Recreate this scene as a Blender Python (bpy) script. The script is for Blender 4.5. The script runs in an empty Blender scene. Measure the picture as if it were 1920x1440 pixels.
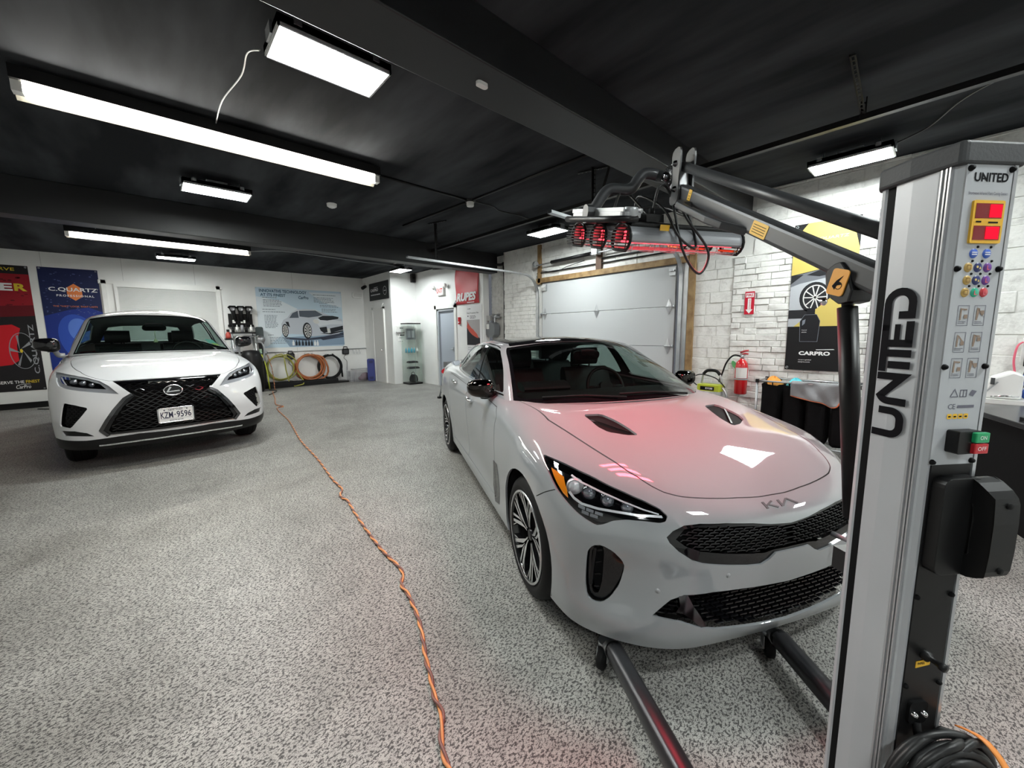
import bpy, bmesh, math, random
import numpy as np
from mathutils import Vector, Matrix
from mathutils.geometry import delaunay_2d_cdt, tessellate_polygon

scene = bpy.context.scene
COL = scene.collection
PI = math.pi
rad = math.radians

# ------------------------------------------------------------------ camera, world, exposure
CAM_H = 1.45
cam_data = bpy.data.cameras.new('camera')
cam = bpy.data.objects.new('camera', cam_data)
COL.objects.link(cam)
cam_data.sensor_fit = 'HORIZONTAL'
cam_data.sensor_width = 36.0
cam_data.lens = 36.0 * 740.0 / 1920.0
cam_data.clip_start = 0.05
cam_data.clip_end = 100
def camera_matrix(yaw, pitch, roll):
    f = Vector((math.sin(yaw) * math.cos(pitch), math.cos(yaw) * math.cos(pitch), math.sin(pitch)))
    r = Vector((math.cos(yaw), -math.sin(yaw), 0)); u = r.cross(f)
    c, s = math.cos(roll), math.sin(roll)
    r2 = c * r + s * u; u2 = -s * r + c * u
    m = Matrix((r2, u2, -f)).transposed().to_4x4()
    m.translation = (0, 0, CAM_H)
    return m
cam.matrix_world = camera_matrix(rad(42.0), rad(-7.3), rad(-0.62))
scene.camera = cam

world = bpy.data.worlds.new('world')
scene.world = world
world.use_nodes = True
world.node_tree.nodes['Background'].inputs['Color'].default_value = (0.75, 0.8, 0.9, 1)
world.node_tree.nodes['Background'].inputs['Strength'].default_value = 0.02

scene.view_settings.view_transform = 'Standard'
scene.view_settings.look = 'None'
scene.view_settings.exposure = 2.85
scene.view_settings.gamma = 1.0
scene.view_settings.use_curve_mapping = False
scene.cycles.use_denoising = True
scene.cycles.max_bounces = 8
scene.cycles.transparent_max_bounces = 16
scene.cycles.caustics_reflective = False
scene.cycles.caustics_refractive = False
scene.cycles.sample_clamp_indirect = 6.0

PANEL_POWER = 13.0      # emission strength of the flat LED fixtures
TUBE_POWER = 11.0       # emission strength of the linear tube fixtures
IR_POWER = 0.75          # emission of the red heater rods
IR_GLOW = 0.95          # watts of the red light thrown down by each heater tube

# ------------------------------------------------------------------ materials
MATS = {}
def mat(name, color, rough=0.5, metal=0.0, coat=0.0, spec=0.5, emit=None, strength=0.0, alpha=1.0, bump=None, vary=None, coat_rough=0.03):
    if name in MATS: return MATS[name]
    m = bpy.data.materials.new(name); m.use_nodes = True
    nt = m.node_tree; b = nt.nodes['Principled BSDF']
    b.inputs['Base Color'].default_value = (*color, 1)
    b.inputs['Roughness'].default_value = rough
    b.inputs['Metallic'].default_value = metal
    b.inputs['Specular IOR Level'].default_value = spec
    b.inputs['Coat Weight'].default_value = coat
    b.inputs['Coat Roughness'].default_value = coat_rough
    b.inputs['Alpha'].default_value = alpha
    b.inputs['Coat IOR'].default_value = 2.1 if coat >= 1.0 else 1.5
    if emit is not None:
        b.inputs['Emission Color'].default_value = (*emit, 1)
        b.inputs['Emission Strength'].default_value = strength
    tc = None
    if vary or bump:
        tc = nt.nodes.new('ShaderNodeTexCoord')
    if vary:            # (scale, amount) slow mottling of the colour
        n = nt.nodes.new('ShaderNodeTexNoise'); n.inputs['Scale'].default_value = vary[0]; n.inputs['Detail'].default_value = 5
        r = nt.nodes.new('ShaderNodeMapRange'); r.inputs['From Min'].default_value = 0.3; r.inputs['From Max'].default_value = 0.7
        r.inputs['To Min'].default_value = 1 - vary[1]; r.inputs['To Max'].default_value = 1 + vary[1]
        mx = nt.nodes.new('ShaderNodeMix'); mx.data_type = 'RGBA'; mx.blend_type = 'MULTIPLY'; mx.inputs['Factor'].default_value = 1
        mx.inputs['A'].default_value = (*color, 1)
        nt.links.new(tc.outputs['Object'], n.inputs['Vector']); nt.links.new(n.outputs['Fac'], r.inputs['Value'])
        nt.links.new(r.outputs['Result'], mx.inputs['B']); nt.links.new(mx.outputs['Result'], b.inputs['Base Color'])
    if bump:            # (scale, strength, distance)
        n = nt.nodes.new('ShaderNodeTexNoise'); n.inputs['Scale'].default_value = bump[0]; n.inputs['Detail'].default_value = 4
        bp = nt.nodes.new('ShaderNodeBump'); bp.inputs['Strength'].default_value = bump[1]; bp.inputs['Distance'].default_value = bump[2]
        nt.links.new(tc.outputs['Object'], n.inputs['Vector']); nt.links.new(n.outputs['Fac'], bp.inputs['Height'])
        nt.links.new(bp.outputs['Normal'], b.inputs['Normal'])
    MATS[name] = m
    return m

def glass_mat(name, tint, opacity_floor=0.0, rough=0.0, ior=1.5):
    """thin pane: tinted transparency plus a fresnel mirror reflection"""
    if name in MATS: return MATS[name]
    m = bpy.data.materials.new(name); m.use_nodes = True
    nt = m.node_tree; nt.nodes.clear()
    out = nt.nodes.new('ShaderNodeOutputMaterial'); mx = nt.nodes.new('ShaderNodeMixShader')
    tr = nt.nodes.new('ShaderNodeBsdfTransparent'); tr.inputs['Color'].default_value = (*tint, 1)
    gl = nt.nodes.new('ShaderNodeBsdfGlossy'); gl.inputs['Roughness'].default_value = rough; gl.inputs['Color'].default_value = (1, 1, 1, 1)
    fr = nt.nodes.new('ShaderNodeFresnel'); fr.inputs['IOR'].default_value = ior
    add = nt.nodes.new('ShaderNodeMath'); add.operation = 'MAXIMUM'; add.inputs[1].default_value = opacity_floor
    ge = nt.nodes.new('ShaderNodeNewGeometry'); inv = nt.nodes.new('ShaderNodeMath'); inv.operation = 'SUBTRACT'; inv.inputs[0].default_value = 1.0
    mul = nt.nodes.new('ShaderNodeMath'); mul.operation = 'MULTIPLY'       # the inner face of a pane adds no second mirror
    nt.links.new(ge.outputs['Backfacing'], inv.inputs[1]); nt.links.new(fr.outputs['Fac'], mul.inputs[0]); nt.links.new(inv.outputs[0], mul.inputs[1])
    nt.links.new(mul.outputs[0], add.inputs[0]); nt.links.new(add.outputs[0], mx.inputs['Fac'])
    nt.links.new(tr.outputs[0], mx.inputs[1]); nt.links.new(gl.outputs[0], mx.inputs[2]); nt.links.new(mx.outputs[0], out.inputs['Surface'])
    MATS[name] = m
    return m

def emit_mat(name, color, strength):
    if name in MATS: return MATS[name]
    m = bpy.data.materials.new(name); m.use_nodes = True
    nt = m.node_tree; nt.nodes.clear()
    out = nt.nodes.new('ShaderNodeOutputMaterial'); e = nt.nodes.new('ShaderNodeEmission')
    e.inputs['Color'].default_value = (*color, 1); e.inputs['Strength'].default_value = strength
    nt.links.new(e.outputs[0], out.inputs['Surface'])
    MATS[name] = m
    return m

def floor_mat():
    m = bpy.data.materials.new('worn_flecked_concrete'); m.use_nodes = True
    nt = m.node_tree; b = nt.nodes['Principled BSDF']; L = nt.links.new
    tc = nt.nodes.new('ShaderNodeTexCoord')
    def noise(scale, detail=4, rough=0.6, vec=None, dist=0.0):
        n = nt.nodes.new('ShaderNodeTexNoise'); n.inputs['Scale'].default_value = scale; n.inputs['Detail'].default_value = detail
        n.inputs['Roughness'].default_value = rough; n.inputs['Distortion'].default_value = dist
        L(vec if vec else tc.outputs['Object'], n.inputs['Vector']); return n
    def ramp(src, p0, p1, c0, c1):
        r = nt.nodes.new('ShaderNodeValToRGB'); r.color_ramp.elements[0].position = p0; r.color_ramp.elements[1].position = p1
        r.color_ramp.elements[0].color = (*c0, 1); r.color_ramp.elements[1].color = (*c1, 1); L(src, r.inputs['Fac']); return r
    def mix(a, bb, fac, mode='MIX'):
        x = nt.nodes.new('ShaderNodeMix'); x.data_type = 'RGBA'; x.blend_type = mode
        for s, k in ((a, 'A'), (bb, 'B')):
            if isinstance(s, tuple): x.inputs[k].default_value = (*s, 1)
            else: L(s, x.inputs[k])
        if isinstance(fac, float): x.inputs['Factor'].default_value = fac
        else: L(fac, x.inputs['Factor'])
        return x.outputs['Result']
    mp = nt.nodes.new('ShaderNodeMapping'); mp.inputs['Scale'].default_value = (1.0, 1.55, 1.0); mp.inputs['Rotation'].default_value = (0, 0, rad(-38))
    L(tc.outputs['Object'], mp.inputs['Vector'])
    n1 = noise(74, 4.0, 0.66, mp.outputs['Vector'], 0.4)           # elongated dark chips
    chips = ramp(n1.outputs['Fac'], 0.515, 0.545, (0, 0, 0), (0.95, 0.95, 0.95))
    n2 = noise(210, 2, 0.5, mp.outputs['Vector'])
    grit = ramp(n2.outputs['Fac'], 0.55, 0.63, (0, 0, 0), (1, 1, 1))
    n3 = noise(1.1, 4, 0.6)
    wear = ramp(n3.outputs['Fac'], 0.35, 0.68, (0.36, 0.35, 0.325), (0.50, 0.49, 0.46))
    n4 = noise(9, 5, 0.7)
    tone = ramp(n4.outputs['Fac'], 0.3, 0.7, (0.8, 0.8, 0.8), (1.12, 1.12, 1.12))
    base = mix(wear.outputs['Color'], tone.outputs['Color'], 1.0, 'MULTIPLY')
    c = mix(base, (0.032, 0.032, 0.031), chips.outputs['Color'])
    c = mix(c, (0.11, 0.108, 0.104), grit.outputs['Color'])
    n5 = noise(0.55, 6, 0.65, None, 1.2)
    stain = ramp(n5.outputs['Fac'], 0.48, 0.72, (1, 1, 1), (0.66, 0.655, 0.64))
    c = mix(c, stain.outputs['Color'], 1.0, 'MULTIPLY')
    L(c, b.inputs['Base Color'])
    rr = ramp(n1.outputs['Fac'], 0.45, 0.6, (0.42, 0.42, 0.42), (0.62, 0.62, 0.62)); L(rr.outputs['Color'], b.inputs['Roughness'])
    bp = nt.nodes.new('ShaderNodeBump'); bp.inputs['Strength'].default_value = 0.25; bp.inputs['Distance'].default_value = 0.002
    L(n1.outputs['Fac'], bp.inputs['Height']); bp.invert = True
    L(bp.outputs['Normal'], b.inputs['Normal'])
    return m

def ceiling_mat():
    m = bpy.data.materials.new('patched_black_ceiling_paint'); m.use_nodes = True
    nt = m.node_tree; b = nt.nodes['Principled BSDF']; L = nt.links.new
    tc = nt.nodes.new('ShaderNodeTexCoord')
    mp = nt.nodes.new('ShaderNodeMapping'); mp.inputs['Scale'].default_value = (1.6, 0.35, 1); L(tc.outputs['Object'], mp.inputs['Vector'])
    n = nt.nodes.new('ShaderNodeTexNoise'); n.inputs['Scale'].default_value = 1.3; n.inputs['Detail'].default_value = 6; L(mp.outputs['Vector'], n.inputs['Vector'])
    r = nt.nodes.new('ShaderNodeValToRGB'); r.color_ramp.elements[0].position = 0.38; r.color_ramp.elements[1].position = 0.66
    r.color_ramp.elements[0].color = (0.022, 0.0235, 0.026, 1); r.color_ramp.elements[1].color = (0.066, 0.070, 0.077, 1)
    L(n.outputs['Fac'], r.inputs['Fac']); L(r.outputs['Color'], b.inputs['Base Color'])
    r2 = nt.nodes.new('ShaderNodeMapRange'); r2.inputs['To Min'].default_value = 0.88; r2.inputs['To Max'].default_value = 1.0
    L(n.outputs['Fac'], r2.inputs['Value']); L(r2.outputs['Result'], b.inputs['Roughness'])
    b.inputs['Specular IOR Level'].default_value = 0.035
    n2 = nt.nodes.new('ShaderNodeTexNoise'); n2.inputs['Scale'].default_value = 3.0; n2.inputs['Detail'].default_value = 5; L(tc.outputs['Object'], n2.inputs['Vector'])
    bp = nt.nodes.new('ShaderNodeBump'); bp.inputs['Strength'].default_value = 0.3; bp.inputs['Distance'].default_value = 0.02
    L(n2.outputs['Fac'], bp.inputs['Height']); L(bp.outputs['Normal'], b.inputs['Normal'])
    return m

def brick_paint_mat():
    m = bpy.data.materials.new('white_painted_masonry'); m.use_nodes = True
    nt = m.node_tree; b = nt.nodes['Principled BSDF']; L = nt.links.new
    tc = nt.nodes.new('ShaderNodeTexCoord')
    gm = nt.nodes.new('ShaderNodeNewGeometry')
    n = nt.nodes.new('ShaderNodeTexNoise'); n.inputs['Scale'].default_value = 7; n.inputs['Detail'].default_value = 8; n.inputs['Roughness'].default_value = 0.7
    L(gm.outputs['Position'], n.inputs['Vector'])
    r = nt.nodes.new('ShaderNodeValToRGB'); r.color_ramp.elements[0].position = 0.3; r.color_ramp.elements[1].position = 0.5
    r.color_ramp.elements[0].color = (0.56, 0.555, 0.53, 1); r.color_ramp.elements[1].color = (0.80, 0.80, 0.77, 1)
    L(n.outputs['Fac'], r.inputs['Fac']); L(r.outputs['Color'], b.inputs['Base Color'])
    b.inputs['Roughness'].default_value = 0.5
    n2 = nt.nodes.new('ShaderNodeTexNoise'); n2.inputs['Scale'].default_value = 30; n2.inputs['Detail'].default_value = 6
    L(gm.outputs['Position'], n2.inputs['Vector'])
    bp = nt.nodes.new('ShaderNodeBump'); bp.inputs['Strength'].default_value = 0.5; bp.inputs['Distance'].default_value = 0.012
    L(n2.outputs['Fac'], bp.inputs['Height']); L(bp.outputs['Normal'], b.inputs['Normal'])
    return m

def wood_mat():
    m = bpy.data.materials.new('raw_pine'); m.use_nodes = True
    nt = m.node_tree; b = nt.nodes['Principled BSDF']; L = nt.links.new
    tc = nt.nodes.new('ShaderNodeTexCoord')
    mp = nt.nodes.new('ShaderNodeMapping'); mp.inputs['Scale'].default_value = (18, 3, 3); L(tc.outputs['Object'], mp.inputs['Vector'])
    n = nt.nodes.new('ShaderNodeTexNoise'); n.inputs['Scale'].default_value = 2.5; n.inputs['Detail'].default_value = 4; L(mp.outputs['Vector'], n.inputs['Vector'])
    r = nt.nodes.new('ShaderNodeValToRGB'); r.color_ramp.elements[0].position = 0.35; r.color_ramp.elements[1].position = 0.65
    r.color_ramp.elements[0].color = (0.20, 0.115, 0.045, 1); r.color_ramp.elements[1].color = (0.36, 0.235, 0.105, 1)
    L(n.outputs['Fac'], r.inputs['Fac']); L(r.outputs['Color'], b.inputs['Base Color']); b.inputs['Roughness'].default_value = 0.6
    return m

M_WHITE_WALL = mat('white_wall_paint', (0.84, 0.845, 0.83), 0.45, vary=(1.5, 0.05))
M_BLACK = mat('matte_black', (0.006, 0.006, 0.0065), 0.6, spec=0.12)
M_BLACK_SATIN = mat('satin_black', (0.0085, 0.0085, 0.009), 0.4, spec=0.28)
M_GLOSS_BLACK = mat('gloss_black', (0.004, 0.004, 0.005), 0.08, spec=0.3, coat=0.6)
M_CHROME = mat('chrome', (0.75, 0.75, 0.77), 0.1, 1.0)
M_DARK_CHROME = mat('dark_chrome', (0.16, 0.16, 0.17), 0.1, 1.0)
M_STEEL = mat('galvanised_steel', (0.52, 0.54, 0.56), 0.38, 0.9, vary=(8, 0.12))
M_ALU = mat('cast_aluminium', (0.40, 0.41, 0.42), 0.45, 0.5)
M_RUBBER = mat('tyre_rubber', (0.009, 0.009, 0.0095), 0.6, spec=0.2)
M_WOOD = wood_mat()
M_RED = mat('red_paint', (0.50, 0.012, 0.02), 0.3)
M_ORANGE = mat('orange_plastic', (0.85, 0.30, 0.06), 0.45)
M_YELLOW = mat('yellow_sticker', (0.90, 0.52, 0.03), 0.4)
M_WHITE_PLASTIC = mat('white_plastic', (0.82, 0.82, 0.80), 0.35)
M_INK = mat('black_ink', (0.004, 0.004, 0.006), 0.6, spec=0.1)
M_WHITE_INK = mat('white_ink', (0.85, 0.85, 0.85), 0.4)

# ------------------------------------------------------------------ building helpers
def link(o, parent=None):
    COL.objects.link(o)
    if parent is not None: o.parent = parent
    return o

def tag(o, label=None, cat=None, group=None, kind=None):
    if label: o['label'] = label
    if cat: o['category'] = cat
    if group: o['group'] = group
    if kind: o['kind'] = kind
    return o

def empty(name, loc=(0, 0, 0), rotz=0.0, label=None, cat=None, group=None, kind=None):
    o = bpy.data.objects.new(name, None); link(o)
    o.location = loc; o.rotation_euler = (0, 0, rotz); o.empty_display_size = 0.1
    return tag(o, label, cat, group, kind)

class MB:
    """collects simple solids into one mesh"""
    def __init__(s): s.v = []; s.f = []; s.mi = []; s.sm = []
    def add(s, verts, faces, mi=0, smooth=False):
        n = len(s.v); s.v += [tuple(p) for p in verts]
        for f in faces: s.f.append([i + n for i in f]); s.mi.append(mi); s.sm.append(smooth)
        return s
    def box(s, a, b, mi=0, M=None):
        x0, y0, z0 = a; x1, y1, z1 = b
        vs = [Vector(p) for p in ((x0,y0,z0),(x1,y0,z0),(x1,y1,z0),(x0,y1,z0),(x0,y0,z1),(x1,y0,z1),(x1,y1,z1),(x0,y1,z1))]
        if M is not None: vs = [M @ p for p in vs]
        return s.add(vs, [(0,3,2,1),(4,5,6,7),(0,1,5,4),(1,2,6,5),(2,3,7,6),(3,0,4,7)], mi)
    def cbox(s, c, d, mi=0, M=None):
        return s.box([c[i] - d[i] / 2 for i in range(3)], [c[i] + d[i] / 2 for i in range(3)], mi, M)
    def rbox(s, a, b, r=0.01, mi=0, M=None, seg=3):
        """box with rounded vertical-section corners in its x-y outline"""
        x0, y0, z0 = a; x1, y1, z1 = b
        return s.prism(round_rect(x0, y0, x1, y1, r, seg), z0, z1, mi, M)
    def prism(s, poly, z0, z1, mi=0, M=None, smooth=False, bevel=0.0):
        n = len(poly); vs = [Vector((p[0], p[1], z0)) for p in poly] + [Vector((p[0], p[1], z1)) for p in poly]
        if M is not None: vs = [M @ p for p in vs]
        s.add(vs, [(i, (i + 1) % n, n + (i + 1) % n, n + i) for i in range(n)], mi, smooth)
        tri = tessellate_polygon([[Vector((p[0], p[1], 0)) for p in poly]])
        k = len(s.v) - 2 * n
        for t in tri:
            a, b, c = t
            if (Vector(poly[b][:2]) - Vector(poly[a][:2])).cross(Vector(poly[c][:2]) - Vector(poly[a][:2])) < 0: a, c = c, a
            s.f.append([k + n + a, k + n + b, k + n + c]); s.mi.append(mi); s.sm.append(False)
            s.f.append([k + c, k + b, k + a]); s.mi.append(mi); s.sm.append(False)
        return s
    def tube(s, pts, r, seg=10, mi=0, closed=False, caps=True, smooth=True, flat=None):
        pts = [Vector(p) for p in pts]; n = len(pts); rings = []
        rr = r if hasattr(r, '__len__') else [r] * n
        up = None; vs = []
        for i, p in enumerate(pts):
            if closed: t = pts[(i + 1) % n] - pts[i - 1]
            else: t = pts[min(i + 1, n - 1)] - pts[max(i - 1, 0)]
            if t.length < 1e-9: t = Vector((0, 0, 1))
            t.normalize()
            if up is None: up = t.orthogonal().normalized() if flat is None else Vector(flat)
            up = (up - t * up.dot(t)); up = up.normalized() if up.length > 1e-6 else t.orthogonal().normalized()
            sd = t.cross(up)
            for k in range(seg):
                a = 2 * PI * k / seg; vs.append(p + (up * math.cos(a) + sd * math.sin(a)) * rr[i])
        fs = []
        for i in range(n if closed else n - 1):
            j = (i + 1) % n
            for k in range(seg): fs.append((i*seg+k, i*seg+(k+1) % seg, j*seg+(k+1) % seg, j*seg+k))
        s.add(vs, fs, mi, smooth)
        if caps and not closed:
            k0 = len(s.v) - len(vs)
            s.f.append([k0 + k for k in range(seg)][::-1]); s.mi.append(mi); s.sm.append(False)
            s.f.append([k0 + (n-1)*seg + k for k in range(seg)]); s.mi.append(mi); s.sm.append(False)
        return s
    def cyl(s, a, b, r, seg=16, mi=0, r2=None, smooth=True):
        return s.tube([a, b], [r, r if r2 is None else r2], seg, mi, smooth=smooth)
    def lathe(s, prof, seg=24, mi=0, M=None, smooth=True, a0=0.0, a1=2*PI):
        """profile of (radius, height) turned about z"""
        full = abs(a1 - a0 - 2 * PI) < 1e-6; ns = seg if full else seg + 1; n = len(prof)
        vs = []
        for k in range(ns):
            a = a0 + (a1 - a0) * k / seg
            for (r, z) in prof: vs.append(Vector((r * math.cos(a), r * math.sin(a), z)))
        if M is not None: vs = [M @ p for p in vs]
        fs = []
        for k in range(seg):
            k2 = (k + 1) % ns
            for i in range(n - 1): fs.append((k*n+i, k2*n+i, k2*n+i+1, k*n+i+1))
        return s.add(vs, fs, mi, smooth)
    def ball(s, c, r, seg=12, mi=0, sc=(1, 1, 1), M=None):
        rings = seg // 2; vs = []; fs = []
        for i in range(rings + 1):
            t = PI * i / rings
            for k in range(seg):
                a = 2 * PI * k / seg
                p = Vector((c[0] + r*sc[0]*math.sin(t)*math.cos(a), c[1] + r*sc[1]*math.sin(t)*math.sin(a), c[2] + r*sc[2]*math.cos(t)))
                vs.append(M @ p if M is not None else p)
        for i in range(rings):
            for k in range(seg): fs.append((i*seg+k, (i+1)*seg+k, (i+1)*seg+(k+1) % seg, i*seg+(k+1) % seg))
        return s.add(vs, fs, mi, True)
    def quad(s, a, b, c, d, mi=0): return s.add([a, b, c, d], [(0, 1, 2, 3)], mi)
    def build(s, name, mats, parent=None, bevel=0.0, autosmooth=False, loc=None, bseg=2):
        me = bpy.data.meshes.new(name)
        me.from_pydata(s.v, [], s.f)
        for m in (mats if isinstance(mats, (list, tuple)) else [mats]): me.materials.append(m)
        me.polygons.foreach_set('material_index', s.mi)
        me.polygons.foreach_set('use_smooth', s.sm)
        me.validate(); me.update()
        o = bpy.data.objects.new(name, me)
        link(o, parent)
        if loc is not None: o.location = loc
        if bevel > 0:
            md = o.modifiers.new('bevel', 'BEVEL'); md.width = bevel; md.segments = bseg; md.limit_method = 'ANGLE'; md.angle_limit = rad(40)
            md.harden_normals = False
        return o

def round_rect(x0, y0, x1, y1, r, seg=4):
    r = min(r, abs(x1 - x0) / 2 - 1e-5, abs(y1 - y0) / 2 - 1e-5); out = []
    for cx, cy, a in ((x1 - r, y1 - r, 0), (x0 + r, y1 - r, 90), (x0 + r, y0 + r, 180), (x1 - r, y0 + r, 270)):
        for k in range(seg + 1):
            t = rad(a + 90 * k / seg); out.append((cx + r * math.cos(t), cy + r * math.sin(t)))
    return out

def smooth_path(pts, n=6, closed=False):
    """Catmull-Rom through the points"""
    P = [Vector(p) for p in pts]; out = []; k = len(P)
    rng = range(k) if closed else range(k - 1)
    for i in rng:
        if closed: a, b, c, d = P[i - 1], P[i], P[(i + 1) % k], P[(i + 2) % k]
        else: a, b, c, d = P[max(i - 1, 0)], P[i], P[i + 1], P[min(i + 2, k - 1)]
        for j in range(n):
            t = j / n
            out.append(0.5 * ((2 * b) + (c - a) * t + (2*a - 5*b + 4*c - d) * t*t + (3*b - a - 3*c + d) * t*t*t))
    if not closed: out.append(P[-1])
    return out

def frame(origin, xdir, ydir):
    """matrix taking local x,y,(z = x cross y) to a place in the scene"""
    x = Vector(xdir).normalized(); y = Vector(ydir); y = (y - x * y.dot(x)).normalized(); z = x.cross(y)
    m = Matrix((x, y, z)).transposed().to_4x4(); m.translation = Vector(origin)
    return m

_text_cache = {}
def text_verts(s, size, bold=0.0, shear=0.0, space=1.0):
    key = (s, size, bold, shear, space)
    if key in _text_cache: return _text_cache[key]
    cu = bpy.data.curves.new('t', 'FONT'); cu.body = s; cu.size = size; cu.offset = bold; cu.shear = shear; cu.space_character = space
    cu.resolution_u = 3; cu.fill_mode = 'FRONT'; cu.align_x = 'LEFT'
    o = bpy.data.objects.new('t', cu); COL.objects.link(o)
    me = bpy.data.meshes.new_from_object(o.evaluated_get(bpy.context.evaluated_depsgraph_get()))
    vs = [tuple(v.co) for v in me.vertices]; fs = [tuple(p.vertices) for p in me.polygons]
    bpy.data.objects.remove(o); bpy.data.curves.remove(cu); bpy.data.meshes.remove(me)
    _text_cache[key] = (vs, fs)
    return vs, fs

def lettering(mb, s, M, width=None, height=None, mi=0, size=1.0, bold=0.0, shear=0.0, align='l', lift=0.0, space=1.0):
    """flat letters laid on the plane of M, scaled to a width and/or cap height"""
    vs, fs = text_verts(s, 1.0, bold, shear, space)
    if not vs: return mb
    x0 = min(v[0] for v in vs); x1 = max(v[0] for v in vs); y0 = min(v[1] for v in vs); y1 = max(v[1] for v in vs)
    sy = (height / (y1 - y0)) if height else ((width / (x1 - x0)) if width else size)
    sx = (width / (x1 - x0)) if width else sy
    off = {'l': 0, 'c': -(x1 - x0) / 2 * sx, 'r': -(x1 - x0) * sx}[align]
    out = [M @ Vector(((v[0] - x0) * sx + off, (v[1] - y0) * sy, lift)) for v in vs]
    mb.add(out, fs, mi)
    return mb

def flat_poly(mb, pts, M, mi=0, lift=0.0):
    tri = tessellate_polygon([[Vector((p[0], p[1], 0)) for p in pts]])
    vs = [M @ Vector((p[0], p[1], lift)) for p in pts]; fs = []
    for a, b, c in tri:
        if (Vector(pts[b][:2]) - Vector(pts[a][:2])).cross(Vector(pts[c][:2]) - Vector(pts[a][:2])) < 0: a, c = c, a
        fs.append((a, b, c))
    mb.add(vs, fs, mi)
    return mb
def flat_rect(mb, x0, y0, x1, y1, M, mi=0, lift=0.0): return flat_poly(mb, [(x0, y0), (x1, y0), (x1, y1), (x0, y1)], M, mi, lift)
def ellipse(cx, cy, rx, ry, n=28, rot=0.0, a0=0.0, a1=2*PI):
    out = []
    for k in range(n):
        a = a0 + (a1 - a0) * k / (n if abs(a1 - a0 - 2*PI) < 1e-6 else n - 1)
        x, y = rx * math.cos(a), ry * math.sin(a)
        out.append((cx + x * math.cos(rot) - y * math.sin(rot), cy + x * math.sin(rot) + y * math.cos(rot)))
    return out
def stroke(mb, pts, w, M, mi=0, lift=0.0, closed=False):
    """flat line of width w along a polyline"""
    P = [Vector((p[0], p[1])) for p in pts]; n = len(P); L = []; R = []
    for i in range(n):
        a = P[i - 1] if (closed or i > 0) else P[i]; c = P[(i + 1) % n] if (closed or i < n - 1) else P[i]
        d1 = (P[i] - a); d2 = (c - P[i]); d1 = d1.normalized() if d1.length > 1e-9 else d2.normalized(); d2 = d2.normalized() if d2.length > 1e-9 else d1
        t = d1 + d2; t = t.normalized() if t.length > 1e-6 else d1
        nn = Vector((-t.y, t.x)); k = 1 / max(0.35, nn.dot(Vector((-d1.y, d1.x))))
        L.append(P[i] + nn * w / 2 * k); R.append(P[i] - nn * w / 2 * k)
    vs = [M @ Vector((p.x, p.y, lift)) for p in L] + [M @ Vector((p.x, p.y, lift)) for p in R]
    fs = [(i, n + i, n + (i + 1) % n, (i + 1) % n) for i in range(n if closed else n - 1)]
    mb.add(vs, fs, mi)
    return mb

def copy_thing(root, loc=None, rotz=None, label=None):
    r = root.copy(); COL.objects.link(r)
    if loc is not None: r.location = loc
    if rotz is not None: r.rotation_euler = (0, 0, rotz)
    if label: r['label'] = label
    for ch in list(root.children):
        c = ch.copy(); COL.objects.link(c); c.parent = r; c.matrix_parent_inverse = ch.matrix_parent_inverse.copy()
        for g in list(ch.children):
            d = g.copy(); COL.objects.link(d); d.parent = c; d.matrix_parent_inverse = g.matrix_parent_inverse.copy()
    return r

# ------------------------------------------------------------------ the garage shell
XR, YB, XL, YF, ZC = 6.0, 12.9, -4.2, -3.5, 3.25       # right wall face, back wall, left wall, wall behind, ceiling
M_CEIL = ceiling_mat()
M_BRICK = brick_paint_mat()
BACK = frame((0, YB, 0), (1, 0, 0), (0, 0, 1))                    # local x = X, y = Z, lift towards the room
def sidewall(X): return frame((X, 0, 0), (0, -1, 0), (0, 0, 1))   # faces -X; local x = -Y

def struct(mb, name, m, **k):
    o = mb.build(name, m, **k); o['kind'] = 'structure'; return o

struct(MB().box((XL - .2, YF - .2, -.12), (XR + .5, YB + .2, 0)), 'floor', floor_mat())
struct(MB().box((XL - .2, YF - .2, ZC), (XR + .5, YB + .2, ZC + .12)), 'ceiling', M_CEIL)
wb = struct(MB().box((XL - .2, YB, 0), (XR + .5, YB + .12, ZC)), 'wall_back', M_WHITE_WALL)
struct(MB().box((XL - .12, YF, 0), (XL, YB, ZC)), 'wall_left', M_WHITE_WALL)
struct(MB().box((XL, YF - .12, 0), (XR + .4, YF, ZC)), 'wall_front', M_WHITE_WALL)
s = MB()
for x in (-3.1, -1.6, -.39, .91, 3.12): s.box((x - .0025, YB - .002, 0), (x + .0025, YB, ZC))
s.build('wall_seam', mat('seam_grey', (.45, .45, .44), .6), wb)
# closet and office walls at the far right
struct(MB().box((5.17, 10.9, 0), (5.29, YB, ZC)), 'wall_closet_side', M_WHITE_WALL)
struct(MB().box((5.29, 10.9, 0), (6.1, 11.02, ZC)), 'wall_closet_front', M_WHITE_WALL)
w = MB(); w.box((5.95, 9.72, 0), (6.12, 10.9, ZC)); w.box((5.95, 7.6, 0), (6.12, 8.84, ZC)); w.box((5.95, 8.84, 2.14), (6.12, 9.72, ZC))
struct(w, 'wall_office', M_WHITE_WALL)
struct(MB().box((6.22, 6.9, 0), (6.34, 7.6, ZC)), 'wall_niche', M_BRICK)

# black beams
M_BEAM = mat('beam_black', (.010, .0105, .012), .5, vary=(2, .25))
struct(MB().box((XL, 1.90, 2.965), (XR, 2.25, ZC)), 'trim_1', M_BEAM, bevel=.008)
struct(MB().box((XL, 7.12, 2.83), (XR, 7.40, ZC)), 'trim_2', M_BEAM, bevel=.008)
b = MB(); b.box((XL, YB - .035, .0), (2.2, YB, .10)); b.box((XL, YB - .06, .10), (2.2, YB, .125))
struct(b, 'baseboard_back', M_BLACK_SATIN)

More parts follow.
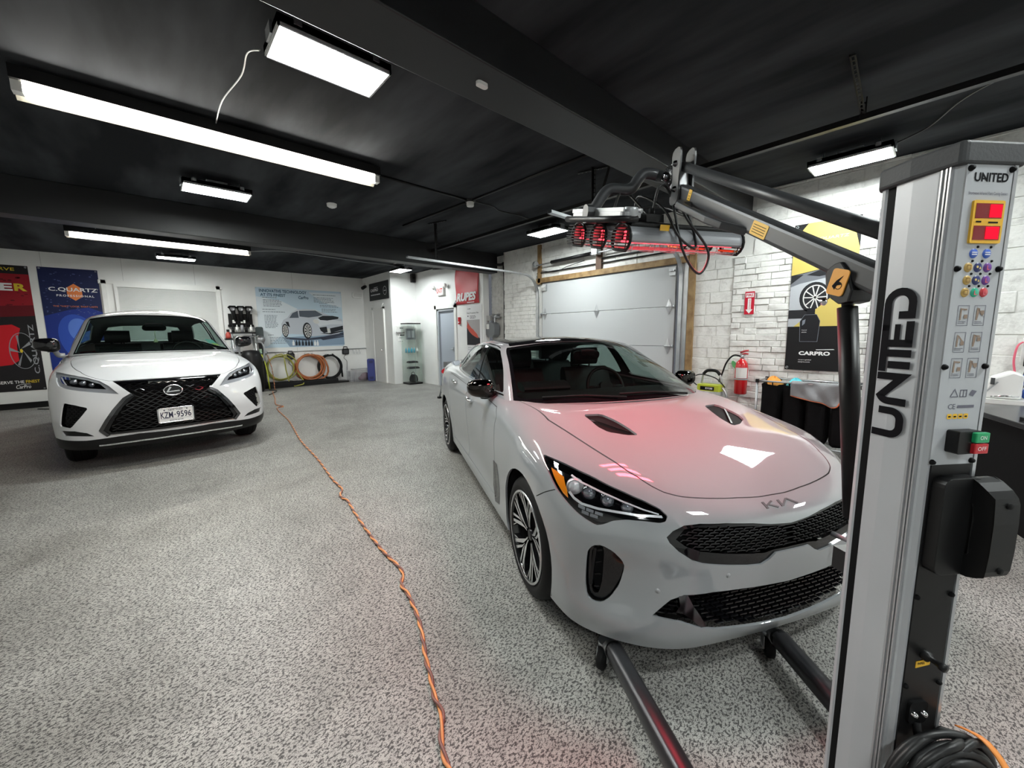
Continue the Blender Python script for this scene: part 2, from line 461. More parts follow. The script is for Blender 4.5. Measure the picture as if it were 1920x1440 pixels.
# right wall: mortar plane behind separate painted bricks and blocks
wr = MB(); wr.box((XR + .012, YF, 0), (XR + .3, 2.86, ZC)); wr.box((XR + .012, 5.74, 0), (XR + .3, 6.9, ZC)); wr.box((XR + .012, 2.86, 2.47), (XR + .3, 5.74, ZC))
wall_right = struct(wr, 'wall_right', mat('mortar_white', (.70, .70, .67), .7, bump=(25, .6, .01)))
random.seed(7)
BR = []
def course(y0, y1, z0, z1, L, H, x, jit=.25):
    z = z0; k = 0
    while z < z1 - .02:
        h = min(H * random.uniform(1 - jit * .4, 1 + jit * .4), z1 - z); y = y0 - (L / 2 if k % 2 else 0) * random.uniform(.7, 1)
        while y < y1:
            l = L * random.uniform(1 - jit, 1 + jit); a, b2 = max(y, y0), min(y + l, y1)
            if b2 - a > .04: BR.append((a + .0012, b2 - .0012, z + .0012, z + h - .0012, x + random.uniform(-.007, .007)))
            y += l
        z += h; k += 1
course(-1.6, .55, 0, 2.45, .40, .20, XR + .004, .04)
course(.55, 2.08, 0, 2.45, .215, .078, XR - .022, .3)
course(2.08, 2.62, 0, 2.45, .30, .155, XR, .35)
course(-1.6, 1.86, 2.45, ZC, .42, .20, XR + .002, .15)
course(2.30, 6.9, 2.56, ZC, .42, .20, XR + .002, .2)
course(5.80, 6.9, 0, 2.56, .23, .08, XR, .3)
def brick_mesh(a, b2, z0, z1, x):
    j = lambda s=.004: random.uniform(-s, s)
    c = .006
    o = [(XR + .06, a, z0), (XR + .06, b2, z0), (XR + .06, b2, z1), (XR + .06, a, z1)]
    m = [(x + c, a + j(), z0 + j(.003)), (x + c, b2 + j(), z0 + j(.003)), (x + c, b2 + j(), z1 + j(.003)), (x + c, a + j(), z1 + j(.003))]
    f = [(x + j(), a + c + j(), z0 + c), (x + j(), b2 - c + j(), z0 + c), (x + j(), b2 - c + j(), z1 - c), (x + j(), a + c + j(), z1 - c)]
    return o + m + f, [(0, 4, 5, 1), (1, 5, 6, 2), (2, 6, 7, 3), (3, 7, 4, 0), (4, 8, 9, 5), (5, 9, 10, 6), (6, 10, 11, 7), (7, 11, 8, 4), (8, 11, 10, 9)]
BR = [(k, t) for k, t in enumerate(BR)]
def near(t): return ((t[0] + t[1]) / 2) ** 2 + XR ** 2 - 9 * (t[1] - t[0]) * (t[3] - t[2]) * 30
shown = sorted(BR, key=lambda q: near(q[1]) + (30 if (q[1][0] < -.2 or q[1][3] < .55 or q[1][0] > 5) else 0))
for k, t in shown[:295]:
    v, f = brick_mesh(*t); MB().add(v, f).build('brick', M_BRICK, wall_right)
rest = MB()
for k, t in shown[295:]: v, f = brick_mesh(*t); rest.add(v, f)
tag(rest.build('brick_field', M_BRICK, wall_right), kind='stuff')
nb = MB(); z = 0; k = 0
while z < ZC:
    y = 6.9 - (.1 if k % 2 else 0)
    while y < 7.6:
        nb.box((6.205, max(y, 6.9) + .004, z + .004), (6.22, min(y + .22, 7.6) - .004, z + .074)); y += .22
    z += .08; k += 1
tag(nb.build('brick_field', M_BRICK, bpy.data.objects['wall_niche']), kind='stuff')

# ------------------------------------------------------------------ doors, window
d1 = MB(); d1.box((5.135, 11.42, 0), (5.17, 12.12, 2.22)); d1 = struct(d1, 'door_1', mat('door_white', (.74, .74, .72), .4))
f = MB()
for y in (11.36, 12.12): f.box((5.125, y, 0), (5.17, y + .06, 2.28))
f.box((5.125, 11.36, 2.22), (5.17, 12.18, 2.28)); f.build('door_frame', M_WHITE_PLASTIC, d1)
h = MB(); h.ball((5.10, 11.5, 1.0), .03, 10); h.cyl((5.10, 11.5, 1.0), (5.136, 11.5, 1.0), .012, 8); h.build('door_knob', M_CHROME, d1)
h = MB(); h.tube([(5.12, 11.5, 2.24), (5.10, 11.4, 2.27), (5.12, 11.33, 2.38)], .012, 6); h.build('door_closer', M_WHITE_PLASTIC, d1)
d2 = struct(MB().box((6.02, 8.92, 0), (6.06, 9.66, 2.10)), 'door_2', mat('exit_door_grey', (.40, .44, .50), .4))
f = MB()
for y in (8.84, 9.66): f.box((5.96, y, 0), (6.10, y + .08, 2.14))
f.box((5.96, 8.84, 2.08), (6.10, 9.74, 2.14)); f.build('door_frame', mat('frame_grey', (.42, .45, .49), .4), d2)
f = MB()
for y in (8.74, 9.72): f.box((5.925, y, 0), (5.95, y + .10, 2.24))
f.box((5.925, 8.74, 2.14), (5.95, 9.82, 2.24)); f.build('door_casing', M_WHITE_PLASTIC, d2)
h = MB(); h.box((5.985, 8.98, .98), (6.02, 9.02, 1.10)); h.tube([(5.99, 9.0, 1.04), (5.96, 9.0, 1.04), (5.96, 9.1, 1.04)], .010, 6); h.build('door_handle', M_STEEL, d2)
h = MB(); h.tube([(5.93, 8.86, 2.18), (5.88, 8.66, 2.30)], .016, 6); h.build('door_closer', M_STEEL, d2)
win = struct(MB().box((-.70, YB - .012, 1.0), (1.38, YB, 2.70)), 'window_1', mat('window_white', (.78, .78, .76), .4))
f = MB()
for a, b2 in (((-.76, 1.0), (-.68, 2.74)), ((1.32, 1.0), (1.40, 2.74)), ((-.80, 2.66), (1.44, 2.74)), ((-.76, .94), (1.40, 1.02)), ((-.56, 1.0), (-.52, 2.66))): f.box((a[0], YB - .05, a[1]), (b2[0], YB, b2[1]))
f.build('window_frame', M_WHITE_PLASTIC, win)
bl = MB(); z = 1.04
while z < 2.62:
    bl.add([(-.50, YB - .034, z), (1.30, YB - .034, z), (1.30, YB - .016, z + .022), (-.50, YB - .016, z + .022)], [(0, 1, 2, 3)])
    z += .026
tag(bl.build('blind_slats', mat('blind_white', (.76, .76, .75), .45), win), kind='stuff')
bl = MB(); bl.box((-.52, YB - .06, 2.60), (1.32, YB - .014, 2.66)); bl.build('blind_rail', M_WHITE_PLASTIC, win)

# overhead garage door with its timber and tracks
M_DOOR = mat('garage_door_white', (.52, .54, .55), .38, bump=(60, .12, .002))
gd = empty('door_3', (XR, 4.3, 0), kind='structure')
def at_gd(mb, name, m, **k):
    o = mb.build(name, m, gd, **k); o.matrix_parent_inverse = Matrix.Translation((-XR, -4.3, 0)); return o
for k in range(4):
    z0 = k * .612; at_gd(MB().box((XR - .005, 2.90, z0 + .004), (XR + .045, 5.70, z0 + .609)), 'door_panel', M_DOOR, bevel=.004)
for z in (.612, 1.224, 1.836):
    for y in (2.99, 4.35, 5.62):
        h = MB(); h.add([(XR - .012, y - .05, z), (XR - .012, y, z + .13), (XR - .012, y + .05, z), (XR - .012, y, z - .13), (XR - .022, y, z)], [(0, 4, 1), (1, 4, 2), (2, 4, 3), (3, 4, 0), (0, 1, 2, 3)]); h.cyl((XR - .02, y - .05, z), (XR - .02, y + .05, z), .012, 8)
        at_gd(h, 'hinge', M_STEEL)
        if y != 4.35:
            r = MB(); yy = y - .09 if y < 4 else y + .09; r.cyl((XR - .025, y, z), (XR - .025, yy, z), .008, 8); r.cyl((XR - .025, yy - .012, z), (XR - .025, yy + .012, z), .024, 12); at_gd(r, 'roller', M_STEEL)
for y in (2.94, 5.62):
    h = MB(); h.box((XR - .04, y - .05, 2.30), (XR - .005, y + .05, 2.42)); h.box((XR - .07, y - .04, 2.36), (XR - .03, y + .04, 2.38)); at_gd(h, 'top_bracket', M_STEEL)
def track(y, xend):
    t = MB(); p = smooth_path([(XR - .04, y, .02), (XR - .04, y, 1.2), (XR - .04, y, 2.15), (XR - .07, y, 2.36), (XR - .17, y, 2.52), (XR - .33, y, 2.60), (XR - .6, y, 2.62), (4.6, y, 2.63), (xend, y, 2.65)], 5)
    for i in range(len(p) - 1):
        a, b2 = p[i], p[i + 1]; d = (b2 - a).normalized(); n = Vector((0, 1, 0)); u = d.cross(n)
        vs = []
        for q in (a, b2): vs += [q + n * .028 + u * .014, q + n * .028 - u * .014, q - n * .028 - u * .014, q - n * .028 + u * .014]
        t.add(vs, [(0, 1, 5, 4), (1, 2, 6, 5), (2, 3, 7, 6), (3, 0, 4, 7)], 0)
    return at_gd(t, 'door_track', M_STEEL)
track(2.80, 3.05); track(5.80, 3.05)
sh = MB(); sh.box((XR - .03, 2.70, 0), (XR - .003, 2.76, 2.62)); at_gd(sh, 'track_angle', M_STEEL)
sh = MB(); sh.box((XR - .03, 5.83, 0), (XR - .003, 5.86, 2.62)); at_gd(sh, 'track_angle', M_STEEL)
for (a, b2) in (((2.60, 0), (2.69, 2.66)), ((5.72, 2.44), (5.80, 3.22)), ((2.70, 2.465), (5.84, 2.56)), ((4.24, 2.56), (4.36, 3.05))):
    at_gd(MB().box((XR - .045, a[0], a[1]), (XR + .02, b2[0], b2[1])), 'timber', M_WOOD if a != (4.24, 2.56) else mat('dark_timber', (.10, .05, .03), .6), bevel=.003)
at_gd(MB().box((XR - .02, 2.42, 2.62), (XR + .02, 2.60, 2.84)), 'header_plate', mat('dark_timber', (.10, .05, .03), .6))
t = MB(); t.cyl((XR - .12, 2.75, 2.86), (XR - .12, 5.80, 2.80), .014, 10); at_gd(t, 'torsion_shaft', M_STEEL)
t = MB(); t.cyl((XR - .12, 4.42, 2.835), (XR - .12, 5.35, 2.815), .032, 14); at_gd(t, 'torsion_spring', M_BLACK_SATIN)
t = MB(); t.box((XR - .18, 4.25, 2.80), (XR - .04, 4.35, 2.90)); at_gd(t, 'spring_bracket', M_STEEL)
for y in (2.78, 5.78):
    t = MB(); t.cyl((XR - .12, y - .03, 2.83), (XR - .12, y + .03, 2.83), .06, 16); at_gd(t, 'cable_drum', M_STEEL)
t = MB(); t.cyl((XR - .03, 2.74, 2.66), (XR - .03, 5.82, 2.66), .012, 8); t.cyl((XR - .03, 2.74, 2.74), (XR - .03, 4.3, 2.74), .016, 8); t.tube(smooth_path([(XR - .03, 5.7, 2.70), (XR - .05, 5.3, 2.64), (XR - .05, 5.0, 2.70), (XR - .05, 4.6, 2.75)], 6), .006, 6); at_gd(t, 'wall_conduit', M_BLACK_SATIN)
# slotted angle irons hanging the tracks
def slotted(a, b2, w=.035):
    m = MB(); a, b2 = Vector(a), Vector(b2); d = (b2 - a); L = d.length; F = frame(a, d, (0, 1, 0) if abs(d.normalized().y) < .9 else (1, 0, 0))
    n = max(2, int(L / .045))
    for k in range(n):         # bars left between the punched slots
        x = L * k / n; m.box((x, -w / 2, 0), (x + .014, w / 2, .003), 0, F)
    m.box((0, -w / 2, 0), (L, -w / 2 + .010, .003), 0, F); m.box((0, w / 2 - .010, 0), (L, w / 2, .003), 0, F); m.box((0, w / 2 - .003, 0), (L, w / 2, w), 0, F)
    return m
at_gd(slotted((3.77, 2.79, 2.66), (3.77, 2.79, ZC)), 'track_hanger', M_BLACK_SATIN); at_gd(slotted((3.74, 3.0, 3.23), (3.86, 2.6, 3.23)), 'track_hanger', M_BLACK_SATIN); at_gd(slotted((3.85, 2.66, 3.23), (3.78, 2.80, 2.70)), 'track_hanger', M_BLACK_SATIN)
at_gd(slotted((3.60, 5.80, 2.66), (3.60, 5.80, ZC)), 'track_hanger', M_BLACK_SATIN); at_gd(slotted((3.5, 5.9, 3.23), (3.62, 5.55, 3.23)), 'track_hanger', M_BLACK_SATIN)

# ------------------------------------------------------------------ ceiling services
M_CAB = mat('cable_black', (.006, .006, .0065), .45)
rail = empty('ceiling_rail', (4.3, 4.3, 3.1), 0, 'long black strut rail hung under the dark ceiling, passing behind the curved lamp arm', 'rail')
def put(root, mb, name, m, **k):
    """part of a thing given in scene coordinates"""
    o = mb.build(name, m, root, **k)
    o.matrix_parent_inverse = (Matrix.Translation(root.location) @ root.rotation_euler.to_matrix().to_4x4()).inverted()
    return o
put(rail, MB().box((4.28, -2.6, 3.08), (4.335, 8.85, 3.125)), 'rail_bar', M_BLACK_SATIN)
for y in (8.6, .62, -.25): put(rail, slotted((4.30, y, 3.10), (4.30, y, ZC)), 'rail_hanger', M_BLACK_SATIN)
put(rail, slotted((3.58, .60, 3.235), (4.28, .62, 3.12)), 'rail_brace', M_BLACK_SATIN)
cj = empty('ceiling_junction_box', (3.36, 4.54, ZC), 0, 'round white junction box on the ceiling where black conduits meet', 'junction box')
put(cj, MB().lathe([(0, -.06), (.045, -.06), (.05, -.045), (.05, 0)], 20, 0, Matrix.Translation((3.36, 4.54, ZC - .025))), 'box_cover', M_WHITE_PLASTIC)
put(cj, MB().lathe([(0, -.03), (.065, -.03), (.07, 0)], 20, 0, Matrix.Translation((3.36, 4.54, ZC))), 'box_base', M_BLACK_SATIN)
for a, b2 in (((3.36, 4.54), (3.44, 2.50)), ((3.36, 4.54), (1.98, 4.50)), ((3.36, 4.54), (3.24, 6.25))):
    t = MB(); t.cyl((a[0], a[1], ZC - .014), (b2[0], b2[1], ZC - .014), .014, 8); put(cj, t, 'conduit', M_BLACK_SATIN)
t = MB(); t.tube(smooth_path([(3.36, 4.54, ZC - .01), (3.7, 4.5, ZC - .02), (3.95, 4.62, ZC - .01), (4.25, 4.55, ZC - .03), (4.6, 4.66, ZC - .01)], 6), .008, 6); put(cj, t, 'loose_cable', M_CAB)
sd = empty('smoke_detector', (2.0, 5.9, ZC), 0, 'round white smoke detector on the black ceiling beside the long tube lamp', 'smoke detector')
put(sd, MB().lathe([(0, -.05), (.04, -.05), (.062, -.035), (.066, 0)], 24, 0, Matrix.Translation((2.0, 5.9, ZC))), 'detector_body', M_WHITE_PLASTIC)
put(sd, MB().lathe([(0, -.062), (.012, -.06), (.014, -.05)], 12, 0, Matrix.Translation((2.0, 5.9, ZC))), 'detector_button', M_WHITE_PLASTIC)
ms = empty('motion_sensor', (1.63, 2.06, 2.965), rad(-20), 'small white capsule sensor stuck under the near black beam', 'sensor')
put(ms, MB().rbox((1.59, 2.035, 2.945), (1.67, 2.075, 2.966), .018), 'sensor_body', M_WHITE_PLASTIC)

# ------------------------------------------------------------------ lamps on the ceiling
M_PANEL = emit_mat('led_panel_glow', (.94, 1.0, .985), PANEL_POWER)
M_TUBE = emit_mat('led_tube_glow', (1.0, .955, .85), TUBE_POWER)
M_FIX = mat('fixture_grey', (.55, .56, .57), .4, .3)
def panel_lamp(cx, cy, z, rz, label):
    t = empty('panel_lamp', (cx, cy, z), rz, label, 'ceiling lamp', 'flat bright panel lamps on the ceiling')
    L, W = .64, .34
    MB().box((-L/2 + .012, -W/2 + .012, 0), (L/2 - .012, W/2 - .012, .012)).build('light_panel', M_PANEL, t)
    f = MB()
    for a, b2 in (((-L/2, -W/2), (L/2, -W/2 + .012)), ((-L/2, W/2 - .012), (L/2, W/2)), ((-L/2, -W/2), (-L/2 + .012, W/2)), ((L/2 - .012, -W/2), (L/2, W/2))): f.box((a[0], a[1], -.004), (b2[0], b2[1], .055))
    f.box((-L/2, -W/2, .014), (L/2, W/2, .055)); f.build('housing', M_FIX, t)
    f = MB(); f.box((-.10, -.06, .055), (.10, .06, .11)); f.build('driver_box', mat('driver_grey', (.25, .26, .27), .5), t)
    for x in (-.22, .22):
        MB().cyl((x, 0, .05), (x, 0, ZC - z), .004, 6).build('hanger_wire', M_STEEL, t)
        for y in (-W/2 - .01, W/2 - .02): MB().box((x - .02, y, .03), (x + .02, y + .03, .065)).build('clip', M_STEEL, t)
    for x in (-L/2 - .012, L/2): MB().box((x, -.05, .01), (x + .012, .05, .075)).build('end_bracket', M_STEEL, t)
    return t
panel_lamp(.965, 2.715, 3.10, 0, 'largest looking flat panel lamp, hung right beside the wide black ceiling beam')
panel_lamp(.705, 5.84, 3.10, 0, 'flat panel lamp between the two long tube lamps')
panel_lamp(.52, 11.2, 3.10, 0, 'small flat panel lamp near the back wall above the white car')
panel_lamp(5.30, .83, 3.10, PI / 2, 'flat panel lamp over the right white wall, beside the lamp column')
panel_lamp(4.98, 4.62, 3.09, PI / 2, 'flat panel lamp partly hidden behind the red heater cassette')
panel_lamp(4.95, 9.8, 3.10, PI / 2, 'far flat panel lamp in front of the closet wall')
panel_lamp(1.9, -1.15, 3.10, 0, 'flat panel lamp out of view, behind and nearest the lamp column')
panel_lamp(-1.2, -1.3, 3.10, 0, 'flat panel lamp out of view, farthest from the white brick wall')
panel_lamp(4.6, -2.1, 3.10, PI / 2, 'flat panel lamp out of view, above the black counter')
def tube_lamp(cx, cy, z, label):
    t = empty('tube_lamp', (cx, cy, z), 0, label, 'ceiling lamp', 'long warm tube lamps on the ceiling')
    L = 2.5
    for y in ((-.028,) ): MB().cyl((-L/2 + .06, -.02, .0), (L/2 - .04, -.02, 0), .034, 14).build('tube', M_TUBE, t)
    b2 = MB(); b2.box((-L/2, -.085, .036), (L/2, .085, .12)); b2.build('channel', M_BLACK_SATIN, t)
    r = MB(); r.prism([(.02, .03), (.11, -.03), (.112, -.026), (.024, .036)], -L/2, L/2, 0, frame((0, 0, 0), (0, 1, 0), (0, 0, 1))); r.prism([(-.06, .036), (-.02, .03), (.02, .03), (.024, .036)], -L/2, L/2, 0, frame((0, 0, 0), (0, 1, 0), (0, 0, 1))); r.build('reflector', mat('reflector_cream', (.30, .285, .245), .4), t)
    for x in (-L/2, L/2 - .05): MB().box((x, -.055, -.03), (x + .05, .02, .035)).build('tube_socket', M_WHITE_PLASTIC, t)
    for x in (-.9, .9): MB().cyl((x, 0, .1), (x, 0, ZC - z), .006, 6).build('hanger_wire', M_STEEL, t)
tube_lamp(.71, 4.32, 3.10, 'longest looking warm tube lamp, between the first two flat panel lamps')
tube_lamp(.36, 9.62, 3.10, 'long warm tube lamp farther back, beyond the far beam above the white car')
cc = MB(); cc.tube(smooth_path([(.62, 2.86, 3.11), (.60, 3.1, 3.2), (.62, 3.45, ZC - .012), (.56, 3.9, ZC - .012), (.55, 4.25, 3.2)], 6), .0045, 6)
tag(cc.build('lamp_cable', mat('pale_cable', (.42, .43, .43), .5)), 'thin pale cable from the largest panel lamp to the tube lamp', 'cable')
cc = MB(); cc.tube(smooth_path([(5.3, .5, 3.17), (5.28, .3, ZC - .02), (4.9, .12, ZC - .02), (4.6, -.05, ZC - .06), (4.34, -.2, 3.12)], 6), .007, 6)
tag(cc.build('lamp_cable', M_CAB), 'thin black cable from the right panel lamp to the strut rail', 'cable')
cc = MB(); cc.tube(smooth_path([(1.62, 9.65, 3.15), (2.2, 9.7, ZC - .012), (3.0, 9.75, ZC - .012), (3.4, 9.7, ZC - .03), (4.0, 9.9, ZC - .012), (4.6, 9.9, ZC - .012), (4.95, 9.8, 3.2)], 5), .010, 6)
tag(cc.build('lamp_cable', mat('grey_conduit', (.30, .31, .32), .5)), 'thin grey conduit from the far tube lamp along the ceiling', 'cable')

# ------------------------------------------------------------------ car body surfaces
# A half body is a table of columns (running from the nose centre round the side to the tail centre);
# each column lists points from the lower edge up to the centreline.  It is interpolated to a dense smooth grid,
# and panels, lamps, grilles and gaps are outlines of points lying on that skin.
def hermite(P, ts, tq):
    P = np.asarray(P, float); ts = np.asarray(ts, float); K = len(ts)
    d = np.diff(ts); sl = (P[1:] - P[:-1]) / d.reshape(-1, *([1] * (P.ndim - 1)))
    m = np.zeros_like(P); m[0] = sl[0]; m[-1] = sl[-1]
    for i in range(1, K - 1): m[i] = (sl[i-1] * d[i] + sl[i] * d[i-1]) / (d[i-1] + d[i])
    k = np.clip(np.searchsorted(ts, tq, side='right') - 1, 0, K - 2)
    h = d[k]; t = (tq - ts[k]) / h; sh = (-1,) + (1,) * (P.ndim - 1); t = t.reshape(sh); h = h.reshape(sh)
    return (2*t**3 - 3*t**2 + 1) * P[k] + (t**3 - 2*t**2 + t) * h * m[k] + (-2*t**3 + 3*t**2) * P[k+1] + (t**3 - t**2) * h * m[k+1]

class Skin:
    def __init__(s, cols, nu=12, nv=8, passes=6):
        C = np.array(cols, float); K, R, _ = C.shape
        mir = np.array([1, -1, 1.0])
        E = np.concatenate([C[1:2] * mir, C, C[-2:-1] * mir])
        du = np.linalg.norm(np.diff(E, axis=0), axis=2).mean(axis=1); tu = np.concatenate([[0], np.cumsum(np.maximum(du, 1e-3))])
        q = np.concatenate([np.linspace(tu[i], tu[i+1], nu, endpoint=False) for i in range(1, K)] + [[tu[K]]])
        D = hermite(E, tu, q)                                     # dense in u, coarse in v
        NU = len(q); out = []
        for i in range(NU):
            c = np.concatenate([D[i], D[i, -2:-1] * mir])
            dv = np.maximum(np.linalg.norm(np.diff(c, axis=0), axis=1), 1e-3) ** 0.75; tv = np.concatenate([[0], np.cumsum(dv)])
            qv = np.concatenate([np.linspace(tv[j], tv[j+1], nv, endpoint=False) for j in range(R - 1)] + [[tv[R-1]]])
            out.append(hermite(c, tv, qv))
        G = np.array(out)
        for _ in range(passes):
            A = np.concatenate([G[1:2] * mir, G, G[-2:-1] * mir]); G = (A[:-2] + 2 * A[1:-1] + A[2:]) / 4
            A = np.concatenate([2 * G[:, :1] - G[:, 1:2], G, G[:, -2:-1] * mir], axis=1); G = (A[:, :-2] + 2 * A[:, 1:-1] + A[:, 2:]) / 4
        G[0, :, 1] = 0; G[-1, :, 1] = 0; G[:, -1, 1] = 0
        s.G = G; s.NU, s.NV = G.shape[:2]
        A = np.concatenate([G[1:2] * mir, G, G[-2:-1] * mir]); Tu = A[2:] - A[:-2]
        A = np.concatenate([2 * G[:, :1] - G[:, 1:2], G, G[:, -2:-1] * mir], axis=1); Tv = A[:, 2:] - A[:, :-2]
        N = np.cross(Tu, Tv); ln = np.linalg.norm(N, axis=2, keepdims=True); N = N / np.maximum(ln, 1e-12)
        c = G.reshape(-1, 3).mean(axis=0) * np.array([1, 0, 1])
        if (N * (G - c)).sum() < 0: N = -N; s.flip = True
        else: s.flip = False
        s.N = N
        s.U = np.concatenate([[0], np.cumsum(np.maximum(np.linalg.norm(np.diff(G, axis=0), axis=2).mean(axis=1), 1e-4))])
        s.V = np.concatenate([[0], np.cumsum(np.maximum(np.linalg.norm(np.diff(G, axis=1), axis=2).mean(axis=0), 1e-4))])
    def _w(s, uv):
        uv = np.asarray(uv, float)
        i = np.clip(np.searchsorted(s.U, uv[:, 0], side='right') - 1, 0, s.NU - 2); j = np.clip(np.searchsorted(s.V, uv[:, 1], side='right') - 1, 0, s.NV - 2)
        a = np.clip((uv[:, 0] - s.U[i]) / (s.U[i+1] - s.U[i]), 0, 1)[:, None]; b = np.clip((uv[:, 1] - s.V[j]) / (s.V[j+1] - s.V[j]), 0, 1)[:, None]
        return i, j, a, b
    def at(s, uv, off=0.0):
        i, j, a, b = s._w(uv)
        f = lambda X: X[i, j] * (1-a) * (1-b) + X[i+1, j] * a * (1-b) + X[i, j+1] * (1-a) * b + X[i+1, j+1] * a * b
        P = f(s.G); N = f(s.N); N = N / np.maximum(np.linalg.norm(N, axis=1, keepdims=True), 1e-9)
        return P + N * off, N
    def uv(s, pts):
        """nearest place on the skin for points near it"""
        pts = np.asarray(pts, float).copy(); pts[:, 1] = np.abs(pts[:, 1]); out = []
        F = s.G.reshape(-1, 3)
        for p in pts:
            k = int(((F - p) ** 2).sum(axis=1).argmin()); i, j = divmod(k, s.NV); u, v = s.U[i], s.V[j]
            for _ in range(6):
                e = 2e-3
                P = s.at([[u, v], [min(u + e, s.U[-1]), v], [max(u - e, 0), v], [u, min(v + e, s.V[-1])], [u, max(v - e, 0)]])[0]
                du = (P[1] - P[2]) / max(min(u + e, s.U[-1]) - max(u - e, 0), 1e-9); dv = (P[3] - P[4]) / max(min(v + e, s.V[-1]) - max(v - e, 0), 1e-9)
                r = p - P[0]; A = np.array([[du @ du, du @ dv], [du @ dv, dv @ dv]]) + np.eye(2) * 1e-6
                st = np.linalg.solve(A, np.array([du @ r, dv @ r])); st = np.clip(st, -0.03, 0.03)
                u = float(np.clip(u + st[0], 0, s.U[-1])); v = float(np.clip(v + st[1], 0, s.V[-1]))
            out.append((u, v))
        return np.array(out)

# each row: lower edge, lip, low, mid, high, nose/shoulder, hood edge or belt, hood middle, centreline
KIA_BODY = [
 [(.80,0,.165),(.828,0,.225),(.815,0,.34),(.825,0,.46),(.825,0,.58),(.79,0,.685),(.705,0,.738),(.55,0,.797),(.42,0,.840)],
 [(.795,.25,.165),(.822,.25,.225),(.81,.25,.34),(.815,.25,.46),(.812,.25,.585),(.775,.25,.69),(.685,.26,.745),(.53,.19,.803),(.38,0,.851)],
 [(.762,.52,.160),(.785,.51,.225),(.780,.505,.34),(.770,.49,.46),(.768,.48,.595),(.722,.46,.70),(.625,.46,.775),(.48,.33,.822),(.32,0,.867)],
 [(.655,.72,.165),(.672,.725,.235),(.645,.705,.35),(.638,.69,.47),(.648,.682,.605),(.61,.65,.725),(.52,.575,.815),(.39,.41,.852),(.24,0,.886)],
 [(.505,.855,.175),(.522,.86,.24),(.515,.85,.35),(.51,.845,.48),(.50,.835,.61),(.46,.79,.755),(.40,.625,.853),(.28,.44,.882),(.15,0,.906)],
 [(.36,.895,.19),(.38,.90,.25),(.38,.90,.36),(.375,.90,.49),(.36,.90,.63),(.31,.86,.80),(.24,.655,.883),(.15,.46,.91),(.05,0,.928)],
 [(0,.90,.19),(0,.91,.25),(0,.925,.36),(0,.935,.50),(0,.935,.66),(0,.895,.845),(.02,.69,.927),(0,.48,.945),(-.06,0,.952)],
 [(-.40,.90,.195),(-.40,.905,.255),(-.40,.905,.36),(-.40,.915,.50),(-.40,.915,.69),(-.38,.885,.885),(-.25,.735,.972),(-.20,.52,.975),(-.20,0,.980)],
 [(-.85,.90,.195),(-.85,.905,.255),(-.85,.895,.36),(-.85,.905,.50),(-.85,.915,.70),(-.82,.89,.91),(-.70,.815,.985),(-.55,.60,.985),(-.45,0,.985)],
 [(-1.6,.90,.20),(-1.6,.905,.26),(-1.6,.89,.37),(-1.6,.90,.52),(-1.6,.915,.72),(-1.6,.895,.935),(-1.6,.825,1.0),(-1.6,.60,.99),(-1.6,0,.985)],
 [(-2.35,.90,.205),(-2.35,.905,.27),(-2.35,.905,.38),(-2.35,.92,.54),(-2.35,.93,.74),(-2.35,.90,.955),(-2.35,.81,1.025),(-2.35,.60,1.02),(-2.35,0,1.01)],
 [(-2.906,.90,.21),(-2.906,.91,.28),(-2.906,.93,.39),(-2.906,.94,.55),(-2.906,.94,.75),(-2.906,.90,.975),(-2.92,.78,1.05),(-2.95,.60,1.06),(-2.95,0,1.06)],
 [(-3.40,.88,.23),(-3.40,.89,.30),(-3.40,.90,.40),(-3.40,.91,.56),(-3.40,.91,.76),(-3.40,.86,.99),(-3.42,.73,1.06),(-3.42,.55,1.085),(-3.42,0,1.09)],
 [(-3.80,.76,.26),(-3.82,.77,.33),(-3.83,.77,.42),(-3.84,.77,.57),(-3.83,.77,.78),(-3.81,.74,1.0),(-3.76,.66,1.065),(-3.66,.50,1.09),(-3.60,0,1.10)],
 [(-3.93,.45,.28),(-3.96,.45,.35),(-3.97,.45,.44),(-3.98,.45,.58),(-3.97,.45,.79),(-3.95,.44,1.01),(-3.91,.42,1.07),(-3.80,.30,1.095),(-3.70,0,1.105)],
 [(-3.96,0,.29),(-3.99,0,.36),(-4.0,0,.45),(-4.01,0,.59),(-4.0,0,.80),(-3.98,0,1.02),(-3.94,0,1.08),(-3.85,0,1.10),(-3.75,0,1.108)],
]
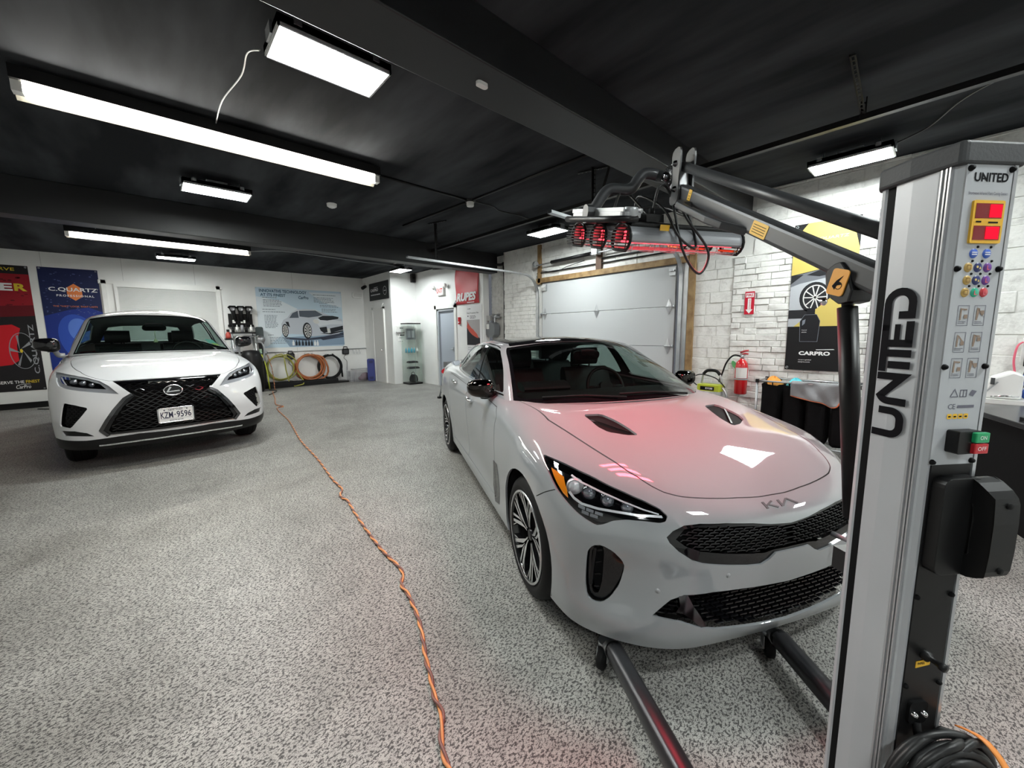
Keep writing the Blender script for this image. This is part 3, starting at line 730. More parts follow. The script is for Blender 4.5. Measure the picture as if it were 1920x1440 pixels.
# base, lower third, upper third, top edge, roof middle, roof centreline
KIA_CABIN = [
 [(-.33,0,.985),(-.60,0,1.12),(-.89,0,1.262),(-1.18,0,1.380),(-1.28,0,1.405),(-1.38,0,1.418)],
 [(-.36,.37,.985),(-.63,.34,1.117),(-.92,.31,1.257),(-1.21,.29,1.375),(-1.31,.21,1.402),(-1.42,0,1.42)],
 [(-.555,.745,.978),(-.79,.69,1.10),(-1.05,.635,1.222),(-1.31,.575,1.343),(-1.41,.38,1.392),(-1.52,0,1.422)],
 [(-.65,.800,.98),(-.87,.742,1.10),(-1.11,.683,1.215),(-1.37,.618,1.338),(-1.48,.42,1.39),(-1.60,0,1.422)],
 [(-.92,.82,.99),(-1.07,.772,1.09),(-1.26,.712,1.215),(-1.48,.630,1.345),(-1.60,.44,1.388),(-1.70,0,1.422)],
 [(-1.60,.82,1.0),(-1.65,.782,1.11),(-1.71,.722,1.24),(-1.78,.634,1.362),(-1.83,.44,1.390),(-1.87,0,1.420)],
 [(-2.35,.805,1.02),(-2.34,.768,1.12),(-2.33,.712,1.235),(-2.31,.625,1.345),(-2.23,.43,1.378),(-2.18,0,1.402)],
 [(-2.80,.77,1.04),(-2.76,.722,1.125),(-2.72,.668,1.215),(-2.68,.590,1.302),(-2.55,.38,1.345),(-2.45,0,1.372)],
 [(-3.25,.66,1.06),(-3.12,.62,1.12),(-2.99,.575,1.18),(-2.88,.515,1.245),(-2.72,.32,1.315),(-2.57,0,1.352)],
 [(-3.40,.40,1.085),(-3.2,.37,1.135),(-3.04,.345,1.19),(-2.89,.31,1.25),(-2.74,.2,1.305),(-2.62,0,1.338)],
 [(-3.43,0,1.09),(-3.24,0,1.145),(-3.06,0,1.20),(-2.90,0,1.258),(-2.77,0,1.30),(-2.68,0,1.325)],
]
LEX_BODY = [
 [(0.9,0,0.25),(0.965,0,0.31),(0.985,0,0.45),(0.99,0,0.62),(0.975,0,0.8),(0.94,0,0.955),(0.86,0,1.015),(0.55,0,1.125),(0.28,0,1.19)],
 [(0.89,0.309,0.25),(0.955,0.309,0.31),(0.975,0.309,0.45),(0.98,0.309,0.62),(0.965,0.309,0.8),(0.925,0.3075,0.96),(0.84,0.2929,1.02),(0.53,0.22,1.13),(0.22,0,1.2)],
 [(0.85,0.5974,0.255),(0.905,0.5974,0.315),(0.925,0.618,0.46),(0.93,0.618,0.64),(0.905,0.5974,0.815),(0.855,0.574,0.965),(0.76,0.5353,1.035),(0.45,0.4,1.145),(0.14,0,1.215)],
 [(0.76,0.824,0.27),(0.81,0.8343,0.33),(0.825,0.8446,0.47),(0.82,0.8446,0.655),(0.79,0.824,0.835),(0.725,0.7995,0.99),(0.6,0.7171,1.075),(0.34,0.52,1.165),(0.05,0,1.232)],
 [(0.56,0.9373,0.28),(0.6,0.9528,0.345),(0.61,0.9631,0.48),(0.605,0.9682,0.67),(0.575,0.9631,0.86),(0.49,0.9276,1.03),(0.38,0.7929,1.12),(0.2,0.57,1.19),(-0.04,0,1.248)],
 [(0.42,0.9631,0.285),(0.42,0.9733,0.36),(0.42,0.9837,0.5),(0.415,0.9888,0.7),(0.385,0.9837,0.89),(0.305,0.9481,1.055),(0.2,0.8131,1.15),(0.07,0.59,1.21),(-0.12,0,1.258)],
 [(0,0.9631,0.29),(0,0.9733,0.36),(0,0.9837,0.52),(0,0.994,0.74),(0,0.9837,0.93),(0,0.9532,1.09),(-0.02,0.8282,1.185),(-0.08,0.6,1.235),(-0.19,0,1.266)],
 [(-0.42,0.9631,0.29),(-0.42,0.9733,0.36),(-0.42,0.9733,0.52),(-0.42,0.9785,0.74),(-0.42,0.9733,0.95),(-0.4,0.943,1.12),(-0.34,0.8383,1.21),(-0.27,0.62,1.25),(-0.25,0,1.27)],
 [(-0.9,0.9631,0.29),(-0.9,0.9733,0.36),(-0.9,0.9682,0.52),(-0.9,0.9733,0.74),(-0.9,0.9785,0.95),(-0.88,0.9532,1.14),(-0.8,0.8737,1.235),(-0.7,0.7,1.25),(-0.6,0,1.25)],
 [(-1.8,0.9631,0.29),(-1.8,0.9733,0.36),(-1.8,0.9682,0.53),(-1.8,0.9733,0.75),(-1.8,0.9785,0.97),(-1.8,0.9584,1.17),(-1.8,0.8737,1.27),(-1.8,0.7,1.26),(-1.8,0,1.25)],
 [(-2.45,0.9631,0.3),(-2.45,0.9733,0.37),(-2.45,0.9785,0.54),(-2.45,0.9837,0.77),(-2.45,0.9888,1),(-2.45,0.9635,1.2),(-2.45,0.8686,1.3),(-2.45,0.7,1.3),(-2.45,0,1.28)],
 [(-2.79,0.9579,0.31),(-2.79,0.9682,0.38),(-2.79,0.9837,0.55),(-2.79,0.994,0.79),(-2.79,0.9888,1.02),(-2.79,0.9584,1.22),(-2.79,0.8585,1.32),(-2.79,0.7,1.33),(-2.79,0,1.32)],
 [(-3.3,0.9373,0.33),(-3.3,0.9476,0.4),(-3.3,0.9579,0.56),(-3.3,0.9631,0.8),(-3.3,0.9476,1.04),(-3.28,0.9122,1.24),(-3.26,0.8181,1.34),(-3.2,0.65,1.36),(-3.15,0,1.36)],
 [(-3.66,0.7622,0.36),(-3.69,0.7828,0.43),(-3.7,0.7931,0.58),(-3.7,0.8034,0.82),(-3.67,0.7931,1.06),(-3.61,0.7585,1.26),(-3.54,0.6868,1.36),(-3.42,0.5,1.38),(-3.3,0,1.38)],
 [(-3.78,0.4326,0.38),(-3.81,0.4429,0.45),(-3.83,0.4429,0.6),(-3.83,0.4532,0.84),(-3.8,0.4532,1.08),(-3.74,0.4305,1.28),(-3.66,0.3939,1.37),(-3.5,0.28,1.385),(-3.36,0,1.39)],
 [(-3.8,0,0.38),(-3.83,0,0.45),(-3.85,0,0.6),(-3.85,0,0.84),(-3.82,0,1.09),(-3.76,0,1.29),(-3.68,0,1.375),(-3.52,0,1.39),(-3.4,0,1.395)],
]
LEX_CABIN = [
 [(-0.13,0,1.265),(-0.38,0,1.44),(-0.62,0,1.61),(-0.86,0,1.775),(-0.98,0,1.825),(-1.12,0,1.855)],
 [(-0.16,0.4,1.262),(-0.4,0.37,1.435),(-0.64,0.34,1.605),(-0.88,0.32,1.768),(-1,0.24,1.82),(-1.16,0,1.857)],
 [(-0.29,0.765,1.25),(-0.51,0.71,1.41),(-0.72,0.655,1.575),(-0.94,0.595,1.73),(-1.08,0.42,1.805),(-1.26,0,1.86)],
 [(-0.4,0.83,1.235),(-0.6,0.775,1.39),(-0.8,0.71,1.555),(-1.02,0.645,1.715),(-1.18,0.45,1.802),(-1.36,0,1.86)],
 [(-0.8,0.86,1.24),(-0.92,0.82,1.39),(-1.06,0.75,1.555),(-1.22,0.665,1.725),(-1.36,0.46,1.805),(-1.48,0,1.86)],
 [(-1.8,0.86,1.27),(-1.8,0.82,1.42),(-1.82,0.755,1.58),(-1.85,0.67,1.735),(-1.88,0.47,1.805),(-1.9,0,1.855)],
 [(-2.55,0.85,1.31),(-2.54,0.81,1.45),(-2.53,0.75,1.59),(-2.52,0.655,1.72),(-2.46,0.45,1.795),(-2.4,0,1.835)],
 [(-3,0.81,1.34),(-2.97,0.76,1.46),(-2.94,0.695,1.585),(-2.9,0.605,1.7),(-2.8,0.4,1.775),(-2.7,0,1.815)],
 [(-3.42,0.68,1.36),(-3.32,0.63,1.47),(-3.22,0.58,1.575),(-3.12,0.51,1.68),(-2.96,0.32,1.765),(-2.84,0,1.805)],
 [(-3.52,0.4,1.375),(-3.4,0.37,1.48),(-3.28,0.34,1.585),(-3.17,0.3,1.69),(-3.03,0.2,1.763),(-2.92,0,1.798)],
 [(-3.54,0,1.38),(-3.42,0,1.485),(-3.3,0,1.59),(-3.18,0,1.695),(-3.06,0,1.76),(-2.97,0,1.792)],
]

# outlines of lamps, grilles, vents and glass, as points on the skins (metres, car frame)
OUTLINE = {
 'kia_headlight': [(0.157,-0.859,0.842),(0.277,-0.813,0.834),(0.431,-0.73,0.806),(0.547,-0.654,0.773),(0.616,-0.591,0.748),(0.661,-0.547,0.726),(0.69,-0.53,0.704),(0.697,-0.544,0.685),(0.689,-0.567,0.679),(0.659,-0.619,0.681),(0.62,-0.677,0.679),(0.59,-0.722,0.667),(0.571,-0.754,0.647),(0.55,-0.78,0.637),(0.498,-0.818,0.657),(0.432,-0.851,0.69),(0.361,-0.873,0.729),(0.277,-0.879,0.784),(0.208,-0.875,0.817)],
 'kia_amber': [(0.254,-0.864,0.811),(0.297,-0.851,0.804),(0.343,-0.837,0.791),(0.393,-0.846,0.747),(0.415,-0.85,0.714),(0.385,-0.862,0.727),(0.329,-0.87,0.763)],
 'kia_grille': [(0.72,-0.555,0.631),(0.722,-0.528,0.654),(0.73,-0.482,0.674),(0.747,-0.42,0.68),(0.772,-0.311,0.677),(0.792,-0.192,0.667),(0.803,-0.108,0.655),(0.809,-0.041,0.643),(0.827,-0.052,0.538),(0.826,-0.094,0.538),(0.825,-0.127,0.514),(0.823,-0.165,0.498),(0.818,-0.23,0.502),(0.806,-0.333,0.516),(0.789,-0.428,0.531),(0.775,-0.47,0.544),(0.753,-0.517,0.577),(0.73,-0.548,0.611)],
 'kia_grille_mesh': [(0.738,-0.523,0.624),(0.738,-0.482,0.662),(0.752,-0.424,0.67),(0.777,-0.315,0.668),(0.797,-0.196,0.657),(0.812,-0.044,0.633),(0.826,-0.053,0.548),(0.825,-0.101,0.549),(0.824,-0.146,0.542),(0.816,-0.233,0.55),(0.804,-0.334,0.563),(0.782,-0.436,0.579),(0.759,-0.492,0.599)],
 'kia_intake': [(0.726,-0.615,0.307),(0.735,-0.588,0.337),(0.751,-0.549,0.379),(0.771,-0.502,0.403),(0.8,-0.386,0.409),(0.814,-0.218,0.401),(0.818,-0.026,0.387),(0.823,-0.014,0.212),(0.823,-0.214,0.234),(0.811,-0.376,0.251),(0.801,-0.445,0.268),(0.78,-0.515,0.293),(0.75,-0.576,0.301)],
 'kia_blade': [(0.763,-0.52,0.397),(0.777,-0.486,0.399),(0.788,-0.466,0.356),(0.799,-0.435,0.308),(0.806,-0.411,0.264),(0.803,-0.435,0.264),(0.789,-0.481,0.307),(0.778,-0.509,0.325),(0.767,-0.533,0.328),(0.771,-0.516,0.356)],
 'kia_side_vent': [(0.54,-0.818,0.465),(0.541,-0.813,0.521),(0.556,-0.795,0.553),(0.581,-0.767,0.562),(0.611,-0.731,0.544),(0.632,-0.701,0.511),(0.639,-0.691,0.483),(0.632,-0.709,0.403),(0.619,-0.742,0.347),(0.603,-0.774,0.317),(0.578,-0.803,0.312),(0.556,-0.821,0.326),(0.543,-0.823,0.38)],
 'kia_vent_slot': [(0.549,-0.805,0.514),(0.56,-0.791,0.533),(0.58,-0.768,0.545),(0.586,-0.762,0.516),(0.589,-0.768,0.398),(0.586,-0.785,0.339),(0.57,-0.804,0.334),(0.558,-0.81,0.367)],
 'kia_hood_vent': [(-0.121,-0.498,0.966),(-0.105,-0.384,0.965),(-0.002,-0.348,0.945),(0.1,-0.326,0.921),(0.191,-0.323,0.901),(0.178,-0.392,0.904),(0.129,-0.47,0.915),(0.058,-0.498,0.932)],
 'kia_fender_vent': [(-0.658,-0.912,0.563),(-0.558,-0.913,0.563),(-0.531,-0.91,0.493),(-0.538,-0.904,0.284),(-0.644,-0.904,0.263),(-0.716,-0.898,0.36)],
 'kia_hood': [(-0.569,-0.742,0.99),(-0.119,-0.717,0.95),(0.178,-0.656,0.896),(0.41,-0.603,0.851),(0.52,-0.559,0.814),(0.577,-0.531,0.791),(0.62,-0.495,0.773),(0.655,-0.432,0.758),(0.674,-0.358,0.75),(0.687,-0.288,0.744),(0.701,-0.182,0.738),(0.715,-0.072,0.733),(0.723,0.033,0.729)],
 'kia_seam': [(0.22,-0.923,0.654),(0.284,-0.908,0.696),(0.348,-0.878,0.731)],
 'kia_drl': [(0.406,-0.841,0.741),(0.437,-0.832,0.721),(0.474,-0.812,0.707),(0.532,-0.763,0.702),(0.582,-0.707,0.702),(0.636,-0.635,0.7),(0.683,-0.547,0.702)],
 'kia_drl_upper': [(0.359,-0.805,0.804),(0.41,-0.786,0.787),(0.504,-0.726,0.763),(0.581,-0.664,0.741),(0.637,-0.605,0.722),(0.673,-0.556,0.71)],
 'kia_lamp_a': [(0.402,-0.817,0.77)],
 'kia_lamp_b': [(0.463,-0.775,0.759)],
 'kia_lamp_c': [(0.534,-0.719,0.744)],
 'kia_lamp_d': [(0.598,-0.659,0.728)],
 'kia_hex': [(0.446,-0.836,0.704),(0.506,-0.791,0.697),(0.563,-0.737,0.692),(0.571,-0.737,0.679),(0.537,-0.786,0.651),(0.503,-0.811,0.664)],
 'kia_badge': [(0.756,-0.056,0.711),(0.771,0.019,0.7),(0.769,0.119,0.701)],
 'kia_sensor_a': [(0.722,-0.589,0.401)],
 'kia_sensor_b': [(0.807,-0.32,0.472)],
 'kia_handle_front': [(-1.451,-0.908,0.871)],
 'kia_handle_rear': [(-2.24,-0.903,0.936)],
 'kia_windshield': [(-0.578,-0.733,0.992),(-0.67,-0.736,1.029),(-0.983,-0.666,1.183),(-1.29,-0.594,1.328),(-1.207,-0.425,1.35),(-1.128,-0.172,1.356),(-1.123,0.121,1.357)],
 'lex_headlight': [(0.287,-0.914,1.086),(0.523,-0.897,1.035),(0.658,-0.883,0.954),(0.751,-0.821,0.923),(0.853,-0.677,0.887),(0.913,-0.53,0.861),(0.937,-0.443,0.846),(0.891,-0.511,0.936),(0.821,-0.576,0.992),(0.726,-0.667,1.03),(0.626,-0.759,1.054),(0.461,-0.855,1.078)],
 'lex_lamp_dark': [(0.518,-0.871,1.053),(0.662,-0.858,0.984),(0.741,-0.808,0.956),(0.837,-0.674,0.926),(0.896,-0.537,0.907),(0.847,-0.578,0.967),(0.758,-0.668,1.012),(0.649,-0.77,1.042)],
 'lex_grille': [(0.858,-0.483,0.986),(0.926,-0.412,0.912),(0.955,-0.343,0.835),(0.953,-0.406,0.794),(0.953,-0.495,0.678),(0.946,-0.558,0.577),(0.926,-0.615,0.47),(0.933,-0.563,0.404),(0.964,-0.383,0.402),(0.98,-0.192,0.405),(0.983,-0.023,0.408),(0.906,0.036,0.986),(0.903,-0.133,0.987),(0.892,-0.312,0.987)],
 'lex_grille_mesh': [(0.882,-0.454,0.972),(0.93,-0.394,0.91),(0.96,-0.317,0.824),(0.961,-0.426,0.712),(0.956,-0.505,0.578),(0.94,-0.557,0.465),(0.941,-0.541,0.437),(0.973,-0.317,0.436),(0.985,-0.021,0.439),(0.931,0.032,0.962),(0.927,-0.136,0.966),(0.913,-0.315,0.968)],
 'lex_trim': [(0.955,-0.343,0.835),(0.953,-0.406,0.794),(0.953,-0.495,0.678),(0.946,-0.558,0.577),(0.926,-0.615,0.47),(0.933,-0.563,0.404)],
 'lex_vent': [(0.769,-0.861,0.785),(0.843,-0.779,0.758),(0.895,-0.685,0.72),(0.882,-0.746,0.632),(0.85,-0.812,0.544),(0.83,-0.837,0.518),(0.74,-0.91,0.54),(0.764,-0.888,0.678)],
 'lex_low_vent': [(0.741,-0.908,0.495),(0.852,-0.806,0.487),(0.892,-0.719,0.457),(0.906,-0.667,0.414),(0.858,-0.79,0.428),(0.771,-0.886,0.438)],
 'lex_skirt': [(0.634,-0.95,0.402),(0.78,-0.874,0.39),(0.88,-0.728,0.376),(0.914,-0.624,0.38),(0.946,-0.494,0.389),(0.97,-0.321,0.395),(0.981,-0.025,0.384)],
 'lex_strip': [(0.898,-0.597,0.308),(0.932,-0.476,0.317),(0.955,-0.328,0.323),(0.968,-0.172,0.327),(0.97,-0.029,0.329)],
 'lex_hood': [(-2.676,-0.93,1.257),(-0.928,-0.868,1.24),(0.142,-0.807,1.162),(0.58,-0.736,1.076),(0.725,-0.655,1.032),(0.813,-0.576,0.998),(0.849,-0.506,0.988),(0.888,-0.312,0.99),(0.899,-0.133,0.991),(0.902,0.037,0.989)],
 'lex_badge': [(0.969,0.008,0.844)],
 'lex_plate': [(0.99,-0.003,0.556)],
 'lex_windshield': [(-0.442,-0.78,1.313),(-0.554,-0.753,1.394),(-0.708,-0.659,1.563),(-0.884,-0.575,1.712),(-0.835,-0.444,1.721),(-0.797,-0.213,1.728),(-0.792,-0.035,1.732),(-0.161,-0.092,1.286),(-0.226,-0.482,1.295)],
}

def densify(P, step=0.012, closed=True):
    P = np.asarray(P, float); out = []; n = len(P)
    for i in range(n if closed else n - 1):
        a, b = P[i], P[(i + 1) % n]; k = max(1, int(np.ceil(np.linalg.norm(b - a) / step)))
        for j in range(k): out.append(a + (b - a) * j / k)
    if not closed: out.append(P[-1])
    return np.array(out)

def round_poly(P, keep=0.25, it=1):
    """soften the corners of a closed outline (Chaikin)"""
    P = np.asarray(P, float)
    for _ in range(it):
        Q = np.roll(P, -1, axis=0); P = np.stack([P * (1 - keep) + Q * keep, P * keep + Q * (1 - keep)], 1).reshape(-1, P.shape[1])
    return P

def inside(poly, pts):
    x, y = pts[:, 0], pts[:, 1]; r = np.zeros(len(pts), bool); n = len(poly)
    for i in range(n):
        x1, y1 = poly[i]; x2, y2 = poly[(i + 1) % n]
        if y1 == y2: continue
        c = ((y1 > y) != (y2 > y)) & (x < (x2 - x1) * (y - y1) / (y2 - y1) + x1)
        r ^= c
    return r

def seg_dist(line, pts):
    d = np.full(len(pts), 1e9)
    for a, b in zip(line[:-1], line[1:]):
        ab = b - a; L = ab @ ab
        t = np.clip(((pts - a) @ ab) / max(L, 1e-12), 0, 1); d = np.minimum(d, np.linalg.norm(pts - a - t[:, None] * ab, axis=1))
    return d

def offset_line(L, w):
    L = np.asarray(L); t = np.gradient(L, axis=0); t /= np.maximum(np.linalg.norm(t, axis=1, keepdims=True), 1e-9)
    return L + np.stack([-t[:, 1], t[:, 0]], 1) * w

class CutSkin:
    """the skin cut along outlines into named patches"""
    def __init__(s, skin, areas, lines):
        s.skin = skin; NU, NV = skin.NU, skin.NV
        uu, vv = np.meshgrid(skin.U, skin.V, indexing='ij'); verts = np.stack([uu.ravel(), vv.ravel()], 1).tolist()
        edges = []
        idx = lambda i, j: i * NV + j
        for i in range(NU - 1): edges += [(idx(i, 0), idx(i + 1, 0)), (idx(i, NV - 1), idx(i + 1, NV - 1))]
        for j in range(NV - 1): edges += [(idx(0, j), idx(0, j + 1)), (idx(NU - 1, j), idx(NU - 1, j + 1))]
        for name, P in areas:
            P = densify(P); k = len(verts); verts += P.tolist(); edges += [(k + i, k + (i + 1) % len(P)) for i in range(len(P))]
        for name, L, w in lines:
            L = densify(L, 0.012, False)
            for sg in (-1, 1):
                Q = offset_line(L, sg * w / 2); k = len(verts); verts += Q.tolist(); edges += [(k + i, k + i + 1) for i in range(len(Q) - 1)]
        r = delaunay_2d_cdt([Vector(v) for v in verts], edges, [], 0, 1e-6)
        s.P2 = np.array([tuple(v) for v in r[0]]); F = np.array([f for f in r[2] if len(f) == 3])
        c = s.P2[F].mean(axis=1)
        ok = (c[:, 0] > 0) & (c[:, 0] < skin.U[-1]) & (c[:, 1] > 0) & (c[:, 1] < skin.V[-1])
        F = F[ok]; c = c[ok]
        lab = np.array(['body'] * len(F), dtype=object)
        for name, P in areas: lab[inside(np.asarray(P), c)] = name
        for name, L, w in lines: lab[seg_dist(densify(L, 0.012, False), c) < w / 2] = name
        s.F = F; s.lab = lab
        s.P3, s.N3 = skin.at(s.P2)
    def patch(s, names, name, mats, parent, off=0.0, side=0, rim=0.0, rim_to=None, rim_mat=None):
        """side 0: both halves in one mesh; +1 / -1: the left / right half.  rim: walls from the edge inward by that depth"""
        if isinstance(names, str): names = (names,)
        F = s.F[np.isin(s.lab, names)]
        if len(F) == 0: return None
        used, inv = np.unique(F, return_inverse=True); T = inv.reshape(F.shape)
        N = s.N3[used].copy(); base = s.P3[used].copy(); N[np.abs(base[:, 1]) < 1e-5, 1] = 0
        P = base + N * off
        fn = np.cross(P[T[:, 1]] - P[T[:, 0]], P[T[:, 2]] - P[T[:, 0]])
        flip = (fn * N[T].mean(axis=1)).sum(axis=1) < 0
        T[flip] = T[flip][:, ::-1]
        V = [P]; NN = [N]; TT = [T]; mi = [np.zeros(len(T), int)]
        if rim:
            ed = {}
            for a, b, c in T:
                for e in ((a, b), (b, c), (c, a)): ed[e] = 1
            bnd = [(a, b) for (a, b) in ed if (b, a) not in ed and not (abs(base[a, 1]) < 2e-4 and abs(base[b, 1]) < 2e-4)]
            if bnd:
                bi = np.array(bnd); n0 = len(P)
                top = P[bi] if rim_to is None else (base[bi] + N[bi] * rim_to); low = P[bi] - N[bi] * rim if rim_to is None else P[bi]
                k = len(bi); W = np.concatenate([top[:, 0], top[:, 1], low[:, 1], low[:, 0]])
                wn = np.cross(top[:, 1] - top[:, 0], low[:, 0] - top[:, 0]); wn /= np.maximum(np.linalg.norm(wn, axis=1, keepdims=True), 1e-9)
                if rim_to is None: wn = -wn if False else wn
                i0 = np.arange(k) + n0
                t1 = np.stack([i0, i0 + k, i0 + 2 * k], 1); t2 = np.stack([i0, i0 + 2 * k, i0 + 3 * k], 1)
                if rim_to is None: t1 = t1[:, ::-1]; t2 = t2[:, ::-1]; wn = -wn
                V.append(W); NN.append(np.concatenate([wn] * 4)); TT += [t1, t2]; m = 1 if rim_mat is not None else 0
                mi += [np.full(len(t1), m), np.full(len(t2), m)]
        P = np.concatenate(V); N = np.concatenate(NN); T = np.concatenate(TT); mi = np.concatenate(mi)
        mir = np.array([1, -1, 1.0])
        if side == 0:
            k = len(P); T = np.concatenate([T, T[:, ::-1] + k]); P = np.concatenate([P, P * mir]); N = np.concatenate([N, N * mir]); mi = np.concatenate([mi, mi])
        elif side < 0:
            P = P * mir; N = N * mir; T = T[:, ::-1]
        me = bpy.data.meshes.new(name); me.from_pydata(P.tolist(), [], T.tolist())
        ml = [mats] if not isinstance(mats, (list, tuple)) else list(mats)
        if rim_mat is not None: ml.append(rim_mat)
        for m in ml: me.materials.append(m)
        me.polygons.foreach_set('material_index', mi.tolist()); me.polygons.foreach_set('use_smooth', [True] * len(T))
        me.update()
        me.normals_split_custom_set_from_vertices(N.tolist())
        return link(bpy.data.objects.new(name, me), parent)
    def on(s, pts, off=0.0):
        """3-D places (and normals) on the skin for given nearby points, keeping their side"""
        pts = np.asarray(pts, float); P, N = s.skin.at(s.skin.uv(pts), off); sg = np.where(pts[:, 1] < 0, -1, 1)
        P[:, 1] *= sg; N[:, 1] *= sg
        return P, N

def mirror_pts(P): return [(p[0], -p[1], p[2]) for p in P]

def lathe_matrix(center, axis):
    z = Vector(axis).normalized(); x = z.orthogonal().normalized(); y = z.cross(x)
    m = Matrix((x, y, z)).transposed().to_4x4(); m.translation = Vector(center); return m

def make_wheel(name, parent, center, side, R, W, rim_r, spokes, face_mat, dark_mat, tread=True):
    """side +1: outer face towards +y. built as tyre, rim, spokes, hub cap, brake disc"""
    ax = Vector((0, side, 0)); M = frame(center, (1, 0, 0), (0, 0, 1)) if side < 0 else frame(center, (-1, 0, 0), (0, 0, 1))
    # local z of M points outward (x cross y)
    w = W / 2
    t = MB(); t.lathe([(rim_r, -w + .01), (rim_r + .02, -w), (R - .05, -w - .004), (R - .018, -w + .012), (R - .004, -w + .035), (R, -w * .5), (R, w * .5), (R - .004, w - .035), (R - .018, w - .012), (R - .05, w + .004), (rim_r + .02, w), (rim_r, w - .01)], 64, 0, M)
    for k in range(3):      # tread grooves as thin dark rings
        z = -w * .5 + k * w * .5
        t.lathe([(R + .0008, z - .004), (R + .0008, z + .004)], 64, 1, M)
    tyre = t.build('tyre', [M_RUBBER, M_BLACK], parent)
    r = MB(); r.lathe([(rim_r + .004, w - .004), (rim_r + .002, w + .002), (rim_r - .008, w + .001), (rim_r - .012, w - .012), (rim_r - .02, w - .05), (rim_r - .03, -w + .02), (rim_r, -w)], 64, 1, M)
    r.lathe([(rim_r + .005, w - .003), (rim_r + .003, w + .003), (rim_r - .007, w + .002)], 64, 0, M)
    r.build('rim', [face_mat, dark_mat], parent)
    d = MB(); d.lathe([(0, w - .09), (.17, w - .09), (.172, w - .1), (.172, w - .115), (0, w - .115)], 40, 0, M)
    d.build('brake_disc', [mat('brake_steel', (.25, .25, .26), .35, 1.0)], parent)
    d = MB(); d.lathe([(rim_r - .02, -w + .06), (0, -w + .06)], 32, 0, M); d.build('wheel_back', M_BLACK, parent)
    for poly in spokes:
        s = MB(); n = len(poly)
        top = [M @ Vector((p[0], p[1], w - .006 - .030 * (1 - min(1, math.hypot(*p[:2]) / rim_r)) ** 1.0)) for p in poly]
        bot = [M @ Vector((p[0], p[1], w - .045 - .020 * (1 - min(1, math.hypot(*p[:2]) / rim_r)))) for p in poly]
        tri = tessellate_polygon([[Vector((p[0], p[1], 0)) for p in poly]])
        tt = []
        for a, b, c in tri:
            if (Vector(poly[b]) - Vector(poly[a])).cross(Vector(poly[c]) - Vector(poly[a])) < 0: a, c = c, a
            tt.append((a, b, c))
        s.add(top, tt, 0)
        area = sum(poly[i][0] * poly[(i+1) % n][1] - poly[(i+1) % n][0] * poly[i][1] for i in range(n))
        q = [(i, n + i, n + (i + 1) % n, (i + 1) % n) for i in range(n)]
        if area < 0: q = [f[::-1] for f in q]
        s.add(top + bot, q, 1)
        s.build('spoke', [face_mat, dark_mat], parent)
    h = MB(); h.lathe([(.0, w - .028), (.026, w - .029), (.032, w - .034), (.034, w - .05)], 24, 0, M)
    for k in range(5):
        a = 2 * PI * k / 5 + .3
        h.lathe([(0, .006), (.009, .006), (.011, -.02)], 8, 0, M @ Matrix.Translation((.055 * math.cos(a), .055 * math.sin(a), w - .046)))
    h.lathe([(0, w - .06), (.075, w - .055), (.08, w - .07)], 24, 1, M)
    h.build('hub_cap', [mat('hub_dark', (.03, .03, .032), .25, .6), dark_mat], parent)

def y_spokes(rim_r, n=5):
    """split Y spokes: two long outer blades and a short fork between them in each of n groups"""
    out = []
    def rot(P, a): return [(p[0] * math.cos(a) - p[1] * math.sin(a), p[0] * math.sin(a) + p[1] * math.cos(a)) for p in P]
    r1 = rim_r - .004
    for k in range(n):
        a = 2 * PI * k / n + PI / 2
        for s in (-1, 1):
            blade = [(.04, s * .010), (.075, s * .016), (r1 * math.cos(s * .40), r1 * math.sin(s * .40)), (r1 * math.cos(s * .33), r1 * math.sin(s * .33)), (.12, s * .014), (.05, s * .003)]
            inner = [(.095, s * .003), (.13, s * .009), (r1 * math.cos(s * .235), r1 * math.sin(s * .235)), (r1 * math.cos(s * .165), r1 * math.sin(s * .165)), (.15, s * .004)]
            fork = [(.135, s * .032), (.15, s * .044), (r1 * math.cos(s * .53), r1 * math.sin(s * .53)), (r1 * math.cos(s * .485), r1 * math.sin(s * .485))]
            for P in (blade, inner, fork): out.append(rot(P, a))
    return out

def five_spokes(rim_r, n=5):
    out = []
    def rot(P, a): return [(p[0] * math.cos(a) - p[1] * math.sin(a), p[0] * math.sin(a) + p[1] * math.cos(a)) for p in P]
    r1 = rim_r - .004
    for k in range(n):
        for s in (-1, 1): out.append(rot([(.05, s * .006), (.06, s * .03), (r1 * math.cos(s * .28), r1 * math.sin(s * .28)), (r1 * math.cos(s * .1), r1 * math.sin(s * .1))], 2 * PI * k / n + PI / 2))
    return out

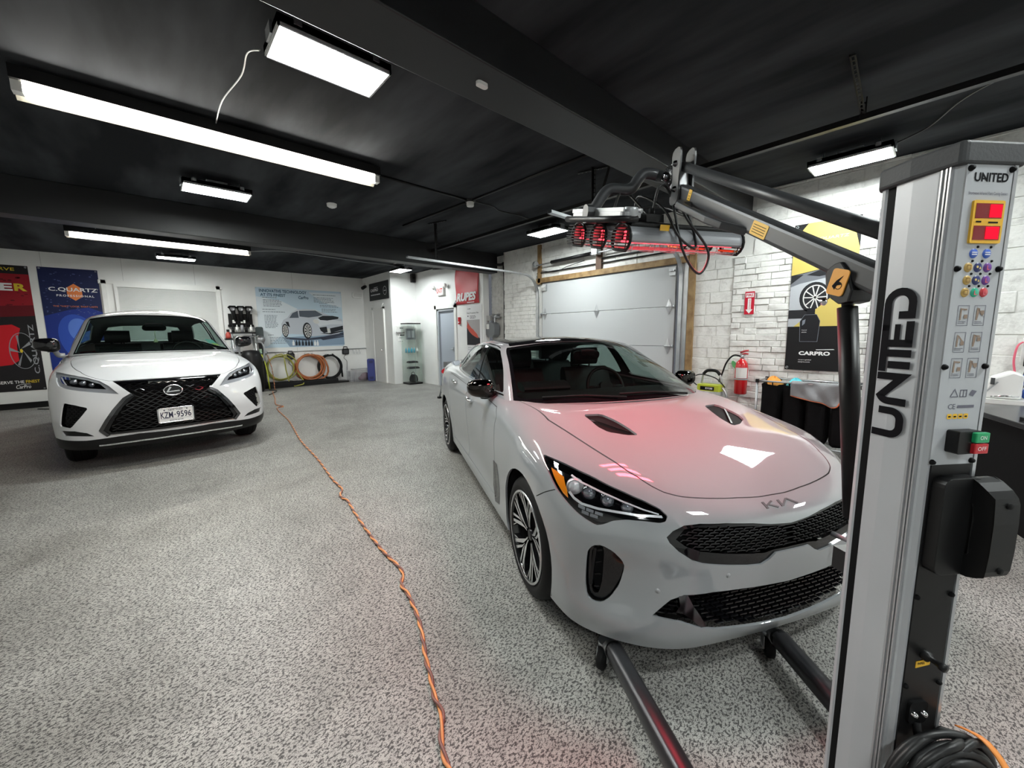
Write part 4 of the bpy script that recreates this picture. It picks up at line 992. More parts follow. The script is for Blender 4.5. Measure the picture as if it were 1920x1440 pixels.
def mirror_shell(parent, c, side, L, Hh, D, shell_mat, base_pt, arm_mat):
    """door mirror: rounded shell, glass on its back, arm to the door"""
    holder = MB(); vs = []; nu, nv = 20, 14
    for i in range(nv + 1):
        t = PI * i / nv
        for k in range(nu):
            a = 2 * PI * k / nu; sx, cx = math.sin(a), math.cos(a)
            e = .62; p = lambda q: math.copysign(abs(q) ** e, q)
            x = D * (.5 * p(math.cos(t)))
            y = L * .5 * p(math.sin(t)) * p(cx); z = Hh * .5 * p(math.sin(t)) * p(sx)
            x = x if x > 0 else x * .35                   # flat at the back, domed towards the front
            taper = 1 - .22 * (y / L + .5); z = z * taper + .012 * (y / L)
            x -= .25 * max(0, y / L + .1) * D
            vs.append((c[0] + x, c[1] + side * y, c[2] + z))
    fs = []
    for i in range(nv):
        for k in range(nu):
            f = (i*nu+k, (i+1)*nu+k, (i+1)*nu+(k+1) % nu, i*nu+(k+1) % nu); fs.append(f if side < 0 else f[::-1])
    holder.add(vs, fs, 0, True)
    o = holder.build('door_mirror', [shell_mat], parent)
    a = MB(); a.tube(smooth_path([(base_pt[0], side * base_pt[1], base_pt[2]), (base_pt[0] + .02, side * (base_pt[1] + .05), base_pt[2] + .01), (c[0], c[1] - side * L * .25, c[2] - Hh * .38), (c[0], c[1], c[2] - Hh * .40)], 5), [.03, .03, .03, .03, .03, .028, .027, .027, .026, .026, .025, .025, .024, .022, .02, .018], 10)
    a.build('mirror_arm', arm_mat, parent)
    g = MB(); g.prism(ellipse(0, 0, L * .42, Hh * .36, 20), 0, .004, 0, frame((c[0] - D * .19, c[1], c[2]), (0, 1, 0), (0, 0, 1)))
    g.build('mirror_glass', mat('mirror_glass', (.8, .82, .84), .02, 1.0), o)
    return o

def make_seat(parent, x, y, z, m, w=.50, h=.62):
    s = MB()
    s.prism(smooth_poly([(-.02, 0), (.46, .02), (.52, .10), (.48, .17), (.05, .13), (-.05, .1)]), -w / 2, w / 2, 0, frame((x, y, z), (1, 0, 0), (0, 0, 1)))
    o = s.build('seat_cushion', m, parent, bevel=.03)
    s = MB(); s.prism(smooth_poly([(-.05, .08), (.07, .08), (.04, .3), (-.04, h * .85), (-.09, h), (-.18, h), (-.19, h * .8), (-.13, .3)]), -w / 2, w / 2, 0, frame((x, y, z), (1, 0, 0), (0, 0, 1)))
    s.build('seat_back', m, parent, bevel=.04)
    s = MB(); s.prism(smooth_poly([(-.10, h + .03), (-.075, h + .12), (-.11, h + .2), (-.17, h + .19), (-.19, h + .06), (-.16, h + .02)]), -w * .27, w * .27, 0, frame((x, y, z), (1, 0, 0), (0, 0, 1)))
    for k in (-1, 1): s.cyl((x - .14, y + k * .06, z + h - .05), (x - .135, y + k * .06, z + h + .06), .008, 8)
    s.build('headrest', m, parent, bevel=.03)

def smooth_poly(P, it=2):
    return [tuple(p) for p in round_poly(np.array(P), .25, it)]

def ribbon3(cs, pts, w, off, mb, mi=0, thick=0.004, closed=False):
    """a strip lying along the skin through given points"""
    pts = densify(pts, .04, closed); uv = cs.skin.uv(pts); sg = -1 if np.mean([p[1] for p in pts]) < 0 else 1
    uv = densify(uv, .02, closed)
    if closed: uv = np.concatenate([uv, uv[:1]])
    A = offset_line(uv, w / 2); B = offset_line(uv, -w / 2); n = len(uv)
    a1 = cs.skin.at(A, off)[0]; b1 = cs.skin.at(B, off)[0]; a0 = cs.skin.at(A, off - thick)[0]; b0 = cs.skin.at(B, off - thick)[0]
    vs = np.concatenate([a1, b1, b0, a0]); vs[:, 1] *= sg
    fs = []
    for i in range(n - 1):
        for p, q in ((0, 1), (1, 2), (2, 3), (3, 0)): fs.append((p*n+i, q*n+i, q*n+i+1, p*n+i+1))
    fs += [(0, n, 2*n, 3*n), (n-1, 2*n-1, 3*n-1, 4*n-1)]
    mb.add(vs.tolist(), fs, mi)
    return mb

def skin_box(mb, cs, uv, du, dv, th, off, side, mi=0, ang=0.0):
    """small bar lying on the skin"""
    c, s = math.cos(ang), math.sin(ang)
    q = np.array([[-du/2, -dv/2], [du/2, -dv/2], [du/2, dv/2], [-du/2, dv/2]]); q = q @ np.array([[c, s], [-s, c]]) + np.array(uv)
    a = cs.skin.at(q, off)[0]; b = cs.skin.at(q, off - th)[0]; v = np.concatenate([a, b]); v[:, 1] *= side
    mb.add(v.tolist(), [(0, 1, 2, 3), (7, 6, 5, 4), (0, 4, 5, 1), (1, 5, 6, 2), (2, 6, 7, 3), (3, 7, 4, 0)], mi)

def side_uv(sk, pts, y):
    """places on the flank given in side view (x, z)"""
    return sk.uv([(p[0], y, p[1]) for p in pts])

def arch_uv(sk, x0, zc, r, y, n=26):
    a = np.linspace(rad(-24), rad(204), n); P = sk.uv([(x0 + r * math.cos(t), y, zc + r * math.sin(t)) for t in a])
    return np.concatenate([[[P[0, 0], -.06]], P, [[P[-1, 0], -.06]]])

def uv_x_at_y0(sk, x, row='top'):
    """centreline (top) position with this x"""
    g = sk.G[:, -1, 0]; u = float(np.interp(-x, -g, sk.U)); return (u, sk.V[-1])

def wheel_wells(parent, xs, R, zc, y_out, y_in):
    for x in xs:
        for s in (-1, 1):
            m = MB(); M = frame((x, s * y_in, zc), (1, 0, 0), (0, 0, 1)) if s < 0 else frame((x, s * y_in, zc), (-1, 0, 0), (0, 0, 1))
            h = y_out - y_in
            m.lathe([(0.02, 0), (R, 0), (R, h)], 24, 0, M, True, rad(-20), rad(200))
            m.build('wheel_arch_liner', M_BLACK, parent)

# ------------------------------------------------------------------ the grey sedan under the heat lamp
M_GREY_PAINT = mat('light_grey_car_paint', (0.30, 0.314, 0.328), 0.55, 0.0, coat=1.0, spec=0.25, coat_rough=0.02)
M_WHITE_PAINT = mat('white_car_paint', (0.69, 0.705, 0.725), 0.5, 0.0, coat=1.0, spec=0.25, coat_rough=0.02)
M_GLASS = glass_mat('car_glass', (0.47, 0.56, 0.535), 0.03)
M_SIDE_GLASS = glass_mat('car_side_glass', (0.58, 0.68, 0.645), 0.04)
M_LENS = glass_mat('lamp_lens', (0.93, 0.94, 0.95), 0.04)
M_GAP = mat('panel_gap_black', (0.004, 0.004, 0.004), 0.7)
M_INTERIOR = mat('dark_interior', (0.009, 0.0085, 0.0085), 0.6)
M_AMBER = mat('amber_reflector', (0.85, 0.26, 0.01), 0.15, coat=1.0)
M_LED = mat('lamp_silver', (0.72, 0.73, 0.75), 0.3, 0.25)
M_GREY_TRIM = mat('grey_lamp_trim', (0.30, 0.31, 0.33), 0.3, 0.2)
M_MACHINED = mat('machined_alloy', (0.66, 0.66, 0.67), 0.25, 0.9)
M_WHEEL_DARK = mat('wheel_gloss_black', (0.008, 0.008, 0.009), 0.2, coat=0.5)

def cr(sk, nu, nv, P):
    """table column/row coordinates to skin coordinates"""
    out = []
    for c, r in P:
        ci = np.clip(c * nu, 0, sk.NU - 1); ri = np.clip(r * nv, 0, sk.NV - 1)
        u = float(np.interp(ci, range(sk.NU), sk.U)) + (c * nu - ci) * .02; v = float(np.interp(ri, range(sk.NV), sk.V)) + (r * nv - ri) * .02
        out.append((u, v))
    return np.array(out)

def prop_interior(car, cowl_x, dash_z, seats, wheel_y, shelf, z_floor, m):
    d = MB(); M = frame((0, 0, 0), (1, 0, 0), (0, 0, 1))
    d.prism(smooth_poly([(cowl_x - .04, dash_z - .02), (cowl_x - .02, dash_z - .32), (cowl_x - .75, dash_z - .38), (cowl_x - .78, dash_z - .1), (cowl_x - .66, dash_z + .005), (cowl_x - .38, dash_z + .012)]), -.70, .70, 0, M)
    d.prism(smooth_poly([(cowl_x - .66, dash_z), (cowl_x - .74, dash_z + .07), (cowl_x - .62, dash_z + .085), (cowl_x - .5, dash_z + .02)]), wheel_y - .2, wheel_y + .2, 0, M)
    d.build('dashboard', m, car)
    w = MB(); c = Vector((cowl_x - .90, wheel_y, dash_z - .035)); F = frame(c, (0, 1, 0), (-.35, 0, .94))
    w.tube([F @ Vector((.185 * math.cos(a), .185 * math.sin(a), 0)) for a in [2 * PI * k / 32 for k in range(32)]], .016, 8, 0, closed=True)
    w.prism(ellipse(0, 0, .065, .055, 16), -.02, .025, 0, F)
    for a in (PI, 0, -PI / 2): w.tube([F @ Vector((.05 * math.cos(a), .05 * math.sin(a), 0)), F @ Vector((.185 * math.cos(a), .185 * math.sin(a), 0))], .015, 6)
    w.build('steering_wheel', m, car)
    for (x, y, z) in seats: make_seat(car, x, y, z, m)
    r = MB(); r.box((shelf[0] - .55, -.66, shelf[1] - .06), (shelf[0], .66, shelf[1])); r.build('rear_shelf', m, car, bevel=.02)
    f = MB(); f.box((shelf[0] - .1, -.72, z_floor), (cowl_x - .1, .72, z_floor + .05)); f.build('cabin_floor', M_BLACK, car)

def build_kia():
    car = empty('sedan', (2.26, 1.122, 0), rad(-114.6), 'light grey sedan with black roof and pink-lit bonnet parked under the heat lamp', 'car')
    sk = Skin(KIA_BODY); O = OUTLINE; uv = sk.uv; VM = sk.V[-1]; NUc, NVc = 12, 8
    c_ = lambda P: cr(sk, NUc, NVc, P)
    hood = [(p[0], -abs(p[1]), p[2]) for p in O['kia_hood'][:12]] + [(.715, 0, .733)]
    hu = uv(hood); ucow = uv_x_at_y0(sk, -.275)[0]
    hood_rear = uv([(-.48, .66, .98), (-.37, .45, .98), (-.31, .25, .982)])
    hood_area = np.concatenate([hu, [(-.05, hu[-1, 1]), (-.05, VM + .05), (ucow, VM + .05)], hood_rear[::-1]])
    ucab = uv_x_at_y0(sk, -.37)[0]; uend = uv_x_at_y0(sk, -3.42)[0]
    cab_line = uv([(-.40, .36, .98), (-.53, .68, .98), (-.66, .765, .985), (-.9, .79, .985), (-1.6, .79, .995), (-2.35, .78, 1.02), (-2.8, .745, 1.045), (-3.2, .64, 1.06), (-3.38, .40, 1.085)])
    cabin = np.concatenate([[(ucab, VM + .05), (ucab, VM - .02)], cab_line, [(uend, VM + .05)]])
    cowl = np.concatenate([[(ucow, VM + .05)], hood_rear[::-1], uv([(-.53, .70, .975), (-.60, .765, .98)]), cab_line[2:3], cab_line[1::-1], [(ucab, VM - .02), (ucab, VM + .05)]])
    arch_f = arch_uv(sk, 0, .331, .372, .93); arch_r = arch_uv(sk, -2.906, .331, .372, .93)
    door_f = side_uv(sk, [(-.64, .30), (-.62, .60), (-.63, .88), (-.70, .965), (-1.0, .985), (-1.625, .995), (-1.625, .30)], .91)
    door_r = side_uv(sk, [(-1.635, .30), (-1.635, .995), (-2.4, 1.02), (-2.72, 1.03), (-2.66, .93), (-2.50, .74), (-2.44, .55), (-2.42, .30)], .91)
    head = round_poly(uv(O['kia_headlight']), .12)
    def half(P, n=None):
        P = np.array([(p[0], -max(0, -p[1]), p[2]) for p in P]); return uv(P)
    gr = half(O['kia_grille']); gr[np.array([p[1] > -.06 for p in O['kia_grille']]), 0] = -.04
    gm = half(O['kia_grille_mesh']); gm[np.array([p[1] > -.06 for p in O['kia_grille_mesh']]), 0] = -.05
    it = half(O['kia_intake']); it[np.array([p[1] > -.06 for p in O['kia_intake']]), 0] = -.04
    blade = uv(O['kia_blade']); sv = round_poly(uv(O['kia_side_vent']), .2); slot = round_poly(uv(O['kia_vent_slot']), .2)
    hv = round_poly(uv(O['kia_hood_vent']), .15); fv = uv(O['kia_fender_vent'])
    amber = uv(O['kia_amber'])
    areas = [('hood', hood_area), ('cowl', cowl), ('hole', cabin), ('door_front', door_f), ('door_rear', door_r), ('headlight', head), ('amber', amber),
             ('grille', gr), ('grille_mesh', gm), ('intake', it), ('blade', blade), ('side_vent', sv), ('vent_slot', slot), ('hood_vent', hv), ('fender_vent', fv),
             ('hole', arch_f), ('hole', arch_r)]
    closed = lambda P: np.concatenate([P, P[:1]])
    lines = [('panel_gap', hu, .007), ('panel_gap', closed(door_f), .006), ('panel_gap', closed(door_r), .006), ('panel_gap', uv(O['kia_seam']), .004)]
    cs = CutSkin(sk, areas, lines)
    P = M_GREY_PAINT
    cs.patch('body', 'body_shell', P, car, rim=.012)
    cs.patch('hood', 'hood', P, car, rim=.012)
    for s in (-1, 1):
        cs.patch('door_front', 'front_door', P, car, side=s, rim=.012)
        cs.patch('door_rear', 'rear_door', P, car, side=s, rim=.012)
        cs.patch(('headlight', 'amber'), 'headlight_lens', M_LENS, car, side=s, off=-.001)
        b = cs.patch('headlight', 'headlight_housing', M_GLOSS_BLACK, car, side=s, off=-.05, rim_to=-.002)
        cs.patch('amber', 'side_marker', M_AMBER, b, side=s, off=-.012)
        v = cs.patch('side_vent', 'bumper_vent', M_GLOSS_BLACK, car, side=s, off=-.03, rim_to=.002)
        cs.patch('vent_slot', 'vent_slot', M_BLACK, v, side=s, off=-.07, rim_to=-.03)
        cs.patch('hood_vent', 'hood_vent', M_BLACK, car, side=s, off=-.012, rim_to=.001)
        cs.patch('fender_vent', 'fender_vent', M_DARK_CHROME, car, side=s, off=.002, rim=.01)
        cs.patch('blade', 'intake_blade', M_DARK_CHROME, car, side=s, off=-.005, rim=.03)
        m = MB()
        up = lambda pts: [(p[0], s * abs(p[1]), p[2]) for p in pts]
        ribbon3(cs, up(O['kia_drl']), .013, -.012, m, thick=.006); ribbon3(cs, up(O['kia_drl_upper']), .007, -.012, m, thick=.005)
        m.build('daytime_light', M_LED, b)
        for q, r in (('a', .040), ('b', .034), ('c', .032), ('d', .030)):
            c, n = cs.on(up(O['kia_lamp_' + q]), -.038); ax = Vector((.85, s * .45, .05))
            l = MB(); Mx = lathe_matrix(Vector(c[0]), ax)
            l.lathe([(r, -.02), (r, .004), (r * .88, .008)], 20, 0, Mx); l.lathe([(r * .86, .004), (r * .7, .012), (r * .4, .018), (0, .02)], 20, 1, Mx)
            l.build('lamp_projector', [M_LED if q == 'a' else M_DARK_CHROME, M_LED if q == 'a' else mat('projector_glass', (.18, .2, .23), .03, .4, coat=1.0)], b)
        hx = MB(); hp = uv(O['kia_hex']); u0, v0 = hp.min(axis=0); u1, v1 = hp.max(axis=0)
        k = 0; v = v0
        while v < v1:
            u = u0 + (.018 if k % 2 else 0)
            while u < u1:
                if inside(hp, np.array([[u, v]]))[0]: skin_box(hx, cs, (u, v), .03, .018, .004, -.03, s)
                u += .036
            v += .022; k += 1
        hx.build('lamp_texture', M_GREY_TRIM, b)
        # hood scoop slats
        hs = MB()
        hq = [(p[0], s * abs(p[1]), p[2]) for p in O['kia_hood_vent']]
        a = Vector(hq[0]) * .62 + Vector(hq[7]) * .38; e = Vector(hq[4])
        mid = Vector(hq[2]) * .5 + Vector(hq[6]) * .5
        ribbon3(cs, [tuple(a.lerp(e, .06)), tuple(a.lerp(e, .45)), tuple(a.lerp(e, .86))], .010, -.002, hs, thick=.006)
        hs.build('vent_slat', M_CHROME, car)
        sl = MB()
        for f in np.linspace(.12, .88, 4):
            q = O['kia_vent_slot']; p = Vector(q[1]).lerp(Vector(q[6]), f); p2 = Vector(q[2]).lerp(Vector(q[5]), f)
            ribbon3(cs, up([tuple(p), tuple(p2)]), .006, -.035, sl, thick=.01)
        ribbon3(cs, up([O['kia_vent_slot'][1], O['kia_vent_slot'][7]]), .012, -.018, sl, thick=.02)
        sl.build('vent_fins', M_BLACK_SATIN, v_obj := cs.patch('vent_slot', 'vent_back', M_BLACK, car, side=s, off=-.072))
        # door handles
        for key in ('kia_handle_front', 'kia_handle_rear'):
            c, n = cs.on(up(O[key]), .012); c = Vector(c[0])
            h = MB(); h.tube([c + Vector((-.10, 0, .006)), c + Vector((-.08, s * .012, .006)), c + Vector((.05, s * .012, 0)), c + Vector((.09, 0, -.002))], [.010, .014, .014, .010], 10)
            h.build('door_handle', M_CHROME, car)
            h = MB(); h.prism(ellipse(0, 0, .05, .024, 16), -.012, .002, 0, frame(c + Vector((.0, s * -.008, 0)), (1, 0, 0), (0, 0, 1))); h.build('handle_cup', P, car)
        mirror_shell(car, (-.925, s * .932, 1.042), s, .20, .155, .17, mat('black_chrome', (.05, .045, .042), .05, 1.0), (-.93, .82, .99), M_BLACK_SATIN)
    cs.patch('panel_gap', 'panel_gap', M_GAP, car, off=-.006)
    cs.patch('cowl', 'cowl_panel', M_BLACK_SATIN, car, off=-.012, rim_to=0)
    g = cs.patch('grille', 'grille_surround', M_GLOSS_BLACK, car, off=-.008, rim_to=.003)
    g2 = cs.patch('grille_mesh', 'grille', M_BLACK, car, off=-.05, rim_to=-.008)
    it_o = cs.patch('intake', 'lower_intake', M_BLACK, car, off=-.05, rim_to=.002)
    gm_mb = MB(); v0 = gm[:, 1].min(); v1 = gm[:, 1].max(); k = 0; v = v0 + .006
    gmc = gm.copy()
    while v < v1 - .004:
        u = (.012 if k % 2 else .034)
        while u < gm[:, 0].max():
            if inside(gm, np.array([[u, v], [u + .016, v], [u - .016, v]])).all():
                for s in (-1, 1):
                    skin_box(gm_mb, cs, (u, v + .004), .034, .006, .018, -.014, s); skin_box(gm_mb, cs, (u + .019, v - .004), .012, .005, .018, -.016, s, 0, -.9)
            u += .044
        v += .0185; k += 1
    tag(gm_mb.build('grille_mesh', mat('grille_dark_chrome', (.05, .05, .052), .15, .8), g2), kind='stuff')
    im = MB(); k = 0; v = it[:, 1].min() + .01
    while v < it[:, 1].max():
        u = (.0 if k % 2 else .02)
        while u < .62:
            if inside(it, np.array([[u, v], [u + .02, v], [u - .0, v + .008]])).all() and not inside(blade, np.array([[u, v]]))[0]:
                for s in (-1, 1): skin_box(im, cs, (u, v), .030, .005, .02, -.022, s)
            u += .04
        v += .017; k += 1
    tag(im.build('intake_mesh', M_GLOSS_BLACK, it_o), kind='stuff')
    # bonnet badge
    e = MB(); bc = uv([(.757, 0, .712)])[0]
    S = [[(-.5, 0), (-.5, 1)], [(-.48, .38), (-.22, 1)], [(-.40, .58), (-.16, 0)], [(-.02, 0), (-.02, 1)], [(.0, .08), (.25, 1)], [(.25, 1), (.5, 0)]]
    for L in S:
        q = [(bc[0] + p[0] * .152, bc[1] + (p[1] - .5) * .046) for p in L]
        d = np.array(q[1]) - np.array(q[0]); n = np.array([-d[1], d[0]]); n = n / np.linalg.norm(n) * .0048
        pts = np.array([q[0] + n, q[0] - n, q[1] - n, q[1] + n])
        flipx = np.abs(pts[:, 0]) ; a, _ = sk.at(np.stack([flipx, pts[:, 1]], 1), .004); b2, _ = sk.at(np.stack([flipx, pts[:, 1]], 1), 0)
        sg = np.sign(pts[:, 0]); a[:, 1] *= sg; b2[:, 1] *= sg
        e.add(np.concatenate([a, b2]).tolist(), [(0, 1, 2, 3), (0, 4, 5, 1), (1, 5, 6, 2), (2, 6, 7, 3), (3, 7, 4, 0)])
    e.build('bonnet_badge', mat('badge_grey_chrome', (.26, .26, .27), .25, .6), car)
    for y, z, x in ((-.596, .408, .731), (.596, .408, .731), (-.321, .472, .808), (.321, .472, .808)):
        c, n = cs.on([(x, y, z)], .0); m = MB(); m.lathe([(0, .0015), (.010, .001), (.0115, -.002)], 16, 0, lathe_matrix(Vector(c[0]), Vector(n[0]))); m.build('parking_sensor', P, car)
    # tow eye cap hanging open at the grille
    m = MB(); c, n = cs.on([(.80, .24, .56)], .0); c = Vector(c[0]); m.tube([c, c + Vector((.09, .02, -.012))], [.012, .009], 10); m.build('tow_eye', M_GREY_TRIM, car)
    # ---- cabin
    ck = Skin(KIA_CABIN); q = lambda PP: cr(ck, 12, 8, PP)
    frit = q([(-.2, .02), (1, .02), (2.0, .02), (2.5, .05), (2.5, 1.5), (2.45, 2.9), (1, 3.0), (-.2, 3.0)])
    ws = q([(-.2, .22), (1, .22), (1.95, .2), (2.15, .25), (2.15, 1.5), (2.08, 2.75), (1, 2.86), (-.2, 2.88)])
    fg = round_poly(q([(3.28, .34), (3.2, 1.5), (3.25, 2.7), (4, 2.78), (4.92, 2.78), (4.92, .26), (4, .26)]), .08)
    rg = round_poly(q([(5.08, .26), (6.0, .26), (6.8, .3), (7.35, .55), (7.15, 1.4), (6.75, 2.3), (6.2, 2.72), (5.08, 2.78)]), .08)
    bp = q([(4.9, .2), (5.1, .2), (5.1, 2.8), (4.9, 2.8)])
    sill_strip = q([(3.1, .05), (7.45, .05), (7.4, .6), (7.3, .3), (3.2, .3)])
    rgl = q([(8.25, .3), (9, .2), (10.2, .2), (10.2, 2.9), (9, 2.86), (8.3, 2.65)])
    roof = q([(-.2, 3.02), (2.2, 3.02), (2.9, 3.32), (4, 3.36), (6, 3.36), (7.3, 3.36), (8.2, 3.1), (10.2, 3.02), (10.2, 5.3), (-.2, 5.3)])
    sunroof = q([(-.2, 3.25), (1.2, 3.25), (2.6, 3.45)])
    cc = CutSkin(ck, [('frit', frit), ('windshield', ws), ('fg', fg), ('rg', rg), ('bp', bp), ('rear_glass', rgl), ('roof', roof)], [])
    cc.patch('body', 'roof_frame', P, car, rim=.02)
    cc.patch('roof', 'roof_panel', M_GLOSS_BLACK, car, off=.001, rim=.01)
    cc.patch(('body', 'roof', 'bp'), 'headliner', M_INTERIOR, car, off=-.022)
    cc.patch('frit', 'windshield_border', M_GLOSS_BLACK, car, off=0)
    cc.patch('windshield', 'windshield', M_GLASS, car)
    cc.patch('rear_glass', 'rear_window', M_GLASS, car)
    for s in (-1, 1):
        cc.patch('bp', 'door_pillar', M_GLOSS_BLACK, car, side=s, off=.001)
        cc.patch('fg', 'front_side_window', M_SIDE_GLASS, car, side=s, off=-.004, rim_to=.0)
        cc.patch('rg', 'rear_side_window', M_SIDE_GLASS, car, side=s, off=-.004, rim_to=.0)
        t = MB(); ring = q([(3.25, .2), (4, .17), (5, .17), (6, .17), (6.8, .2), (7.5, .5), (7.3, 1.4), (6.9, 2.4), (6.3, 2.85), (5.2, 2.92), (4, 2.92), (3.35, 2.85)])
        p3 = ck.at(ring)[0]; p3[:, 1] *= s
        ribbon3(cc, p3.tolist(), .014, .004, t, thick=.006, closed=False)
        t.build('window_trim', M_CHROME, car)
    # wipers, mirror and interior
    w = MB()
    for y0, y1 in ((.50, -.08), (-.05, -.60)):
        a = cc.on([(-.34 - .1 * abs(y0), y0, 1.0)], .02)[0][0]; b = cc.on([(-.38 - .2 * abs(y1), y1, 1.0)], .016)[0][0]
        w.tube([tuple(a), tuple((np.array(a) + b) / 2 + np.array([0, 0, .012])), tuple(b)], .008, 6)
    w.build('wiper', M_BLACK, car)
    prop_interior(car, -.42, .975, [(-1.62, .37, .48), (-1.62, -.37, .48), (-2.55, .38, .48), (-2.55, -.38, .48)], .37, (-2.95, 1.04), .30, M_INTERIOR)
    rm = MB(); rm.prism(round_rect(-.12, -.035, .12, .035, .03, 4), -.012, .012, 0, frame((-1.02, 0, 1.265), (0, 1, 0), (.2, 0, .98))); rm.cyl((-1.0, 0, 1.27), (-1.0, 0, 1.315), .012, 8); rm.box((-1.08, -.06, 1.26), (-.98, .06, 1.31)); rm.build('rear_view_mirror', M_BLACK, car)
    st = MB(); a = cc.on([(-.62, .56, 1.05), (-.62, .66, 1.03), (-.68, .645, 1.06), (-.68, .55, 1.08)], -.004)[0]; st.add(a.tolist(), [(0, 1, 2, 3)]); st.build('windshield_sticker', mat('pale_sticker', (.55, .66, .58), .5), car)
    # wheels
    sp = y_spokes(.240)
    for x in (0, -2.906):
        for s in (-1, 1): make_wheel('wheel', car, (x, s * .798, .331), s, .331, .225 if x == 0 else .255, .246, sp, M_MACHINED, M_WHEEL_DARK)
    wheel_wells(car, (0, -2.906), .374, .331, .90, .50)
    u = MB(); u.box((-.46, -.78, .20), (-2.45, .78, .30)); u.box((-3.4, -.6, .26), (-3.9, .6, .4)); u.box((-.45, -.5, .2), (.66, .5, .3)); u.box((-2.45, -.5, .2), (-3.4, .5, .32)); u.box((.3, -.72, .2), (.58, .72, .26)); u.build('underbody', M_BLACK, car)
    # tail
    t = MB()
    for s in (-1, 1): t.tube([tuple(p) for p in cs.on([(-3.55, s * .85, .93), (-3.8, s * .75, .95), (-3.93, s * .5, .96)], .004)[0]], .03, 8)
    t.build('tail_lamp', M_RED, car)
    return car
build_kia()

